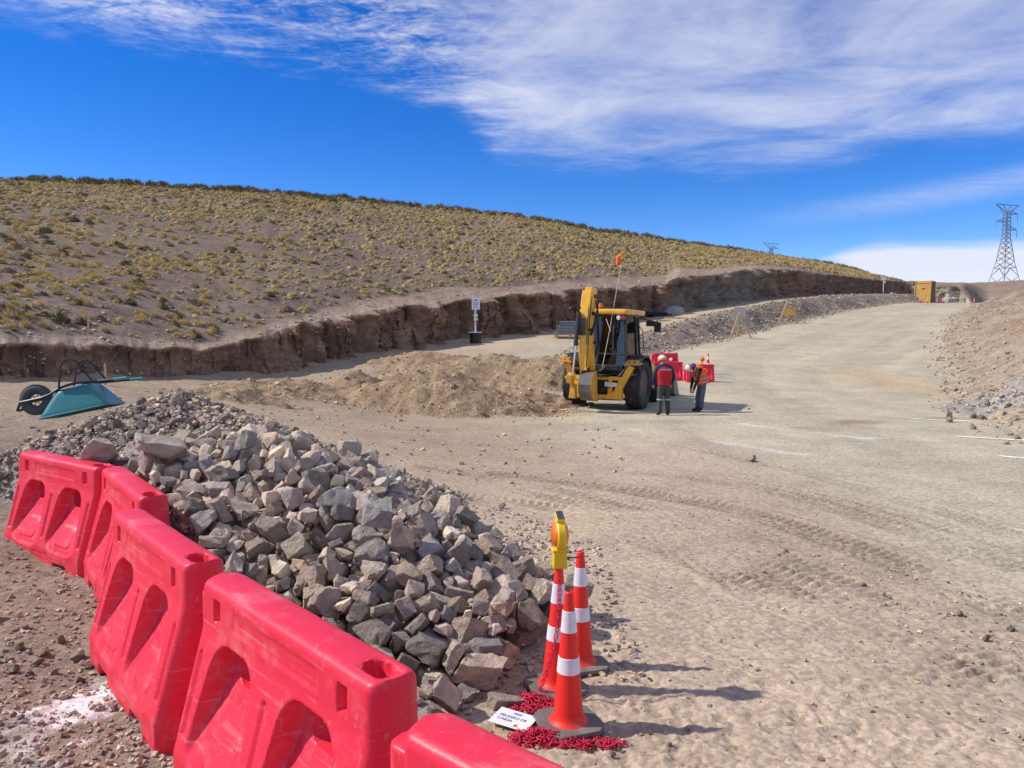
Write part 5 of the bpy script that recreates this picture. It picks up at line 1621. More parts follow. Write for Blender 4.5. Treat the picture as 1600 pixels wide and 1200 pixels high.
def plastic(name, c, c2, dust, rough=.42):
    m = mat(name, c, c2, 2.5, rough, .06, 90, dirt=dust, dirt_amt=.34, dirt_scale=4.0, spec=.35)
    # pale scuffs and scratches drawn along the plastic, and spots of dried mud
    N, K = m.node_tree.nodes, m.node_tree.links
    b = N['Principled BSDF']
    res = b.inputs['Base Color'].links[0].from_socket
    tc = N.new('ShaderNodeTexCoord')
    for sc_, thr, amt, col in (((1.5, 1.5, 26), .64, .32, (.84, .34, .36)), ((22, 22, 1.6), .66, .28, (.84, .32, .34)), ((9, 9, 9), .70, .55, (.50, .33, .27)), ((60, 60, 60), .70, .5, (.62, .40, .36))):
        mp = N.new('ShaderNodeMapping'); mp.inputs['Scale'].default_value = sc_
        K.new(tc.outputs['Object'], mp.inputs[0])
        nz = N.new('ShaderNodeTexNoise'); nz.inputs['Scale'].default_value = 1.6; nz.inputs['Detail'].default_value = 5; nz.inputs['Roughness'].default_value = .65
        K.new(mp.outputs[0], nz.inputs['Vector'])
        mr = N.new('ShaderNodeMapRange'); mr.inputs['From Min'].default_value = thr - .06; mr.inputs['From Max'].default_value = thr + .06; mr.inputs['To Max'].default_value = amt
        K.new(nz.outputs[0], mr.inputs['Value'])
        mx = N.new('ShaderNodeMix'); mx.data_type = 'RGBA'
        K.new(mr.outputs[0], mx.inputs['Factor']); K.new(res, mx.inputs['A'])
        mx.inputs['B'].default_value = (*col, 1)
        res = mx.outputs['Result']
    K.new(res, b.inputs['Base Color'])
    return m


M_RED = plastic('red_plastic', (.80, .028, .066), (.74, .022, .054), (.78, .18, .19))
BAR_BODY = barrier_meshes()
BAR_BODY.materials.append(M_RED)


def make_barrier(x, y, rz, label, sc=1.0, z=None, group='red barriers in a row beside the rock pile'):
    t = empty('plastic_barrier', (x, y, zg(x, y) if z is None else z), rz)
    tag(t, label, 'barrier', group)
    link('barrier_body', BAR_BODY, None, t)
    mb = MB()
    prof = [(-.015, -.075), (.075, -.075), (.105, -.05), (.115, 0), (.105, .05), (.075, .075), (-.015, .075)]
    mb.prism([(-BAR_L / 2 - a, b) for a, b in prof], .10, .915, 'z')
    mb.build('connector_post', M_RED, t, True, .018, 3)
    t.scale = (sc,) * 3
    return t


_lab = ['red plastic barrier farthest left in the row, its flat side facing the camera', 'red plastic barrier seen almost end-on, second from the left, two holes in its top',
        'third red plastic barrier from the left, between the end-on one and the large one', 'large red plastic barrier in the centre foreground with two open windows', 'red plastic barrier cut off by the bottom edge, nearest the cones']
for (_x, _y, _r, _l), _s in zip(BAR_POSE, _lab):
    make_barrier(_x, _y, _r, _s, z=-.01)

# ------------------------------------------------------------------ traffic cones
M_CONE = mat('cone_orange', (.84, .036, .024), (.78, .028, .022), 3, .5, .03, 60, dirt=(.58, .22, .15), dirt_amt=.3, spec=.35)
M_BAND = mat('reflective_band', (.80, .79, .84), (.72, .71, .78), 8, .4, .02, 200, dirt=(.55, .5, .46), dirt_amt=.3, dirt_scale=6)
M_RUBBER = mat('dusty_rubber', (.115, .11, .098), (.17, .155, .135), 5, .9, .3, 60, dirt=(.30, .25, .20), dirt_amt=.3)


def _cone_meshes():
    H = .77
    rad = lambda z: .088 + (.024 - .088) * (z - .03) / (H - .03)
    body = MB()
    prof = [(.122, .030), (.112, .036), (.099, .048), (rad(.065) + .001, .065)]
    prof += [(rad(z), z) for z in np.linspace(.09, H - .006, 14)] + [(rad(H) - .005, H), (rad(H) - .009, H), (rad(H) - .010, H - .05)]
    b = body.lathe(prof, 36).build('cone_body', M_CONE, None, True)
    bands = []
    for z0, z1 in ((.315, .405), (.545, .665)):
        m = MB().lathe([(rad(z0) + .0005, z0), (rad(z0) + .003, z0 + .002), (rad(z1) + .003, z1 - .002), (rad(z1) + .0005, z1)], 36)
        bands.append(m.build('reflective_band', M_BAND, None, True))
    w, c = .170, .055
    oct_ = [(-w + c, -w), (w - c, -w), (w, -w + c), (w, w - c), (w - c, w), (-w + c, w), (-w, w - c), (-w, -w + c)]
    k = MB().prism(oct_, .008, .036, 'z')
    for sx in (-1, 1):
        for sy in (-1, 1):
            k.box((sx * .12, sy * .12, .005), (.06, .06, .012))
    base = k.build('cone_base', M_RUBBER, None, False, .006)
    out = []
    for o in [b] + bands + [base]:
        out.append((o.name.split('.')[0], o.data, [(m.width, m.segments) for m in o.modifiers]))
        bpy.data.objects.remove(o, do_unlink=True)
    return out


_proto = _cone_meshes()


def make_cone(loc, label, group=None, rz=0.0, sc=1.0, tilt=(0, 0)):
    t = empty('traffic_cone', loc, rz)
    t.rotation_euler = (tilt[0], tilt[1], rz)
    tag(t, label, 'traffic cone', group)
    for nm, me, rounding in _proto:
        c = link(nm, me, None, t)
        for w, sg in rounding:
            b = c.modifiers.new('bevel', 'BEVEL')
            b.width, b.segments, b.limit_method = w, sg, 'ANGLE'
    t.scale = (sc,) * 3
    return t


_TT = np.geomspace(3.0, 170.0, 900)


def gpt(px, py):
    """point of the site ground seen at a photo position"""
    d = ray(px, py)
    z = z_ground(d.x * _TT, d.y * _TT)
    below = np.nonzero(CAM_H + d.z * _TT <= z)[0]
    k = int(below[0]) if len(below) else len(_TT) - 1
    return Vector((d.x * _TT[k], d.y * _TT[k], float(z[k])))


_cA, _cB, _cC = on(888, 1134), on(868, 1076), on(906, 1040)
make_cone(_cA, 'orange and white cone nearest the camera, in front of the other two', 'cones beside the rock pile', .35)
make_cone(_cB, 'orange and white cone carrying a yellow warning lamp, left of three', 'cones beside the rock pile', .5, tilt=(0, .03))
make_cone(_cC, 'orange and white cone standing clear at the right, behind the other two', 'cones beside the rock pile', .3)

M_YEL = mat('yellow_plastic', (.80, .56, .01), (.74, .48, .01), 5, .4, .03, 80)
M_AMBER = mat('amber_lens', (.85, .20, .01), (.75, .14, .01), 20, .2, .3, 160, coat=.5)
M_BLACK = mat('black_plastic', (.012, .012, .013), (.025, .024, .023), 6, .5, .05, 60)
M_SOLAR = mat('solar_cell', (.03, .04, .06), (.06, .07, .09), 30, .15, 0, 1)


def make_lamp(loc, label, rz=0.0, sc=1.0):
    t = empty('warning_lamp', loc, rz)
    tag(t, label, 'warning lamp', 'amber lamps on cones')
    MB().box((0, 0, .055), (.088, .075, .11), top=.93).box((0, 0, .112), (.10, .085, .016)).build('battery_case', M_YEL, t, False, .008, 3)
    Rx = Matrix.Translation((0, 0, .205)) @ Matrix.Rotation(math.pi / 2, 4, 'Y')
    MB().lathe([(.0, -.026), (.088, -.026), (.095, -.018), (.095, .018), (.088, .026), (0, .026)], 36, Rx).box((0, 0, .13), (.05, .06, .05)).build('lamp_ring', M_YEL, t, True)
    for s in (-1, 1):
        Rl = Matrix.Translation((s * .026, 0, .205)) @ Matrix.Rotation(s * math.pi / 2, 4, 'Y')
        MB().lathe([(.078, 0), (.074, .008), (.06, .018), (.035, .026), (0, .029)], 28, Rl).build('lens', M_AMBER, t, True)
    MB().box((0, -.004, .312), (.05, .10, .028), (.35, 0, 0)).build('panel_housing', M_YEL, t, False, .005)
    MB().box((0, -.009, .3265), (.042, .088, .004), (.35, 0, 0)).build('solar_panel', M_SOLAR, t)
    MB().tube([(.04, -.0, .055), (.10, 0, .060), (.13, -.005, .062)], .004, 6).tube([(.04, .02, .085), (.085, .02, .09)], .003, 6).tube([(.044, 0, .055), (.058, 0, .056)], .012, 8).build('fixing_bolt', M_BLACK, t)
    t.scale = (sc,) * 3
    return t


make_lamp(_cB + Vector((.022, 0, .765)), 'yellow warning lamp with small solar panel fixed on top of the near cone', .12)

# plastic chain: strand hanging from the cone, heap round the cone feet
M_CHAIN = mat('red_chain_plastic', (.66, .018, .075), (.52, .012, .055), 12, .42)


def chain_link_mesh():
    b = MB()
    n = 10
    pts = []
    for k in range(n + 1):
        a = 2 * math.pi * k / n
        pts.append((.019 * math.cos(a) + (.007 if math.cos(a) > 0 else -.007), .0125 * math.sin(a), 0))
    b.tube(pts, .0028, 5, cap=False)
    return np.array([tuple(v) for v in b.v]), np.array([f for f in b.f])


def place_links(name, Ms, parent):
    V, F = chain_link_mesh()
    VV, FF = [], []
    for k, M in enumerate(Ms):
        A = np.array(M)
        VV.append(V @ A[:3, :3].T + A[:3, 3])
        FF.append(F + k * len(V))
    me = mesh_np(name, np.concatenate(VV), np.concatenate(FF))
    return link(name, me, M_CHAIN, parent)


chain = empty('plastic_chain', on(840, 1100))
tag(chain, 'red plastic chain hanging from a cone and heaped on the ground', 'chain')
_top = _cB + Vector((.02, -.035, .70))
_bot = on(842, 1090) + Vector((0, 0, .03))
_Ms = []
_nl = 24
_pth = [_top.lerp(_bot, k / (_nl)) + Vector((.035 * math.sin(math.pi * k / _nl), -.05 * math.sin(math.pi * k / _nl), 0)) for k in range(_nl + 1)]
for _k in range(_nl):
    _d = (_pth[_k + 1] - _pth[_k])
    _Q = _d.to_track_quat('X', 'Z').to_matrix().to_4x4() @ Matrix.Rotation((_k % 2) * math.pi / 2 + .3, 4, 'X')
    _Ms.append(Matrix.Translation((_pth[_k] + _pth[_k + 1]) / 2 - chain.location) @ _Q)
place_links('chain_strand', _Ms, chain)
_Ms = []
for (_px, _py, _rx, _ry, _h, _n) in ((838, 1098, .10, .10, .07, 150), (862, 1102, .06, .09, .05, 70), (812, 1113, .06, .05, .03, 50), (838, 1156, .12, .07, .07, 190), (866, 1160, .1, .05, .03, 70), (925, 1164, .15, .03, .015, 80), (950, 1165, .04, .03, .02, 25)):
    _w = on(_px, _py)
    for _ in range(_n):
        _a, _r = _rs.uniform(0, 6.28), math.sqrt(_rs.uniform(0, 1))
        _z = .006 + .7 * _h * (1 - _r ** 2) * _rs.uniform(0, 1)
        _E = Euler((_rs.normal() * .9, _rs.normal() * .5, _rs.uniform(0, 6.28))).to_matrix().to_4x4()
        _Ms.append(Matrix.Translation(Vector((_w.x + 1.2 * _rx * _r * math.cos(_a), _w.y + _ry * _r * math.sin(_a), _z + zg(_w.x, _w.y))) - chain.location) @ _E)
place_links('chain_heap', _Ms, chain)['kind'] = 'stuff'


# ------------------------------------------------------------------ paper notice on the ground
def text_mesh(name, s, size, mat_, parent, loc, rot=(0, 0, 0), sx=1.0, thick=0.0):
    c = bpy.data.curves.new(name, 'FONT')
    c.body = s
    c.size = size
    c.align_x = 'LEFT'
    c.offset = thick
    o = bpy.data.objects.new('tmp', c)
    COL.objects.link(o)
    bpy.context.view_layer.update()
    me = bpy.data.meshes.new_from_object(o.evaluated_get(bpy.context.evaluated_depsgraph_get()))
    bpy.data.objects.remove(o, do_unlink=True)
    me.materials.clear()
    q = link(name, me, mat_, parent)
    q.location, q.rotation_euler, q.scale = loc, rot, (sx, 1, 1)
    return q


M_PAPER = mat('laminated_paper', (.80, .81, .84), (.74, .75, .79), 4, .35, .02, 40)
M_INK = mat('black_ink', (.03, .03, .035))
M_BLUE = mat('blue_print', (.16, .30, .62))
M_TRI = mat('yellow_print', (.80, .68, .30))
_w = on(802, 1131)
_w.z = zg(_w.x, _w.y) + .028
sign = empty('paper_notice', _w)
_ax = (on(840, 1128) - on(783, 1113))
sign.rotation_euler = (.05, .03, math.atan2(_ax.y, _ax.x))
tag(sign, 'white laminated notice reading PELIGRO DE CAIDA lying on the chain', 'notice')
_gx, _gy = np.meshgrid(np.linspace(-.118, .118, 13), np.linspace(-.083, .083, 9))
_cz = .0015 * (_gx.ravel() / .118) ** 2
_i = np.arange(8 * 12); _a = (_i // 12) * 13 + _i % 12
link('sheet', mesh_np('sheet', np.stack([_gx.ravel(), _gy.ravel(), _cz], 1), np.stack([_a, _a + 1, _a + 14, _a + 13], 1)), M_PAPER, sign)
text_mesh('lettering', 'PELIGRO DE', .031, M_INK, sign, (-.09, .002, .0022), sx=1.0)
text_mesh('lettering', 'CAIDA', .031, M_INK, sign, (-.09, -.034, .0022), sx=1.0)
MB().prism([(-.022, .045), (.026, .045), (.026, .062), (-.022, .062)], .0018, .0022, 'z').build('blue_stripe', M_BLUE, sign)
_tri = MB().prism([(.018, -.070), (.066, -.070), (.042, -.030)], .0018, .0022, 'z').build('warning_triangle', M_TRI, sign)
MB().prism([(.030, -.063), (.054, -.063), (.046, -.050), (.040, -.044)], .0024, .0027, 'z').build('symbol', M_INK, _tri)

# ------------------------------------------------------------------ upturned wheelbarrow
M_TEAL = mat('teal_paint', (.012, .16, .175), (.02, .19, .20), 3, .38, .03, 50, dirt=(.16, .20, .19), dirt_amt=.25, coat=.2)
M_DARKSTEEL = mat('dark_steel', (.022, .024, .028), (.04, .04, .042), 8, .45, .03, 60, metal=.3)
M_TYRE = mat('tyre_rubber', (.022, .022, .023), (.04, .038, .036), 6, .85, .2, 50, dirt=(.16, .13, .105), dirt_amt=.35)
M_TYRE_OLD = mat('old_tyre', (.06, .065, .066), (.085, .085, .083), 6, .85, .2, 60, dirt=(.2, .18, .15), dirt_amt=.2)
M_TEALGRIP = mat('teal_grip', (.05, .30, .26), (.03, .24, .22), 6, .5)


def make_wheelbarrow():
    t = empty('wheelbarrow')
    tag(t, 'upturned teal wheelbarrow resting on the edge of the stone pile', 'wheelbarrow')
    # built upside down: x runs from wheel (negative) to handles (positive), tray opens downwards
    zf = .36
    rim = [(-.42, -.28), (.46, -.31), (.46, .31), (-.42, .28)]
    bot = [(-.20, -.18), (.26, -.21), (.26, .21), (-.20, .18)]
    V, F = [], []
    n = 28

    def rr(poly, z, r):
        out = []
        for i in range(4):
            p, a, b = Vector(poly[i]), Vector(poly[i - 1]), Vector(poly[(i + 1) % 4])
            u, w = (a - p).normalized(), (b - p).normalized()
            for k in range(7):
                f = k / 6
                q = p + u * r * (1 - f) ** 2 + w * r * f ** 2
                out.append((q.x, q.y, z))
        return out
    for (k, z, r, g) in ((0, .02, .10, 0), (0, .03, .10, 0), (.15, .075, .11, 0), (.55, .20, .12, 0), (.85, .29, .13, 0), (1, .325, .11, 0), (1, .335, .03, .05)):
        poly = [((1 - k) * a[0] + k * b[0], (1 - k) * a[1] + k * b[1]) for a, b in zip(rim, bot)]
        if g:
            poly = [(a * .9 + .01, b * .85) for a, b in poly]
        V += rr(poly, z, r)
    rows = len(V) // n
    for j in range(rows - 1):
        for i in range(n):
            F.append((j * n + i, j * n + (i + 1) % n, (j + 1) * n + (i + 1) % n, (j + 1) * n + i))
    F.append(tuple(range((rows - 1) * n, rows * n)))
    tray = MB().add(V, F).build('tray', M_TEAL, t, True, angle=50)
    so = tray.modifiers.new('thick', 'SOLIDIFY'); so.thickness = .006
    rimt = [Vector(p) for p in rr(rim, .022, .10)]
    MB().tube(rimt + [rimt[0]], .010, 6).build('tray_rim', M_TEAL, t, True)
    fr = MB()
    for s in (-1, 1):
        fr.tube([(-.74, s * .05, .20), (-.66, s * .10, .285), (-.40, s * .115, .285), (-.27, s * .15, .30), (-.10, s * .18, .36), (.08, s * .205, .375), (.26, s * .22, .35), (.62, s * .25, .31)], .017, 8)
    fr.tube([(-.74, -.05, .20), (-.75, 0, .195), (-.74, .05, .20)], .017, 8)
    fr.build('frame', M_DARKSTEEL, t, True)
    for s in (-1, 1):
        MB().tube([(.58, s * .247, .314), (.74, s * .258, .298)], .021, 10).build('grip', M_TEALGRIP, t, True)
    for s in (-1, 1):
        y = s * .20
        MB().tube([(-.12, y, .355), (-.03, y * 1.05, .62), (.02, y * 1.05, .685), (.10, y * 1.05, .69), (.16, y * 1.05, .64), (.30, y * 1.1, .37)], .013, 8).build('stand_leg', M_DARKSTEEL, t, True)
    MB().tube([(.22, -.21, .52), (.22, .21, .52)], .010, 8).build('stand_brace', M_DARKSTEEL, t, True)
    w = empty('wheel', (-.51, 0, .285))
    w.parent = t
    Rw = Matrix.Rotation(math.pi / 2, 4, 'X')
    tp = [(.125 + .072 * (1 - math.cos(a)) if False else .135 + .062 * math.cos(a) + .0, .052 * math.sin(a)) for a in np.linspace(0, 2 * math.pi, 17)[:-1]]
    ty = MB().lathe(tp, 40, Rw, closed=True)
    for k in range(40):
        a = 2 * math.pi * k / 40
        for s in (-1, 1):
            M = Matrix.Rotation(a + s * .04, 4, 'Y') @ Matrix.Translation((.193, s * .02, 0))
            ty.box((0, 0, 0), (.010, .030, .016), M=M)
    ty.build('tyre', M_TYRE_OLD, w, True)
    rm = MB().lathe([(.098, -.03), (.104, -.034), (.104, .034), (.098, .03)], 36, Rw, closed=True)
    for k in range(6):
        a = 2 * math.pi * k / 6
        rm.tube([(.022 * math.cos(a), .012 * (-1) ** k, .022 * math.sin(a)), (.10 * math.cos(a), 0, .10 * math.sin(a))], .006, 6)
    rm.tube([(0, -.06, 0), (0, .06, 0)], .024, 10).tube([(0, -.118, 0), (0, .118, 0)], .009, 8)
    rm.build('rim', M_DARKSTEEL, w, True)
    return t


WB = make_wheelbarrow()
_a, _b = at(68, 617, 10.05), at(218, 603, 10.25)
WB.location = at(128, 645, 10.1)
WB.rotation_euler = Euler((R(-4), R(-12), R(6)))
WB.scale = (1.02,) * 3
# ------------------------------------------------------------------ dry grass and shrubs on the hill
def tussock(seed, n=70, h=1.0, spread=.62, core=True):
    """clump of blades about one unit high: vertices, triangles and a 0..1 height for each vertex"""
    rs = np.random.RandomState(seed)
    V, F, T = [], [], []
    if core:
        k = 9 if n > 60 else 6
        rings = ((.30, .42), (.46, .18), (.50, -.05)) if n > 60 else ((.34, .38), (.50, -.05))
        V.append((0, 0, h * .52)); T.append(.55)
        for ring, (r, z) in enumerate(rings):
            for i in range(k):
                a = 2 * math.pi * (i + .5 * ring) / k
                q = 1 + rs.uniform(-.2, .2)
                V.append((r * q * math.cos(a), r * q * math.sin(a), z * h * (1 + rs.uniform(-.15, .15)))); T.append(.12 + .5 * max(z, 0))
        for i in range(k):
            F.append((0, 1 + i, 1 + (i + 1) % k))
            for ring in range(len(rings) - 1):
                a, b = 1 + ring * k, 1 + (ring + 1) * k
                F += [(a + i, b + i, a + (i + 1) % k), (a + (i + 1) % k, b + i, b + (i + 1) % k)]
    for i in range(n):
        a, out = rs.uniform(0, 2 * math.pi), rs.uniform(0, 1) ** .7
        base = Vector((math.cos(a), math.sin(a), 0)) * .34 * out
        tip = Vector((math.cos(a), math.sin(a), 0)) * spread * out * rs.uniform(.8, 1.25) + Vector((rs.uniform(-.1, .1), rs.uniform(-.1, .1), h * (1 - .45 * out ** 2) * rs.uniform(.75, 1.08)))
        side = Vector((-math.sin(a + rs.uniform(-.9, .9)), math.cos(a), 0)).normalized() * rs.uniform(.03, .055)
        b = len(V)
        V += [tuple(base - side), tuple(base + side), tuple(tip)]
        T += [.15, .15, 1]
        F.append((b, b + 1, b + 2))
    return np.array(V), np.array(F), np.array(T)


def grass_material(name, lo, hi):
    m = bpy.data.materials.new(name)
    m.use_nodes = True
    N, K = m.node_tree.nodes, m.node_tree.links
    b = N['Principled BSDF']
    b.inputs['Roughness'].default_value = .9
    b.inputs['Specular IOR Level'].default_value = .1
    a = N.new('ShaderNodeAttribute'); a.attribute_name = 'Col'
    K.new(a.outputs['Color'], b.inputs['Base Color'])
    return m


M_GRASS = grass_material('dry_grass', 0, 1)
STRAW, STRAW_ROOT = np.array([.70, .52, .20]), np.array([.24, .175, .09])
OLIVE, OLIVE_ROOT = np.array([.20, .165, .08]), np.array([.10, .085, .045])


def grass_mesh(name, seed, n, tip, root, **kw):
    V, F, T = tussock(seed, n, **kw)
    me = mesh_np(name, V, F, smooth=False)
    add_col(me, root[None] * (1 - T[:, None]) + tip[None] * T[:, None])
    me.materials.append(M_GRASS)
    return me


_rs = np.random.RandomState(2024)
_P = _rs.uniform(-260, 1416, 60000)
_T = _rs.uniform(0, 1, 60000)
_D = np.interp(_P, PXW, _dw) + (np.interp(_P, PXW, HDR) - np.interp(_P, PXW, _dw)) * _T * 1.03
_X, _Z, _ = hill_z(_P, _D)
_gap = _D - np.interp(_P, PXW, DW)
_patch = fbm(_X, _D, .085, 4, 131)
_patch2 = fbm(_X, _D, .3, 3, 133)
_upper = sstep(_T, .25, .8)
_dens = np.clip(.80 + .35 * _patch + .75 * _patch2 + .25 * _upper, .06, 1.8) * (2.3 - .1 * _upper)
_dens *= 1 + 1.5 * sstep(_T, .32, .06)
_area = np.interp(_P, PXW, HDR - _dw) * _D / 1200.0                       # ground covered by one sample
_keep = (_rs.uniform(0, 1, 60000) < _dens * _area * .033) & (_gap > shoulder(_P) * (1 + .25 * _patch2) + .4)
_keep &= ~((_P > 150) & (_P < 480) & (_T > .25) & (_T < .5) & (_rs.uniform(0, 1, 60000) < .45))
_P, _T, _D, _X, _Z, _pt, _up = [a[_keep] for a in (_P, _T, _D, _X, _Z, _patch, _upper)]
_n = len(_P)
print('tussocks', _n)
_shrub = _rs.uniform(0, 1, _n) < np.clip(.10 + .34 * sstep(_T, .84, .97) + .10 * sstep(_T, .15, .0), 0, 1)
_size = np.where(_shrub, _rs.uniform(.25, .60, _n), _rs.uniform(.19, .47, _n)) * (1 + .12 * _up)
_size *= 1 - .28 * sstep(_T, .3, .08)
_size = np.where(_shrub & (_T > .90), _size * 1.9, _size)
_rank = np.argsort(-_size / _D)
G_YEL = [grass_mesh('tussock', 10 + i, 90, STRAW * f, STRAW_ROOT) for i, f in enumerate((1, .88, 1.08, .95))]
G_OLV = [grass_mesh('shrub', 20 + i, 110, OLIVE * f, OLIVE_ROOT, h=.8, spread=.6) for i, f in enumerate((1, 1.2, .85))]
_cnt = [0, 0]
_done = set()
for _i in _rank:
    _s = bool(_shrub[_i])
    if _P[_i] < -5:
        continue
    if _cnt[_s] >= (300 if not _s else 150):
        continue
    _cnt[_s] += 1
    _done.add(int(_i))
    me = G_OLV[_i % 3] if _s else G_YEL[_i % 4]
    o = link('desert_shrub' if _s else 'grass_tussock', me)
    o.location = (_X[_i], _D[_i], _Z[_i] - .03)
    o.rotation_euler = (0, 0, _rs.uniform(0, 6.28))
    o.scale = (_size[_i] * _rs.uniform(.9, 1.3), _size[_i] * _rs.uniform(.9, 1.3), _size[_i] * _rs.uniform(.7, 1.0))
    if _s:
        tag(o, 'low dark olive shrub growing on the lower hillside', 'shrub', 'olive shrubs on the hillside')
    else:
        tag(o, 'clump of dry yellow grass growing on the lower hillside', 'grass tussock', 'yellow grass clumps on the hillside')


def grass_mass(name, idx, tip, root, label, cat, seed, src_n, **kw):
    srcs = [tussock(seed + k, src_n, **kw) for k in range(4)]
    VV, FF, CC, b = [], [], [], 0
    for i in idx:
        V, F, T = srcs[i % 4]
        a = _rs.uniform(0, 6.28)
        c, s = math.cos(a), math.sin(a)
        sx, sz = _size[i] * _rs.uniform(.9, 1.4), _size[i] * _rs.uniform(.7, 1.05)
        P = np.stack([(V[:, 0] * c - V[:, 1] * s) * sx + _X[i], (V[:, 0] * s + V[:, 1] * c) * sx + _D[i], V[:, 2] * sz + _Z[i] - .03], 1)
        VV.append(P); FF.append(F + b)
        f = _rs.uniform(.75, 1.2)
        w = _rs.uniform(-.06, .06)
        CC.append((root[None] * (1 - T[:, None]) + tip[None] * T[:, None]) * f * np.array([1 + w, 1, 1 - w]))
        b += len(V)
    me = mesh_np(name, np.concatenate(VV), np.concatenate(FF), smooth=False)
    add_col(me, np.concatenate(CC))
    return tag(link(name, me, M_GRASS), label, cat, kind='stuff')


_rest = [i for i in range(_n) if i not in _done]
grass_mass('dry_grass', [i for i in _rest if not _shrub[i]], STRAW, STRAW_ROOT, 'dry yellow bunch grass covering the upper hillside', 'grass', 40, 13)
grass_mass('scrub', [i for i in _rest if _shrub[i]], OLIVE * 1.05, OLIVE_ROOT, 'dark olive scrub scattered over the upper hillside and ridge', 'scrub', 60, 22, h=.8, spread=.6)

# ------------------------------------------------------------------ loose stones lying about
def stones_on(name, xy, size, tone, warm, parent, seed, sink=.25, kind='stuff'):
    rs = np.random.RandomState(seed)
    xy = np.asarray(xy)
    z = z_ground(xy[:, 0], xy[:, 1])
    return scatter(name, np.stack([xy[:, 0], xy[:, 1], z + size * (.5 - sink) * .6], 1), size, rs, tints(rs, len(xy), tone, warm), M_STONES, parent, .75, kind=kind)


# near left: gravelly brown ground on the camera's side of the barriers and beyond them
_px, _py = _rs.uniform(-160, 700, 30000), 640 + 600 * _rs.uniform(0, 1, 30000) ** 1.0
_pts = np.array([[*on(a, b)[:2]] for a, b in zip(_px, _py)])
_ok = (behind_bar(_pts[:, 0], _pts[:, 1]) < -.25)
_cl = fbm(_pts[:, 0], _pts[:, 1], 1.3, 4, 141)
_ok &= _rs.uniform(0, 1, len(_pts)) < np.clip(.75 + .7 * _cl, .15, 1)
_pts = _pts[_ok][:12000]
_sz = .010 + .055 * _rs.uniform(0, 1, len(_pts)) ** 4
stones_on('gravel', _pts, _sz, 1.35, .0, GROUND, 5)
for _px, _py, _s, _v in ((122, 1020, .13, 3), (58, 1030, .10, 0), (68, 1018, .09, 6), (30, 1010, .11, 4), (48, 1045, .08, 9), (95, 1000, .09, 11), (140, 1035, .08, 2), (22, 1042, .10, 8), (85, 1045, .07, 5), (126, 1062, .07, 1), (40, 985, .07, 10),
                         (100, 1150, .05, 7), (60, 1175, .05, 3), (20, 1120, .05, 13), (30, 1180, .06, 12), (180, 1110, .05, 6), (1046, 1166, .035, 2), (1015, 1148, .03, 5), (957, 1182, .045, 3), (968, 1172, .04, 9), (1175, 720, .22, 4), (1228, 862, .07, 5), (1350, 915, .06, 6), (1500, 960, .07, 7), (1540, 1000, .08, 8), (1580, 985, .08, 2), (1380, 930, .06, 12), (1170, 640, .1, 2)):
    _w = on(_px, _py)
    o = link('stone', ROCKS[_v], None, GROUND)
    o.location = (_w.x, _w.y, zg(_w.x, _w.y) + _s * .22)
    o.rotation_euler = tuple(_rs.uniform(0, 6.28, 3))
    o.scale = (_s,) * 3
    o.color = (*(tints(_rs, 1, 1.05, .02)[0]), 1)
# sparse pebbles on the open ground, thicker along the gravel streaks
_px, _py = _rs.uniform(560, 1700, 9000), 640 + 560 * _rs.uniform(0, 1, 9000)
_pts = np.array([[*on(a, b)[:2]] for a, b in zip(_px, _py)])
_st = np.exp(-((_py - (850 + (_px - 1200) * .33)) / 55) ** 2) * (_px > 950) + .9 * np.exp(-((_px - 1480) / 130) ** 2 - ((_py - 980) / 60) ** 2) + .8 * np.exp(-((_px - 1030) / 90) ** 2 - ((_py - 708) / 22) ** 2) + .6 * np.exp(-((_px - 1360) / 40) ** 2 - ((_py - 730) / 12) ** 2)
_ok = _rs.uniform(0, 1, len(_pts)) < np.clip(.10 + .8 * _st, 0, 1)
_ok &= behind_bar(_pts[:, 0], _pts[:, 1]) > .3
_pts = _pts[_ok]
_sz = .011 + .04 * _rs.uniform(0, 1, len(_pts)) ** 4
stones_on('gravel', _pts, _sz, 1.2, .05, GROUND, 6, .35)
# strewn stones along the foot of the pile, the heaps and the bank
_xy = np.stack([_rs.uniform(-9, 2.5, 5000), _rs.uniform(8.5, 33, 5000)], 1)
_ok = (_rs.uniform(0, 1, 5000) < .30 + .5 * fbm(_xy[:, 0], _xy[:, 1], .5, 3, 7)) & (_xy[:, 0] < 1.5 + .1 * (_xy[:, 1] - 8))
_xy = _xy[_ok]
stones_on('gravel', _xy, .03 + .12 * _rs.uniform(0, 1, len(_xy)) ** 4, 1.12, .12, GROUND, 7, .3)


def along(P, n, rs, smin, smax):
    P = np.asarray(P, float)
    L = np.concatenate([[0], np.cumsum(np.hypot(*np.diff(P, axis=0).T))])
    t = rs.uniform(0, L[-1], n)
    x, y = np.interp(t, L, P[:, 0]), np.interp(t, L, P[:, 1])
    j = np.clip(np.searchsorted(L, t) - 1, 0, len(P) - 2)
    e = P[j + 1] - P[j]
    e /= np.linalg.norm(e, axis=1)[:, None]
    s = rs.uniform(smin, smax, n)
    return np.stack([x + e[:, 1] * s, y - e[:, 0] * s], 1), s


# rubble face of the embankment left of the road
_xy, _s = along(TOE_L[2:9], 9000, _rs, -2.6, .7)
_ok = (_xy[:, 1] > 31) & (_rs.uniform(0, 1, len(_xy)) < np.where(_s > .1, .25, .9)) & (_rs.uniform(0, 1, len(_xy)) < np.interp(_xy[:, 1], [30, 60, 80, 100], [1, .8, .4, .2]))
_xy = _xy[_ok]
_sz = .06 + .26 * _rs.uniform(0, 1, len(_xy)) ** 3
stones_on('rubble', _xy, _sz, 1.05, .03, EMBANK, 8, .2)
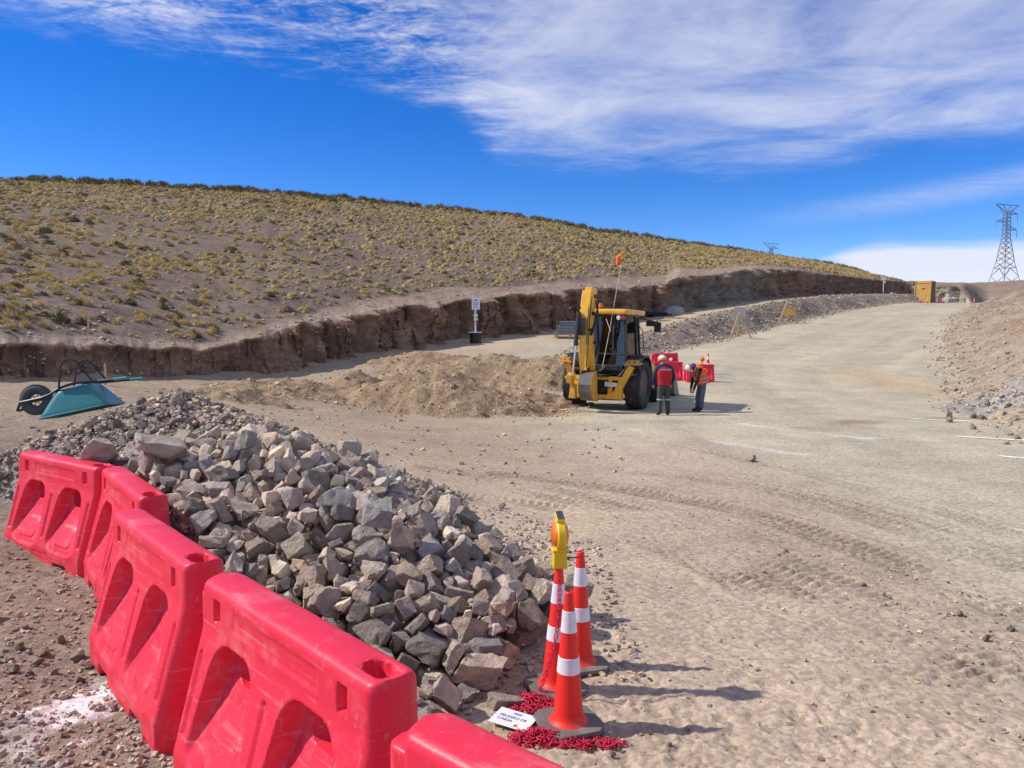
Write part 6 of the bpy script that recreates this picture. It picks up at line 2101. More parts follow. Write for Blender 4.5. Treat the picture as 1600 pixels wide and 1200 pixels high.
# stones rolled to the toe of the earth ridge on the right
_xy, _s = along(TOE_R[3:11], 12000, _rs, -.9, 4.5)
_ok = _rs.uniform(0, 1, len(_xy)) < np.interp(_s, [-.9, -.3, .2, 1.2, 2.5, 4.5], [.05, .35, .9, .75, .25, .12])
_xy = _xy[_ok]
_sz = (.04 + .20 * _rs.uniform(0, 1, len(_xy)) ** 3.5)
_far = _sz / np.hypot(_xy[:, 0], _xy[:, 1])
_o = np.argsort(-_far)
stones_on('rubble', _xy[_o[90:]], _sz[_o[90:]], 1.1, .03, BERM, 9, .25)
_zz = z_ground(_xy[_o[:90], 0], _xy[_o[:90], 1])
for _k, _i in enumerate(_o[:90]):
    o = link('stone', ROCKS[_k % 16], None, BERM)
    o.location = (_xy[_i, 0], _xy[_i, 1], _zz[_k] + _sz[_i] * .2)
    o.rotation_euler = tuple(_rs.uniform(0, 6.28, 3))
    o.scale = (_sz[_i] * 1.1,) * 3
    o.color = (*(tints(_rs, 1, 1.1, .02)[0]), 1)
# blue-grey gravel spill on the ridge
_xy = np.stack([15.2 + _rs.normal(0, 1.9, 1500), 21.5 + _rs.normal(0, 1.7, 1500)], 1)
_ok = sdist(TOE_R, _xy[:, 0], _xy[:, 1]) > .5
_xy = _xy[_ok]
stones_on('rubble', _xy, .05 + .16 * _rs.uniform(0, 1, len(_xy)) ** 3, 1.2, -.05, BERM, 10, .2)
# stones on the heaps and on the hillside
for _hp, _sel, _seed in ((HEAP_A, (19, 24.6), 11), (HEAP_B, (24.6, 32), 12)):
    _xy = np.stack([_rs.uniform(-8, 3.2, 2600), _rs.uniform(*_sel, 2600)], 1)
    _wm = z_mounds(_xy[:, 0], _xy[:, 1])[1]
    _xy = _xy[(_wm > .3)][:1300]
    stones_on('loose_stones', _xy, .03 + .16 * _rs.uniform(0, 1, len(_xy)) ** 5, 1.2, .16, _hp, _seed, .3)
_P = _rs.uniform(-200, 1400, 3500)
_T = _rs.uniform(0, .6, 3500) ** 1.6
_D = np.interp(_P, PXW, _dw) + (np.interp(_P, PXW, HDR) - np.interp(_P, PXW, _dw)) * _T
_X, _Z, _ = hill_z(_P, _D)
_ok = _D > np.interp(_P, PXW, DW) + .25
_sz = .04 + .22 * _rs.uniform(0, 1, 3500) ** 4
scatter('loose_stones', np.stack([_X, _D, _Z + _sz * .15], 1)[_ok], _sz[_ok], _rs, tints(_rs, int(_ok.sum()), 1.15, .08), M_STONES, HILL, .7)
# stones bedded in the face of the cut
_V = np.empty(len(BANK.data.vertices) * 3, np.float32)
BANK.data.vertices.foreach_get('co', _V)
_V = _V.reshape(46, -1, 3)
_ci = np.nonzero((PXW > -250) & (PXW < 1390))[0]
_n = 1500
_a, _r = _ci[_rs.randint(len(_ci), size=_n)], (46 * _rs.uniform(.22, .97, _n) ** 1.0).astype(int).clip(8, 44)
_pos = _V[_r, _a] + _rs.normal(0, .03, (_n, 3))
_sz = .04 + .16 * _rs.uniform(0, 1, _n) ** 4
scatter('bedded_stones', _pos, _sz, _rs, tints(_rs, _n, .95, .10), M_STONES, BANK, .8)
# ------------------------------------------------------------------ backhoe loader
M_JY = mat('machine_yellow', (.90, .48, .018), (.85, .42, .016), 3, .38, .03, 40, dirt=(.40, .26, .13), dirt_amt=.40, coat=.15)
M_JY2 = mat('worn_yellow', (.74, .40, .03), (.58, .31, .05), 6, .5, .08, 40, dirt=(.30, .21, .12), dirt_amt=.45)
M_FRAME = mat('black_frame', (.018, .018, .02), (.03, .03, .032), 6, .5, .03, 40, dirt=(.14, .11, .085), dirt_amt=.25)
M_GREYST = mat('worn_bucket_steel', (.10, .10, .10), (.17, .165, .155), 5, .45, .1, 30, metal=.4, dirt=(.26, .2, .14), dirt_amt=.35)
M_CHROME = mat('chrome_rod', (.62, .62, .64), (.7, .7, .72), 5, .15, metal=1.0)
M_ORLAMP = mat('orange_lamp', (.85, .11, .01), (.8, .09, .01), 5, .25, coat=.5)
M_REDLAMP = mat('red_lamp', (.55, .02, .015), None, 5, .25, coat=.5)
M_WHITE = mat('white_lamp', (.75, .75, .76), None, 5, .2)
M_SEAT = mat('seat_vinyl', (.03, .03, .032), (.05, .05, .05), 10, .7)


def glass_mat(name, tint, refl=.05):
    m = bpy.data.materials.new(name)
    m.use_nodes = True
    N, K = m.node_tree.nodes, m.node_tree.links
    for n in list(N):
        N.remove(n)
    out = N.new('ShaderNodeOutputMaterial')
    tr = N.new('ShaderNodeBsdfTransparent'); tr.inputs[0].default_value = (*tint, 1)
    gl = N.new('ShaderNodeBsdfGlossy'); gl.inputs['Roughness'].default_value = .04
    fr = N.new('ShaderNodeFresnel'); fr.inputs[0].default_value = 1.5
    ad = N.new('ShaderNodeMath'); ad.operation = 'ADD'; ad.inputs[1].default_value = refl
    mx = N.new('ShaderNodeMixShader')
    K.new(fr.outputs[0], ad.inputs[0]); K.new(ad.outputs[0], mx.inputs[0])
    K.new(tr.outputs[0], mx.inputs[1]); K.new(gl.outputs[0], mx.inputs[2])
    K.new(mx.outputs[0], out.inputs[0])
    return m


M_GLASS = glass_mat('tinted_cab_glass', (.42, .47, .48), .06)


def tractor_wheel(parent, x, y, r, w, lugs, lug_d, rim_mat):
    e = empty('wheel', (x, y, r))
    e.parent = parent
    Rw = Matrix.Rotation(math.pi / 2, 4, 'Y')
    hw = w / 2
    prof = [(r * .60, -hw * .72), (r * .68, -hw * .95), (r * .80, -hw), (r * .90, -hw * .97), (r - lug_d, -hw * .86), (r - lug_d * .9, 0), (r - lug_d, hw * .86), (r * .90, hw * .97), (r * .80, hw), (r * .68, hw * .95), (r * .60, hw * .72)]
    t = MB().lathe(prof, 48, Rw, closed=True)
    for k in range(lugs):
        for s in (-1, 1):
            a = 2 * math.pi * (k + (.5 if s > 0 else 0)) / lugs
            V = []
            for (xx, da, rr) in ((.02, .00, r - lug_d * 1.3), (hw * .97, -.20, r * .92 - lug_d), (.02, .00, r), (hw * .97, -.20, r * .955)):
                for dd in (-.032, .032):
                    ang = a + da * s * 0 + da + dd * (1.35 if xx > .1 else 1)
                    V.append((s * xx, rr * math.cos(ang), rr * math.sin(ang)))
            t.add(V, [(0, 1, 3, 2), (4, 6, 7, 5), (0, 2, 6, 4), (1, 5, 7, 3), (0, 4, 5, 1), (2, 3, 7, 6)])
    t.build('tyre', M_TYRE, e, True)
    rm = MB().lathe([(r * .60, -hw * .74), (r * .62, -hw * .80), (r * .57, -hw * .7), (r * .54, -hw * .2), (r * .30, hw * .05 if x > 0 else -hw * .05), (r * .14, hw * .25 if x > 0 else -hw * .25), (0, hw * .25 if x > 0 else -hw * .25)], 32, Rw)
    rm.lathe([(r * .60, hw * .74), (r * .62, hw * .80), (r * .57, hw * .7), (r * .54, hw * .2)], 32, Rw)
    for k in range(8):
        a = 2 * math.pi * k / 8
        rm.box((hw * (.12 if x > 0 else -.12), r * .24 * math.cos(a), r * .24 * math.sin(a)), (.05, .03, .03))
    rm.build('rim', rim_mat, e, True)
    return e


def make_backhoe():
    t = empty('backhoe_loader')
    tag(t, 'yellow backhoe loader seen from behind with its digging arm folded up', 'backhoe')
    for s in (-1, 1):
        tractor_wheel(t, s * .93, 0, .74, .44, 16, .055, M_FRAME)
        tractor_wheel(t, s * .90, 2.12, .47, .33, 16, .035, M_FRAME)
    MB().box((0, 1.15, .78), (.72, 3.9, .46)).box((0, 0, .74), (1.45, .30, .30)).box((0, 2.12, .5), (1.45, .22, .2)).build('chassis', M_FRAME, t, False, .02)
    MB().prism([(1.30, .95), (3.15, .95), (3.2, 1.30), (3.1, 1.52), (1.30, 1.72)], -.42, .42, 'x').build('bonnet', M_JY, t, False, .04, 3)
    for s in (-1, 1):
        MB().prism([(-.62, 1.20), (-.50, 1.44), (-.20, 1.60), (.35, 1.60), (.62, 1.42), (.78, 1.05), (.72, 1.05), (.58, 1.38), (.33, 1.54), (-.18, 1.54), (-.46, 1.38), (-.56, 1.18)], min(s * .70, s * 1.14), max(s * .70, s * 1.14), 'x').build('mudguard', M_FRAME, t, False, .012)
    # cab
    cab = empty('cab')
    cab.parent = t
    lo = {'rl': (-.70, -.52, 1.18), 'rr': (.70, -.52, 1.18), 'bl': (-.76, .42, 1.18), 'br': (.76, .42, 1.18), 'fl': (-.60, 1.30, 1.30), 'fr': (.60, 1.30, 1.30)}
    hi = {'rl': (-.60, -.40, 2.72), 'rr': (.60, -.40, 2.72), 'bl': (-.66, .40, 2.74), 'br': (.66, .40, 2.74), 'fl': (-.52, 1.15, 2.72), 'fr': (.52, 1.15, 2.72)}
    fr = MB()
    for k in lo:
        fr.bar(lo[k], hi[k], .085, .085, up=(0, 1, 0))
    for a, b in (('rl', 'rr'), ('rl', 'bl'), ('bl', 'fl'), ('rr', 'br'), ('br', 'fr'), ('fl', 'fr')):
        fr.bar(hi[a], hi[b], .08, .09)
        fr.bar(lo[a], lo[b], .07, .10)
    fr.bar((-.22, -.49, 1.18), (-.20, -.40, 2.72), .045, .05, up=(0, 1, 0)).bar((.30, -.49, 1.18), (.28, -.40, 2.72), .05, .05, up=(0, 1, 0))
    fr.bar((-.66, -.47, 1.62), (.66, -.47, 1.62), .05, .05)
    fr.build('cab_frame', M_FRAME, cab, False, .012)
    MB().box((0, .35, 1.10), (1.36, 1.75, .16)).box((0, .40, 1.30), (1.2, 1.4, .30)).build('cab_floor', M_FRAME, cab, False, .01)

    def pane(ks):
        P = [Vector(p) for p in ks]
        c = sum(P, Vector()) / 4
        m = MB()
        n = (P[1] - P[0]).cross(P[3] - P[0]).normalized() * .003
        V = [c + (p - c) * .97 - n for p in P] + [c + (p - c) * .97 + n for p in P]
        m.add(V, [(0, 1, 2, 3), (7, 6, 5, 4), (0, 4, 5, 1), (1, 5, 6, 2), (2, 6, 7, 3), (3, 7, 4, 0)])
        return m.build('window_pane', M_GLASS, cab)
    pane([lo['rl'], lo['rr'], hi['rr'], hi['rl']])
    for s in ('l', 'r'):
        pane([lo['r' + s], lo['b' + s], hi['b' + s], hi['r' + s]])
        pane([lo['b' + s], lo['f' + s], hi['f' + s], hi['b' + s]])
    pane([lo['fr'], lo['fl'], hi['fl'], hi['fr']])
    st = MB().box((0, .10, 1.58), (.48, .46, .14)).box((0, -.12 + .40, 1.92), (.46, .12, .62)).box((0, .28, 2.30), (.26, .09, .16))
    st.build('seat', M_SEAT, cab, False, .04, 3)
    MB().tube([(.12, -.30, 1.45), (.10, -.26, 1.85)], .015).tube([(-.12, -.30, 1.45), (-.14, -.26, 1.85)], .015).box((0, -.34, 1.48), (.5, .16, .22)).tube([(.0, .95, 1.45), (0, .80, 1.80)], .025).lathe([(.18, -.012), (.195, 0), (.18, .012)], 20, Matrix.Translation((0, .79, 1.82)) @ Matrix.Rotation(.5, 4, 'X'), closed=True).build('controls', M_FRAME, cab)
    rf = MB().prism([(-.66, -.60), (.66, -.60), (.74, -.50), (.74, 1.22), (.64, 1.34), (-.64, 1.34), (-.74, 1.22), (-.74, -.50)], 2.75, 2.90, 'z')
    roof = rf.build('roof', M_JY, cab, True, .05, 4)
    MB().box((.05, .35, 2.915), (.9, 1.1, .03)).build('roof_hatch', M_GREYST, roof, False, .01)
    # lamps
    for x, m_ in ((-.66, M_ORLAMP), (.47, M_WHITE), (.60, M_REDLAMP), (-.45, M_WHITE)):
        MB().lathe([(.0, -.05), (.06, -.045), (.066, 0), (.06, .03), (0, .035)], 16, Matrix.Translation((x, -.60, 2.66 if m_ is not M_ORLAMP else 2.70)) @ Matrix.Rotation(math.pi / 2, 4, 'X')).build('lamp', m_, cab, True)
    bc = MB().lathe([(.075, 0), (.075, .02), (.06, .03)], 16, Matrix.Translation((-.12, -.45, 2.91))).build('beacon_base', M_FRAME, cab)
    MB().lathe([(.06, .03), (.06, .12), (.045, .145), (0, .15)], 16, Matrix.Translation((-.12, -.45, 2.91))).build('beacon_lens', M_ORLAMP, bc, True)
    # mirrors
    for s in (-1, 1):
        mr = MB().tube([(s * .56, 1.2, 2.68), (s * .95, 1.15, 2.60), (s * 1.12, 1.1, 2.58)], .016).box((s * 1.16, 1.1, 2.42), (.20, .07, .30)).box((s * 1.0, 1.05, 2.52), (.34, .10, .16))
        mr.build('mirror', M_BLACK, t, False, .02)
    MB().tube([(.70, .42, 1.55), (.90, .30, 1.60), (.98, .30, 1.75), (.92, .34, 2.30), (.74, .40, 2.50)], .014).build('grab_rail', M_FRAME, t, True)
    MB().tube([(-.70, .42, 1.55), (-.90, .30, 1.60), (-.98, .30, 1.75), (-.92, .34, 2.30), (-.74, .40, 2.50)], .014).build('grab_rail', M_FRAME, t, True)
    # rear frame carrying the digger
    fr = MB()
    fr.box((0, -.78, .95), (1.50, .14, .10)).box((0, -.78, .42), (1.45, .14, .12))
    for x in (-.62, .36, .64):
        fr.prism([(x - .07, .38), (x + .09, .38), (x + .05, 1.0), (x - .05, 1.0)], -.86, -.70, 'y')
    fr.build('rear_frame', M_JY, t, False, .012)
    MB().box((.0, -.66, .70), (1.2, .12, .5)).tube([(.05, -.8, .62), (.30, -.82, .7), (.45, -.8, .58)], .05).tube([(.05, -.8, .80), (.35, -.83, .84)], .035).build('valve_block', M_FRAME, t, False, .01)
    MB().box((.10, -.60, 1.24), (1.1, .16, .16)).box((.12, -.84, 1.02), (.42, .10, .07)).build('rear_deck', M_FRAME, t, False, .02)
    # stabiliser legs folded up, pads on top
    for s in (-1, 1):
        leg = MB().bar((s * .48, -.80, .40), (s * .96, -.80, 1.32), .20, .15, up=(0, 1, 0), w2=.17)
        lo_ = leg.build('stabiliser_leg', M_JY, t, False, .014)
        pd = MB().box((s * 1.0, -.80, 1.38), (.46, .42, .035), (0, s * -.06, 0))
        for k in range(3):
            pd.prism([(s * 1.0 - .19 + k * .14, 1.39), (s * 1.0 - .08 + k * .14, 1.39), (s * 1.0 - .11 + k * .12, 1.39 + .09 + .04 * (k % 2))], -.99, -.95 + .04 * k, 'y')
            pd.prism([(s * 1.0 - .17 + k * .13, 1.39), (s * 1.0 - .09 + k * .13, 1.39), (s * 1.0 - .13 + k * .13, 1.47)], -.72, -.66, 'y')
        pd.box((s * 1.0, -.80, 1.43), (.30, .10, .12))
        pd.build('stabiliser_pad', M_JY2, lo_, False, .008)
        MB().tube([(s * .56, -.72, .98), (s * .84, -.74, 1.62 if s < 0 else 1.30)], .05).tube([(s * .50, -.70, .80), (s * .56, -.72, .98)], .03).build('stabiliser_ram', M_FRAME, lo_, True)
    # boom, folded upright behind the cab and side-shifted to the left
    xb = -.19
    MB().box((xb, -.92, .72), (.34, .22, .68)).tube([(xb, -1.0, .42), (xb, -1.0, 1.10)], .09, 12).build('king_post', M_JY, t, False, .02)
    bm_ = MB()
    n = 9
    L_, R_ = [], []
    for k in range(n):
        f = k / (n - 1)
        z = .95 + f * 2.45
        yb = -1.02 - .16 * math.sin(f * math.pi) + (.10 if k == n - 1 else 0)
        w = np.interp(f, [0, .25, .6, .85, 1], [.185, .18, .135, .115, .11])
        d = np.interp(f, [0, .35, .7, 1], [.24, .40, .32, .20])
        L_.append((xb, yb, z, w, d))
    V = []
    for (x, y, z, w, d) in L_:
        V += [(x - w, y - d, z), (x + w, y - d, z), (x + w, y, z), (x - w, y, z)]
    F = [(0, 1, 2, 3), tuple(4 * (n - 1) + i for i in (3, 2, 1, 0))]
    for k in range(n - 1):
        for i in range(4):
            F.append((4 * k + i, 4 * k + (i + 1) % 4, 4 * k + 4 + (i + 1) % 4, 4 * k + 4 + i))
    bm_.add(V, F)
    bm_.build('boom', M_JY, t, False, .02)
    # dipper hanging from the boom head
    dp = MB()
    for s in (-1, 1):
        dp.prism([(-1.10, 3.42), (-1.42, 3.30), (-1.52, 2.95), (-1.30, 2.70), (-1.16, 3.0)], xb + s * .15 - .02, xb + s * .15 + .02, 'x')
    dp.bar((xb + .02, -1.44, 3.36), (xb + .02, -1.62, 2.30), .27, .20, up=(0, 1, 0), w2=.24, h2=.26)
    dp.bar((xb + .02, -1.62, 2.30), (xb + .08, -1.70, 1.18), .24, .26, up=(0, 1, 0), w2=.20, h2=.18)
    dp.prism([(xb - .09, 3.30), (xb + .16, 3.30), (xb + .16, 3.46), (xb - .04, 3.46)], -1.5, -1.1, 'y')
    dip = dp.build('dipper_arm', M_JY, t, False, .02)
    MB().tube([(xb - .12, -1.74, 2.78), (xb - .15, -1.84, 1.86)], .062, 12).build('ram_cylinder', M_FRAME, dip, True)
    MB().tube([(xb - .15, -1.84, 1.86), (xb - .20, -1.88, 1.02)], .034, 12).build('ram_rod', M_CHROME, dip, True)
    MB().prism([(-1.72, .78), (-1.95, .84), (-1.98, 1.06), (-1.80, 1.12), (-1.68, 1.0)], xb - .34, xb - .20, 'x').tube([(xb - .42, -1.84, .98), (xb + .05, -1.84, .98)], .05, 10).prism([(xb - .36, .40), (xb - .16, .40), (xb - .20, .80), (xb - .32, .80)], -1.7, -1.5, 'y').build('bucket_link', M_JY2, dip, False, .01)
    # digging bucket curled under the dipper
    C = [(-1.52, 1.20), (-1.74, 1.16), (-1.90, 1.02), (-1.97, .82), (-1.92, .60), (-1.78, .44), (-1.58, .36), (-1.36, .36)]
    bx0, bx1 = xb + .00, xb + .36
    bk = MB()
    th = .02
    inner = [(y + .025, z - .02 if z > .8 else z + .02) for y, z in C]
    for i in range(len(C) - 1):
        quad = [C[i], C[i + 1], inner[i + 1], inner[i]]
        bk.prism(quad, bx0, bx1, 'x')
    buck = bk.build('bucket', M_GREYST, dip, True)
    side = C + [(-1.40, .60), (-1.46, .95)]
    for x in (bx0 - .012, bx1 - .012):
        MB().prism(side, x, x + .024, 'x').build('bucket_side', M_JY2, buck, False, .004)
    for k in range(4):
        xx = bx0 + .02 + k * .09
        MB().prism([(-1.38, .33), (-1.38, .40), (-1.20, .385), (-1.16, .36)], xx, xx + .06, 'x').build('tooth', M_GREYST, buck)
    hs = MB()
    for k, (dx, dz) in enumerate(((.17, 0), (.20, -.12), (.15, .1))):
        hs.tube([(xb + dx, -1.20, 3.05 + dz), (xb + dx + .14, -1.40, 2.85 + dz), (xb + dx + .10, -1.55, 2.45), (xb + dx + .02, -1.60, 2.15)], .016)
        hs.tube([(xb + dx - .02, -1.10, 1.55), (xb + dx + .12, -1.2, 1.9), (xb + dx + .10, -1.3, 2.5)], .015)
        hs.tube([(.10 + .1 * k, -.75, 1.15), (.12 + .1 * k, -.92, 1.28), (-.02, -.98, 1.05), (xb + .1, -1.02, .85)], .017)
    hs.build('hydraulic_hoses', M_BLACK, t, True)
    pn = MB()
    for (y, z, r) in ((-1.30, 3.22, .06), (-1.36, 2.75, .05), (-1.22, 1.95, .045), (-1.12, 1.12, .07), (-1.62, 2.30, .045), (-1.70, 1.22, .05)):
        pn.tube([(xb - .21, y, z), (xb + .21, y, z)], r, 12)
    pn.build('pivot_pins', M_FRAME, t, True)
    MB().prism([(xb - .10, 2.15), (xb + .10, 2.15), (xb + .10, 2.62), (xb - .10, 2.62)], -1.792, -1.788, 'y').build('warning_decal', M_BLACK, dip)
    MB().tube([(xb + .15, -1.50, 3.2), (xb + .17, -1.68, 2.5), (xb + .19, -1.76, 1.9), (xb + .16, -1.80, 1.3)], .014).tube([(xb + .11, -1.58, 3.1), (xb + .13, -1.74, 2.4), (xb + .15, -1.80, 1.9)], .012).build('dipper_hoses', M_BLACK, dip, True)
    MB().box((.40, -.89, .78), (.36, .012, .12)).build('number_plate', M_WHITE, t, False, .004)
    # whip aerial with its flag
    wp = MB().tube([(.10, -.84, 1.15), (.28, -.80, 2.30), (.52, -.72, 4.15)], [.010, .007, .005], 6).tube([(.30, -.78, 2.28), (.10, -.60, 2.62)], .007, 5).build('whip_aerial', M_WHITE, t, True)
    V, F = [], []
    for i in range(5):
        for j in range(4):
            V.append((.52 - .055 * i * .6, -.73 + .02 * math.sin(i * 1.5), 4.15 + .10 * j - .02 * i))
    for i in range(4):
        for j in range(3):
            F.append((i * 4 + j, i * 4 + 4 + j, i * 4 + 5 + j, i * 4 + 1 + j))
    fl = MB().add(V, F).build('flag', mat('flag_orange', (.85, .14, .03), None, 5, .7), wp, True)
    fl.modifiers.new('thick', 'SOLIDIFY').thickness = .004
    # front loader
    for s in (-1, 1):
        MB().prism([(1.0, 1.30), (1.25, 1.42), (2.7, 1.25), (3.65, .55), (3.6, .35), (3.4, .42), (2.6, 1.0), (1.0, 1.12)], s * .62 - .06, s * .62 + .06, 'x').build('loader_arm', M_JY, t, False, .015)
    lb = MB()
    P = [(3.60, .95), (3.58, .50), (3.66, .25), (3.85, .16), (4.45, .14)]
    for a, b in zip(P[:-1], P[1:]):
        lb.prism([a, b, (b[0] + .01, b[1] + .035), (a[0] + .035, a[1] + .01)], -1.15, 1.15, 'x')
    for x in (-1.15, 1.12):
        lb.prism(P + [(4.1, .5), (3.8, .95)], x, x + .03, 'x')
    lb.build('loader_bucket', M_GREYST, t, False, .01)
    # step and number plate
    MB().box((.82, .62, .62), (.26, .32, .03)).box((.86, .62, .86), (.24, .30, .03)).bar((.94, .48, .62), (.94, .48, 1.1), .03).bar((.94, .76, .62), (.94, .76, 1.1), .03).build('cab_step', M_FRAME, t)
    return t


BH = make_backhoe()
_w = on(946, 637)
BH.location = (_w.x + .02, _w.y, -.02)
BH.rotation_euler = Euler((0, R(1.6), R(-25)), 'XYZ')


# ------------------------------------------------------------------ people
def skin_body(name, J, E, Rr, root, parent, regions, mats):
    """one continuous skinned body; regions give the material of the nearest bone"""
    ks = list(J)
    me = bpy.data.meshes.new('tmp')
    me.from_pydata([tuple(J[k]) for k in ks], [(ks.index(a), ks.index(b)) for a, b in E], [])
    o = bpy.data.objects.new('tmp', me)
    COL.objects.link(o)
    sk = o.modifiers.new('skin', 'SKIN')
    sk.use_smooth_shade = True
    for i, k in enumerate(ks):
        d = me.skin_vertices[0].data[i]
        r = Rr[k]
        d.radius = r if isinstance(r, tuple) else (r, r)
        d.use_root = (k == root)
    ss = o.modifiers.new('sub', 'SUBSURF')
    ss.levels = ss.render_levels = 2
    bpy.context.view_layer.update()
    ev = o.evaluated_get(bpy.context.evaluated_depsgraph_get())
    res = bpy.data.meshes.new_from_object(ev)
    res.name = name
    bpy.data.objects.remove(o, do_unlink=True)
    res.materials.clear()
    for m in mats:
        res.materials.append(m)
    segs = [(Vector(J[a]), Vector(J[b]), regions(a, b)) for a, b in E]
    for p in res.polygons:
        c = p.center
        best, bi = 1e9, 0
        for a, b, mi in segs:
            d = b - a
            t = max(0, min(1, (c - a).dot(d) / max(d.length_squared, 1e-9)))
            q = (a + d * t - c).length
            if q < best:
                best, bi = q, (mi(t) if callable(mi) else mi)
        p.material_index = bi
        p.use_smooth = True
    return link(name, res, None, parent)


def add_hand(J, E, Rr, k, wrist, hand, dirv, curl):
    """palm with four fingers and a thumb, lightly curled"""
    J[hand] = tuple(Vector(J[wrist]) + Vector(dirv) * .07)
    Rr[hand] = (.032, .018)
    E.append((wrist, hand))
    d = Vector(dirv)
    sidev = d.cross(Vector(curl)).normalized()
    for i, ln in enumerate((.036, .042, .040, .032)):
        off = (i - 1.5) * .017
        a, b = '%sf%da' % (k, i), '%sf%db' % (k, i)
        J[a] = tuple(Vector(J[hand]) + d * ln + sidev * off)
        J[b] = tuple(Vector(J[a]) + d * ln * .55 + Vector(curl) * ln * .7)
        Rr[a], Rr[b] = .009, .0075
        E += [(hand, a), (a, b)]
    a = '%sth' % k
    J[a] = tuple(Vector(J[wrist]) + d * .05 + sidev * .045 + Vector(curl) * .02)
    Rr[a] = .010
    E.append((wrist, a))


def blob(name, mat_, parent, loc, rad, rot=(0, 0, 0), cut=None, n=18):
    """closed rounded shell, optionally only the part above a level"""
    prof = []
    a0 = -math.pi / 2 if cut is None else math.asin(cut)
    for k in range(12):
        a = a0 + (math.pi / 2 - a0) * k / 11
        prof.append((max(math.cos(a), 0.0), math.sin(a)))
    M = Matrix.Translation(loc) @ Euler(rot).to_matrix().to_4x4() @ Matrix.Diagonal((*rad, 1))
    return MB().lathe(prof, n, M).build(name, mat_, parent, True)


M_SKIN = mat('skin', (.36, .19, .12), (.30, .155, .10), 12, .55)
M_NAVY = mat('navy_cloth', (.020, .028, .065), (.03, .038, .075), 14, .9, .2, 50)
M_GREYCL = mat('charcoal_trousers', (.045, .045, .05), (.07, .068, .07), 12, .9, .2, 50, dirt=(.16, .14, .12), dirt_amt=.2)
M_BOOT = mat('dark_boots', (.03, .026, .024), (.05, .043, .038), 10, .8, .1, 40)
M_REDV = mat('red_vest', (.50, .010, .022), (.42, .008, .018), 8, .8, .25, 30)
M_ORV = mat('orange_vest', (.90, .15, .02), (.82, .12, .02), 8, .75, .2, 30)
M_SILV = mat('reflective_tape', (.42, .42, .45), (.34, .34, .38), 20, .4)
M_HELM = mat('white_helmet', (.78, .77, .74), (.72, .71, .68), 5, .35)
M_ORNG = mat('orange_helmet_band', (.85, .22, .03), (.78, .18, .03), 5, .5)
M_BLKCL = mat('black_sleeve', (.012, .012, .014), (.02, .02, .022), 14, .85)
M_JEAN = mat('worn_jeans', (.07, .10, .14), (.12, .145, .18), 9, .9, .2, 60, dirt=(.25, .24, .22), dirt_amt=.2)
M_BLUEH = mat('blue_hood', (.03, .07, .28), (.02, .045, .18), 14, .85)
M_WOOD = mat('pale_wood', (.62, .47, .26), (.52, .38, .20), 6, .7, .1, 40)
M_EYE = mat('dark_eye', (.02, .015, .012))


def limb_sets():
    E = [('pelvis', 'spine'), ('spine', 'chest'), ('chest', 'neck'), ('neck', 'head'), ('head', 'crown')]
    for s in 'lr':
        E += [('pelvis', s + 'hip'), (s + 'hip', s + 'knee'), (s + 'knee', s + 'ankle'), (s + 'ankle', s + 'toe'), ('chest', s + 'sh'), (s + 'sh', s + 'el'), (s + 'el', s + 'wr')]
    Rr = {'pelvis': (.15, .11), 'spine': (.14, .10), 'chest': (.165, .115), 'neck': .055, 'head': (.078, .09), 'crown': (.055, .06)}
    for s in 'lr':
        Rr.update({s + 'hip': .098, s + 'knee': .076, s + 'ankle': .062, s + 'toe': (.042, .034), s + 'sh': .068, s + 'el': .050, s + 'wr': .036})
    return E, Rr


def face(parent, head, fwd, up):
    f, u = Vector(fwd).normalized(), Vector(up).normalized()
    r = f.cross(u).normalized()
    h = Vector(head)
    for s in (-1, 1):
        blob('ear', M_SKIN, parent, h + r * s * .082 + u * .0, (.014, .026, .034))
        blob('eye', M_EYE, parent, h + f * .078 + r * s * .030 + u * .012, (.011, .011, .009))
    blob('nose', M_SKIN, parent, h + f * .092 - u * .015, (.014, .016, .022))
    blob('mouth', mat('lip', (.30, .12, .09)), parent, h + f * .082 - u * .048, (.022, .012, .007))


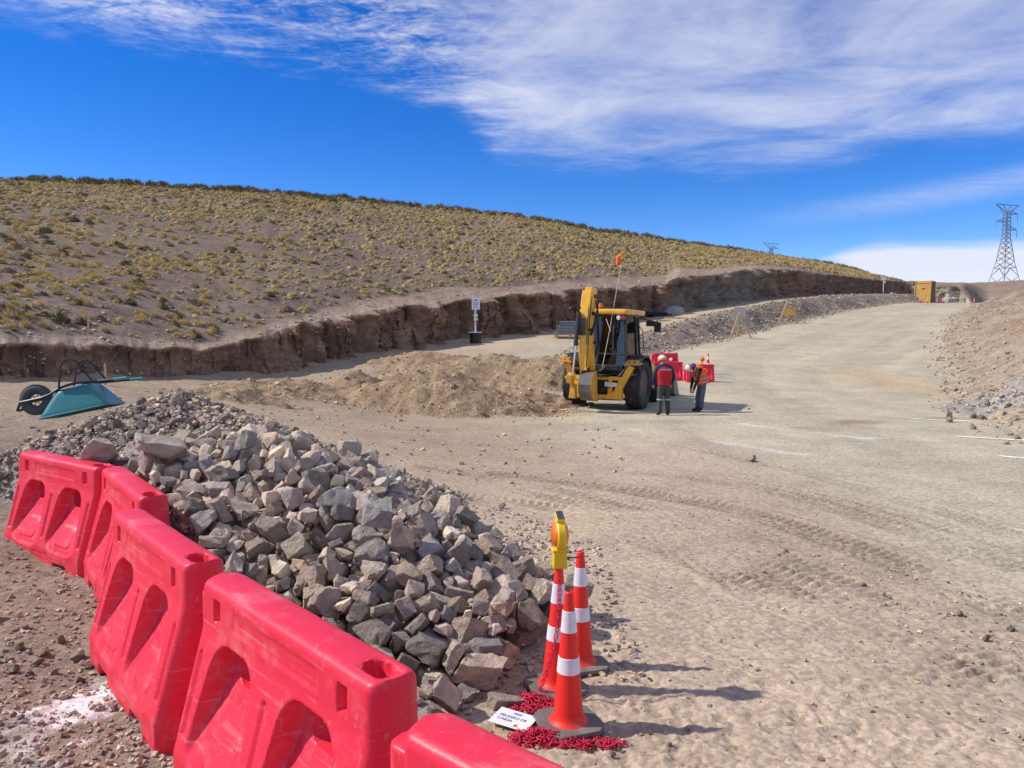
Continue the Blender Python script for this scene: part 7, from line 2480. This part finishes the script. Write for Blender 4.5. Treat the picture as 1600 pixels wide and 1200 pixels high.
def make_red():
    t = empty('person')
    tag(t, 'person in a red vest and grey trousers standing with back to the camera', 'person', 'people beside the backhoe')
    E, Rr = limb_sets()
    J = {'pelvis': (0, 0, .84), 'spine': (0, .01, 1.04), 'chest': (0, .02, 1.22), 'neck': (-.01, .06, 1.37), 'head': (-.015, .10, 1.47), 'crown': (-.02, .115, 1.54)}
    for s, k in (('l', -1), ('r', 1)):
        J.update({s + 'hip': (k * .095, 0, .78), s + 'knee': (k * .105, .015, .45), s + 'ankle': (k * .115, -.01, .09), s + 'toe': (k * .14, .15, .04),
                  s + 'sh': (k * .19, .03, 1.28), s + 'el': (k * .285, .02, 1.02), s + 'wr': (k * .25, .13, .82)})
    add_hand(J, E, Rr, 'l', 'lwr', 'lhand', (.1, .4, -.9), (.8, .3, 0))
    add_hand(J, E, Rr, 'r', 'rwr', 'rhand', (-.1, .4, -.9), (-.8, .3, 0))
    mats = [M_NAVY, M_GREYCL, M_SKIN, M_BOOT]

    def reg(a, b):
        if 'toe' in b: return 3
        if 'ankle' in b: return lambda q: 1 if q < .9 else 3
        if 'hip' in b or 'knee' in b or a == 'pelvis': return 1
        if a in ('neck', 'head') or 'hand' in a or 'hand' in b or 'f' in b[:2] or 'th' in b: return 2
        return 0
    skin_body('body', J, E, Rr, 'pelvis', t, reg, mats)
    face(t, (-.015, .10, 1.48), (-.05, 1, -.35), (0, .35, 1))
    Jv = {'a': (0, .0, .80), 'b': (0, .01, 1.02), 'c': (0, .02, 1.20), 'd': (-.005, .04, 1.32), 'l': (-.175, .03, 1.29), 'r': (.175, .03, 1.29)}
    v = skin_body('vest', Jv, [('a', 'b'), ('b', 'c'), ('c', 'd'), ('c', 'l'), ('c', 'r')], {'a': (.20, .155), 'b': (.20, .155), 'c': (.215, .175), 'd': (.13, .125), 'l': (.115, .115), 'r': (.115, .115)}, 'b', t, lambda a, b: 0, [M_REDV])
    MB().box((0, -.165, 1.235), (.27, .012, .035)).build('reflective_stripe', M_SILV, v, False, .004)
    for k in (-1, 1):
        MB().lathe([(.082, .42), (.086, .425), (.086, .455), (.082, .46)], 16, Matrix.Translation((k * .106, .012, 0)), closed=True).build('reflective_cuff', M_SILV, t, True)
    blob('helmet', M_HELM, t, (-.02, .125, 1.50), (.112, .132, .118), (-.30, 0, 0), .0)
    MB().lathe([(1.0, 0), (1.03, .1), (1.02, .45), (.90, .62)], 20, Matrix.Translation((-.02, .12, 1.45)) @ Euler((-.30, 0, 0)).to_matrix().to_4x4() @ Matrix.Diagonal((.116, .136, .12, 1)), closed=False).build('helmet_band', M_ORNG, t, True)
    return t


def make_orange():
    t = empty('person')
    tag(t, 'person in an orange vest and white helmet bending over a tool', 'person', 'people beside the backhoe')
    E, Rr = limb_sets()
    J = {'pelvis': (.13, 0, .80), 'spine': (.12, 0, .99), 'chest': (.04, 0, 1.18), 'neck': (-.09, 0, 1.27), 'head': (-.19, 0, 1.24), 'crown': (-.26, 0, 1.22)}
    for s, k in (('l', 1), ('r', -1)):
        J.update({s + 'hip': (.15, k * .09, .74), s + 'knee': (.07 if k > 0 else .12, k * .095, .43), s + 'ankle': (.06 if k > 0 else .10, k * .085, .09), s + 'toe': (-.10 if k > 0 else -.06, k * .09, .04),
                  s + 'sh': (-.01, k * .17, 1.13), s + 'el': (-.06, k * .20, .88), s + 'wr': (-.12, k * .10, .66)})
    add_hand(J, E, Rr, 'l', 'lwr', 'lhand', (-.2, -.1, -.95), (.3, -.8, 0))
    add_hand(J, E, Rr, 'r', 'rwr', 'rhand', (-.2, .1, -.95), (.3, .8, 0))
    mats = [M_BLKCL, M_JEAN, M_SKIN, M_BOOT]

    def reg(a, b):
        if 'toe' in b: return 3
        if 'ankle' in b: return lambda q: 1 if q < .85 else 3
        if 'hip' in b or 'knee' in b or a == 'pelvis': return 1
        if a in ('neck', 'head') or 'hand' in a or 'hand' in b or 'f' in b[:2] or 'th' in b: return 2
        return 0
    Rr['pelvis'] = (.12, .15)
    Rr['spine'], Rr['chest'] = (.10, .14), (.12, .16)
    skin_body('body', J, E, Rr, 'pelvis', t, reg, mats)
    face(t, (-.18, 0, 1.21), (-.5, 0, -.85), (-.85, 0, .5))
    Jv = {'a': (.15, 0, .80), 'b': (.13, 0, .98), 'c': (.06, 0, 1.16), 'd': (-.05, 0, 1.25), 'l': (.0, .15, 1.17), 'r': (.0, -.15, 1.17)}
    v = skin_body('vest', Jv, [('a', 'b'), ('b', 'c'), ('c', 'd'), ('c', 'l'), ('c', 'r')], {'a': (.165, .20), 'b': (.165, .21), 'c': (.175, .22), 'd': (.12, .13), 'l': (.125, .125), 'r': (.125, .125)}, 'b', t, lambda a, b: 0, [M_ORV])
    for (px_, pz_, tl, rx, ry) in ((.148, .85, .12, .176, .212), (.135, .95, .2, .176, .218)):
        MB().lathe([(.985, -.016), (1.0, -.012), (1.0, .012), (.985, .016)], 28, Matrix.Translation((px_, 0, pz_)) @ Euler((0, -tl, 0)).to_matrix().to_4x4() @ Matrix.Diagonal((rx, ry, 1, 1)), closed=True).build('reflective_stripe', M_SILV, v, True)
    blob('hood', M_BLUEH, t, (-.115, 0, 1.27), (.088, .105, .098), (0, .4, 0))
    blob('helmet', M_HELM, t, (-.225, 0, 1.235), (.108, .118, .125), (0, -1.95, 0), .0)
    MB().lathe([(1.0, -.05), (1.04, 0), (1.02, .14), (.98, .16)], 22, Matrix.Translation((-.22, 0, 1.237)) @ Euler((0, -1.95, 0)).to_matrix().to_4x4() @ Matrix.Diagonal((.108, .118, .125, 1))).build('helmet_band', M_ORNG, t, True)
    return t


_p1, _p2 = make_red(), make_orange()
_p1.location = on(1037, 650)
_p1.rotation_euler = (0, 0, R(8))
_p2.location = on(1088, 644)
_p2.rotation_euler = (0, 0, R(6))
_tl = empty('hand_tool', tuple(_p2.location + Vector((-.22, -.03, 0))))
tag(_tl, 'thin pale measuring staff held upright by the bending person', 'staff')
MB().tube([(-.06, -.02, 0), (.06, -.06, .66)], .010, 6).build('staff_rod', M_WOOD, _tl, True)
MB().tube([(.04, -.10, 0), (.10, -.07, .66)], .010, 6).build('staff_rod', M_WOOD, _tl, True)
# ------------------------------------------------------------------ far barriers, cones and lamp beside the digger
M_REDB = plastic('red_plastic_far', (.70, .012, .055), (.62, .010, .045), (.66, .10, .14))


def place(px, py):
    return gpt(px, py)


def far_barrier(a, b, sc, label):
    A, B = gpt(*a), gpt(*b)
    m = (A + B) / 2
    return make_barrier(m.x, m.y, math.atan2(B.y - A.y, B.x - A.x), label, sc, z=m.z - .02, group='red barriers beyond the workers')


far_barrier((1074, 597), (1112, 597), .70, 'right-hand red plastic barrier behind the person in the orange vest')
far_barrier((1020, 594), (1066, 594), .74, 'red plastic barrier behind the person in the red vest, front one')
far_barrier((1016, 580), (1062, 578), .76, 'red plastic barrier at the back, partly hidden behind another red barrier')
for (px, py, sc, lab) in ((1106, 585, 1.12, 'tallest cone behind the right-hand far barrier, beside an amber lamp'), (1096, 590, .70, 'short cone under the amber lamp behind the far barriers'),
                         (1032, 572, .62, 'small cone behind the far barriers, left one of two'), (1052, 572, .62, 'small cone behind the far barriers, right one of two')):
    c = make_cone(gpt(px, py), lab, 'cones beyond the workers', .2, sc)
    if 'short' in lab:
        make_lamp(c.location + Vector((.02, 0, .77 * .70 - .01)), 'amber warning lamp on a cone behind the far red barriers', 1.35, 1.0)

for (px, py, sc, lab) in ((1437.5, 476, 1.0, 'far cone at the road crest in front of the ochre box, left one'), (1449, 476, 1.0, 'far cone at the road crest at the right corner of the ochre box'), (1464, 476.5, .9, 'far cone at the road crest, first one right of the ochre box'),
                         (1472.5, 476, 1.0, 'far cone at the road crest, second one right of the ochre box'), (1522, 477, .95, 'lone far cone at the right end of the road crest')):
    d = 92.0
    p = at(px, py, d)
    make_cone((p.x, p.y, zg(p.x, p.y) - .01), lab, 'cones across the road crest', .3, sc)
p = at(1480, 476, 91.0)
wp = empty('marker_post', (p.x, p.y, zg(p.x, p.y)))
tag(wp, 'short white marker post on the road crest between the cones', 'marker post')
MB().prism([(-.06, 0), (.06, 0), (.04, .34), (-.04, .34)], -.05, .05, 'y').build('post', M_HELM, wp, False, .01)
MB().box((0, 0, .02), (.22, .22, .04)).build('foot', M_RUBBER, wp)

# ------------------------------------------------------------------ tall ochre steel box at the crest
M_OCHRE = mat('ochre_paint', (.62, .36, .09), (.54, .30, .07), 1.2, .55, .05, 8, dirt=(.40, .22, .09), dirt_amt=.4, dirt_scale=1.2)
p = at(1441, 476, 103)
zb = zg(p.x, p.y) - .3
ob = empty('steel_box', (p.x, p.y, zb), R(-42))
tag(ob, 'tall ochre painted steel box standing beyond the crest of the road', 'steel box')
h = zpy(439, 103) - zb
MB().prism([(-1.05, 0), (.92, 0), (1.05, h), (-.90, h)], -.02, 2.2, 'y').build('box_body', M_OCHRE, ob, False, .03)
MB().box((.13, -.05, h - .28), (1.8, .06, .08)).build('top_rail', M_OCHRE, ob, False, .01)
MB().prism([(.08, .0), (2.05, .0), (2.05, h - .02), (.08, h - .02)], .985, 1.055, 'x').build('shade_panel', mat('painted_side_shade', (.10, .055, .025), (.16, .085, .035), 2, .7), ob)  # added dark brown sheet: paints deeper shade onto the box's right face
MB().box((.10, -.03, h - 1.02), (.34, .04, .13)).build('slot', M_BLACK, ob)
for x0, x1 in ((-1.02, -.88), (.92, 1.02)):
    MB().bar((x0, -.06, 0), (x1, -.06, h), .10, .07, up=(0, 1, 0)).build('corner_post', M_OCHRE, ob, False, .01)

# ------------------------------------------------------------------ tripod signs on the left of the road
M_PANEL_G = mat('grey_sign_back', (.36, .345, .315), (.30, .29, .265), 3, .5)
M_PANEL_O = mat('orange_sign_back', (.62, .33, .07), (.55, .28, .06), 3, .5)


def tripod_sign(a, b, c, top, panel, mat_, label):
    A, B, Cc = gpt(*a), gpt(*b), gpt(*c)
    Y = (A.y + B.y) / 2
    T = at(top[0], top[1], Y)
    t = empty('tripod_sign', (A + B) / 2)
    tag(t, label, 'sign stand', 'wooden tripod signs beside the road')
    o = t.location.copy()
    for k, P in enumerate((A, B, Cc)):
        MB().bar(P - o, T + (T - P) * .03 - o, .10, .06, up=(0, 1, 0)).build('leg', M_WOOD, t, False, .005)
    x0, y0, x1, y1 = panel
    q = [at(x0, y0, Y + .25) - o, at(x1, y0, Y + .12) - o, at(x1, y1, Y + .05) - o, at(x0, y1, Y + .18) - o]
    V = q + [p + Vector((0, .02, 0)) for p in q]
    MB().add(V, [(0, 1, 2, 3), (7, 6, 5, 4), (0, 4, 5, 1), (1, 5, 6, 2), (2, 6, 7, 3), (3, 7, 4, 0)]).build('sign_panel', mat_, t)
    MB().bar(A.lerp(T, .35) - o, B.lerp(T, .35) - o, .05, .03).build('crossbar', M_WOOD, t)
    MB().tube([T - o + Vector((-.08, -.03, 0)), T - o + Vector((.08, -.03, 0))], .035, 8).build('hinge_bolt', M_WOOD, t)
    return t


tripod_sign((1140, 532), (1174, 529), (1152, 526), (1155, 490), (1147, 480, 1165, 503), M_PANEL_G, 'wooden tripod stand with a grey sign board, nearer of the two')
tripod_sign((1216, 507), (1246, 504.5), (1231, 503), (1230, 472), (1225, 480, 1244, 492), M_PANEL_O, 'wooden tripod stand with an orange sign board, farther one')

# ------------------------------------------------------------------ post with notices against the bank
_Y = 37.6
_b = at(743, 537, _Y)
_b.z = max(zg(_b.x, _b.y), zpy(538, _Y)) - .02
sp = empty('notice_post', _b)
tag(sp, 'white post with notice boards standing in a black tub by the bank', 'notice post')
_m = Matrix.Identity(4)
MB().lathe([(.27, 0), (.29, .05), (.31, .50), (.29, .52)], 8, Matrix.Rotation(math.pi / 8, 4, 'Z')).build('tub', M_BLACK, sp, False, .02)
MB().box((0, 0, .54), (.66, .62, .035)).build('lid', M_HELM, sp, False, .01)
MB().box((0, 0, 1.15), (.075, .06, 1.9)).build('pole', M_HELM, sp, False, .006)
_bd = MB().box((.03, -.05, 1.93), (.40, .02, .56)).build('notice_board', M_PAPER, sp, False, .004)
for _k, (_z, _w, _hh) in enumerate(((2.10, .14, .05), (1.97, .28, .022), (1.90, .24, .022), (1.82, .20, .018), (1.74, .24, .018))):
    MB().box((.03, -.063, _z), (_w, .004, _hh)).build('print_line', M_INK, _bd)
for _z in (1.36, 1.18):
    MB().box((.02, -.05, _z), (.19, .02, .12)).build('small_plate', M_PAPER, sp, False, .004)

# ------------------------------------------------------------------ pallet with folded wire mesh behind the digger
M_MESHG = mat('galvanised_mesh', (.20, .23, .245), (.27, .30, .31), 30, .6, .5, 60, metal=.2)
_p = gpt(902, 528)
pl = empty('pallet', (_p.x, _p.y, _p.z), R(-6))
tag(pl, 'wooden pallet on the ground behind the backhoe under a grey stack', 'pallet')
for y in (-.5, 0, .5):
    MB().box((0, y, .02), (2.3, .10, .02)).build('bottom_board', M_WOOD, pl)
    for x in (-1.05, -.35, .35, 1.05):
        MB().box((x, y, .08), (.14, .10, .10)).build('block', M_WOOD, pl)
for k in range(7):
    MB().box((0, -.54 + .18 * k, .145), (2.35, .12, .025)).build('top_board', M_WOOD, pl)
ms = empty('mesh_stack', (_p.x, _p.y, _p.z + .16), R(-6))
tag(ms, 'stack of folded grey wire mesh panels lying on the pallet', 'mesh stack')
for k in range(9):
    m = MB().box((.02 * ((k * 7) % 5 - 2), 0, .045 + .075 * k), (2.2 - .07 * k + .06 * (k % 2), 1.1 - .03 * k, .05), (.02 * ((k * 3) % 3 - 1), .012 * ((k * 5) % 3 - 1), .02 * ((k * 11) % 5 - 2)))
    for i in range(16):
        m.box((-1.0 + i * .13, -.555 + .015 * k, .045 + .075 * k), (.02, .03, .075))
    m.build('mesh_panel', M_MESHG, ms, False, .01)

# ------------------------------------------------------------------ materials stored on the bench
M_TARP = mat('pale_tarpaulin', (.36, .35, .36), (.28, .27, .28), 5, .5, .4, 8)
_p = gpt(1050, 492)
tp = empty('covered_bundle', _p)
tag(tp, 'bundle wrapped in pale grey tarpaulin on the bench below the bank', 'bundle')
V, F = [], []
nu, nv = 30, 12
for j in range(nv + 1):
    for i in range(nu):
        a, f = 2 * math.pi * i / nu, j / nv
        r = math.cos(f * math.pi / 2) ** .35
        k = 1 + .10 * math.sin(5 * a + 3 * f) + .06 * math.sin(11 * a)
        V.append((.85 * r * k * math.cos(a), .55 * r * k * math.sin(a), .55 * math.sin(f * math.pi / 2) * (1 + .15 * math.sin(3 * a))))
for j in range(nv):
    for i in range(nu):
        F.append((j * nu + i, j * nu + (i + 1) % nu, (j + 1) * nu + (i + 1) % nu, (j + 1) * nu + i))
MB().add(V, F).build('tarpaulin', M_TARP, tp, True, angle=60)
MB().box((.2, -.5, .04), (1.1, .1, .07)).build('skid', M_WOOD, tp)
_q = gpt(1022, 494)
hp = empty('pipe_bundle', _q, R(28))
tag(hp, 'bundle of black pipes lying left of the pale tarpaulin', 'pipes')
for k in range(9):
    MB().tube([(-1.3 + .05 * k, .13 * (k % 5) - .3, .07 + .12 * (k // 5)), (1.3 - .07 * k, .13 * (k % 5) - .3 + .04 * (k % 3), .07 + .12 * (k // 5))], .06, 8).build('pipe', M_BLACK, hp, True)
for _px, _py, _L, _lab in ((1062, 498, 1.9, 'plank lying on the bench right of the tarpaulin bundle'), (1036, 502, 1.0, 'short plank lying on the bench below the black pipes')):
    _q = gpt(_px, _py)
    MBo = MB().box((0, 0, .05), (_L, .16, .07)).build('plank', M_WOOD, None, False, .006)
    MBo.location, MBo.rotation_euler = _q, (0, 0, R(4))
    tag(MBo, _lab, 'plank', 'planks on the bench')

# ------------------------------------------------------------------ small posts
for _px, _d, _py0, _py1, _lab, _hill in ((137, 0, 0, .55, 'short pale wooden stake on the hill edge above the wheelbarrow', True), (589, 0, 0, .55, 'thin wooden stake at the hill edge above the tall bank', True)):
    _d = float(np.interp(_px, PXW, DW)) + (1.0 if _px < 300 else 6.0)
    _x, _z, _ = hill_z(np.array([float(_px)]), np.array([_d]))
    o = MB().box((0, 0, .2), (.05, .04, .62)).prism([(-.025, .51), (.025, .51), (0, .57)], -.02, .02, 'y').build('stake', M_WOOD, None)
    o.location = (float(_x[0]), _d, float(_z[0]))
    o.rotation_euler = (0, R(3), 0)
    tag(o, _lab, 'stake', 'survey stakes')
_q = gpt(165, 602)
o = MB().box((0, 0, .22), (.04, .035, .52)).prism([(-.02, .48), (.02, .48), (0, .53)], -.0175, .0175, 'y').build('stake', M_WOOD, None)
o.location = _q
tag(o, 'small wooden stake in the shade behind the wheelbarrow', 'stake', 'survey stakes')

p = at(1380, 456, 112)
rs_ = empty('road_sign', (p.x, p.y, min(p.z, zg(p.x, p.y) + .3) - .05), R(10))
tag(rs_, 'small white road sign on a post in front of the far end of the bank', 'road sign')
MB().tube([(0, 0, -.3), (0, 0, 2.5)], .05, 8).build('post', M_HELM, rs_, True)
MB().box((0, -.06, 2.15), (.75, .03, .42)).build('sign_plate', M_PAPER, rs_, False, .01)
MB().box((.1, -.06, 1.65), (.4, .03, .3)).build('sign_plate', M_PAPER, rs_, False, .01)

# ------------------------------------------------------------------ chalk lines across the road
M_CHALK = mat('white_chalk', (.84, .82, .77), (.74, .71, .64), 5, .95, .1, 60, coord='Object', dirt=(.48, .41, .33), dirt_amt=.5, dirt_scale=4)
for _k, _pl in enumerate(([(1415, 654), (1460, 657.5), (1520, 659)], [(1490, 682), (1540, 684.5), (1605, 688)], [(1560, 714), (1610, 718), (1680, 722)])):
    P = [on(a, b) for a, b in _pl]
    n = 90
    V, F = [], []
    for i in range(n + 1):
        f = i / n * (len(P) - 1)
        j = min(int(f), len(P) - 2)
        q = P[j].lerp(P[j + 1], f - j)
        w = (.11 + .03 * math.sin(i * 1.7 + _k) + .025 * math.sin(i * 4.1)) * min(1, 8 * (i / n) + .2)
        for yy in (q.y - w + .02 * math.sin(i * .9), q.y + w + .02 * math.sin(i * 1.3)):
            V.append((q.x, yy, 0))
    V = np.array(V)
    V[:, 2] = z_ground(V[:, 0], V[:, 1], fine=True) + .008
    V = [tuple(p) for p in V]
    for i in range(n):
        F.append((2 * i, 2 * i + 2, 2 * i + 3, 2 * i + 1))
    o = MB().add(V, F).build('chalk_line', M_CHALK, None)
    o['kind'] = 'structure'

# ------------------------------------------------------------------ lattice towers
M_STEEL = mat('galvanised_steel', (.20, .215, .245), (.25, .265, .29), 2, .6, metal=.3)


def make_tower(H, label, loc, rz):
    t = empty('power_pylon', loc, rz)
    tag(t, label, 'pylon', 'power pylons on the skyline')
    prof = [(0, .125), (.30, .068), (.62, .030), (.90, .028)]
    hw = lambda z: np.interp(z / H, [a for a, b in prof], [b for a, b in prof]) * H
    th = .0065 * H
    leg = MB()
    br = MB()
    lv = [0, .12, .22, .30, .37, .44, .50, .56, .62, .67, .72, .77, .82, .86, .90]
    cs = [(-1, -1), (1, -1), (1, 1), (-1, 1)]
    for (sx, sy) in cs:
        for a, b in zip(lv[:-1], lv[1:]):
            leg.bar((sx * hw(a * H), sy * hw(a * H), a * H), (sx * hw(b * H), sy * hw(b * H), b * H), th)
    for k, (a, b) in enumerate(zip(lv[:-1], lv[1:])):
        for i in range(4):
            p, q = cs[i], cs[(i + 1) % 4]
            A0, A1 = Vector((p[0] * hw(a * H), p[1] * hw(a * H), a * H)), Vector((q[0] * hw(a * H), q[1] * hw(a * H), a * H))
            B0, B1 = Vector((p[0] * hw(b * H), p[1] * hw(b * H), b * H)), Vector((q[0] * hw(b * H), q[1] * hw(b * H), b * H))
            if k < 2:
                m = (B0 + B1) / 2
                if k == 0:
                    br.bar(A0, A0.lerp(B1, .5), th * .6).bar(A1, A1.lerp(B0, .5), th * .6).bar(B0, A0.lerp(B1, .5), th * .45).bar(B1, A1.lerp(B0, .5), th * .45)
                else:
                    br.bar(A0, m, th * .6).bar(A1, m, th * .6).bar(B0, B1, th * .6)
            else:
                br.bar(A0, B1, th * .6)
                br.bar(A1, B0, th * .6)
    leg.build('tower_legs', M_STEEL, t)
    br.build('lattice', M_STEEL, t)
    for (s, z) in ((1, .885), (-1, .79), (1, .69)):
        w0 = hw(z * H)
        tip = Vector((s * .155 * H, 0, z * H))
        am = MB()
        for y in (-w0, w0):
            am.bar((s * w0, y, z * H), tip, th * .8).bar((s * w0, y, (z + .045) * H), tip, th * .7)
        am.bar((s * w0, -w0, z * H), (s * .09 * H, w0 * .4, z * H), th * .5)
        a_ = am.build('crossarm', M_STEEL, t)
        MB().tube([tip, tip - Vector((0, 0, .10 * H))], th * .45, 6).build('insulator', M_STEEL, a_)
    tp_ = MB()
    for y in (-.02 * H, .02 * H):
        tp_.bar((-.165 * H, 0, H), (.165 * H, 0, H * .99), th)
        tp_.bar((-.165 * H, 0, H), (-.028 * H, y, .90 * H), th * .8).bar((.165 * H, 0, .99 * H), (.028 * H, y, .90 * H), th * .8)
        tp_.bar((-.06 * H, 0, .995 * H), (.0, y, .90 * H), th * .6).bar((.06 * H, 0, .995 * H), (.0, y, .90 * H), th * .6)
    tp_.build('top_beam', M_STEEL, t)
    return t


_d = 207
_b = at(1569, 441, _d)
make_tower(zpy(319.5, _d) - _b.z + 1.0, 'tall steel lattice power pylon on the right skyline', (_b.x, _b.y, _b.z - 1.0), R(12))
_d = 330
_t = at(1205, 380, _d)
_x, _z, _ = hill_z(np.array([1205.]), np.array([float(_d)]))
_H = max(20.0, _t.z - float(_z[0]))
make_tower(_H * 1.0, 'small distant pylon whose top shows over the hill ridge', (_t.x, _t.y, _t.z - _H), R(5))
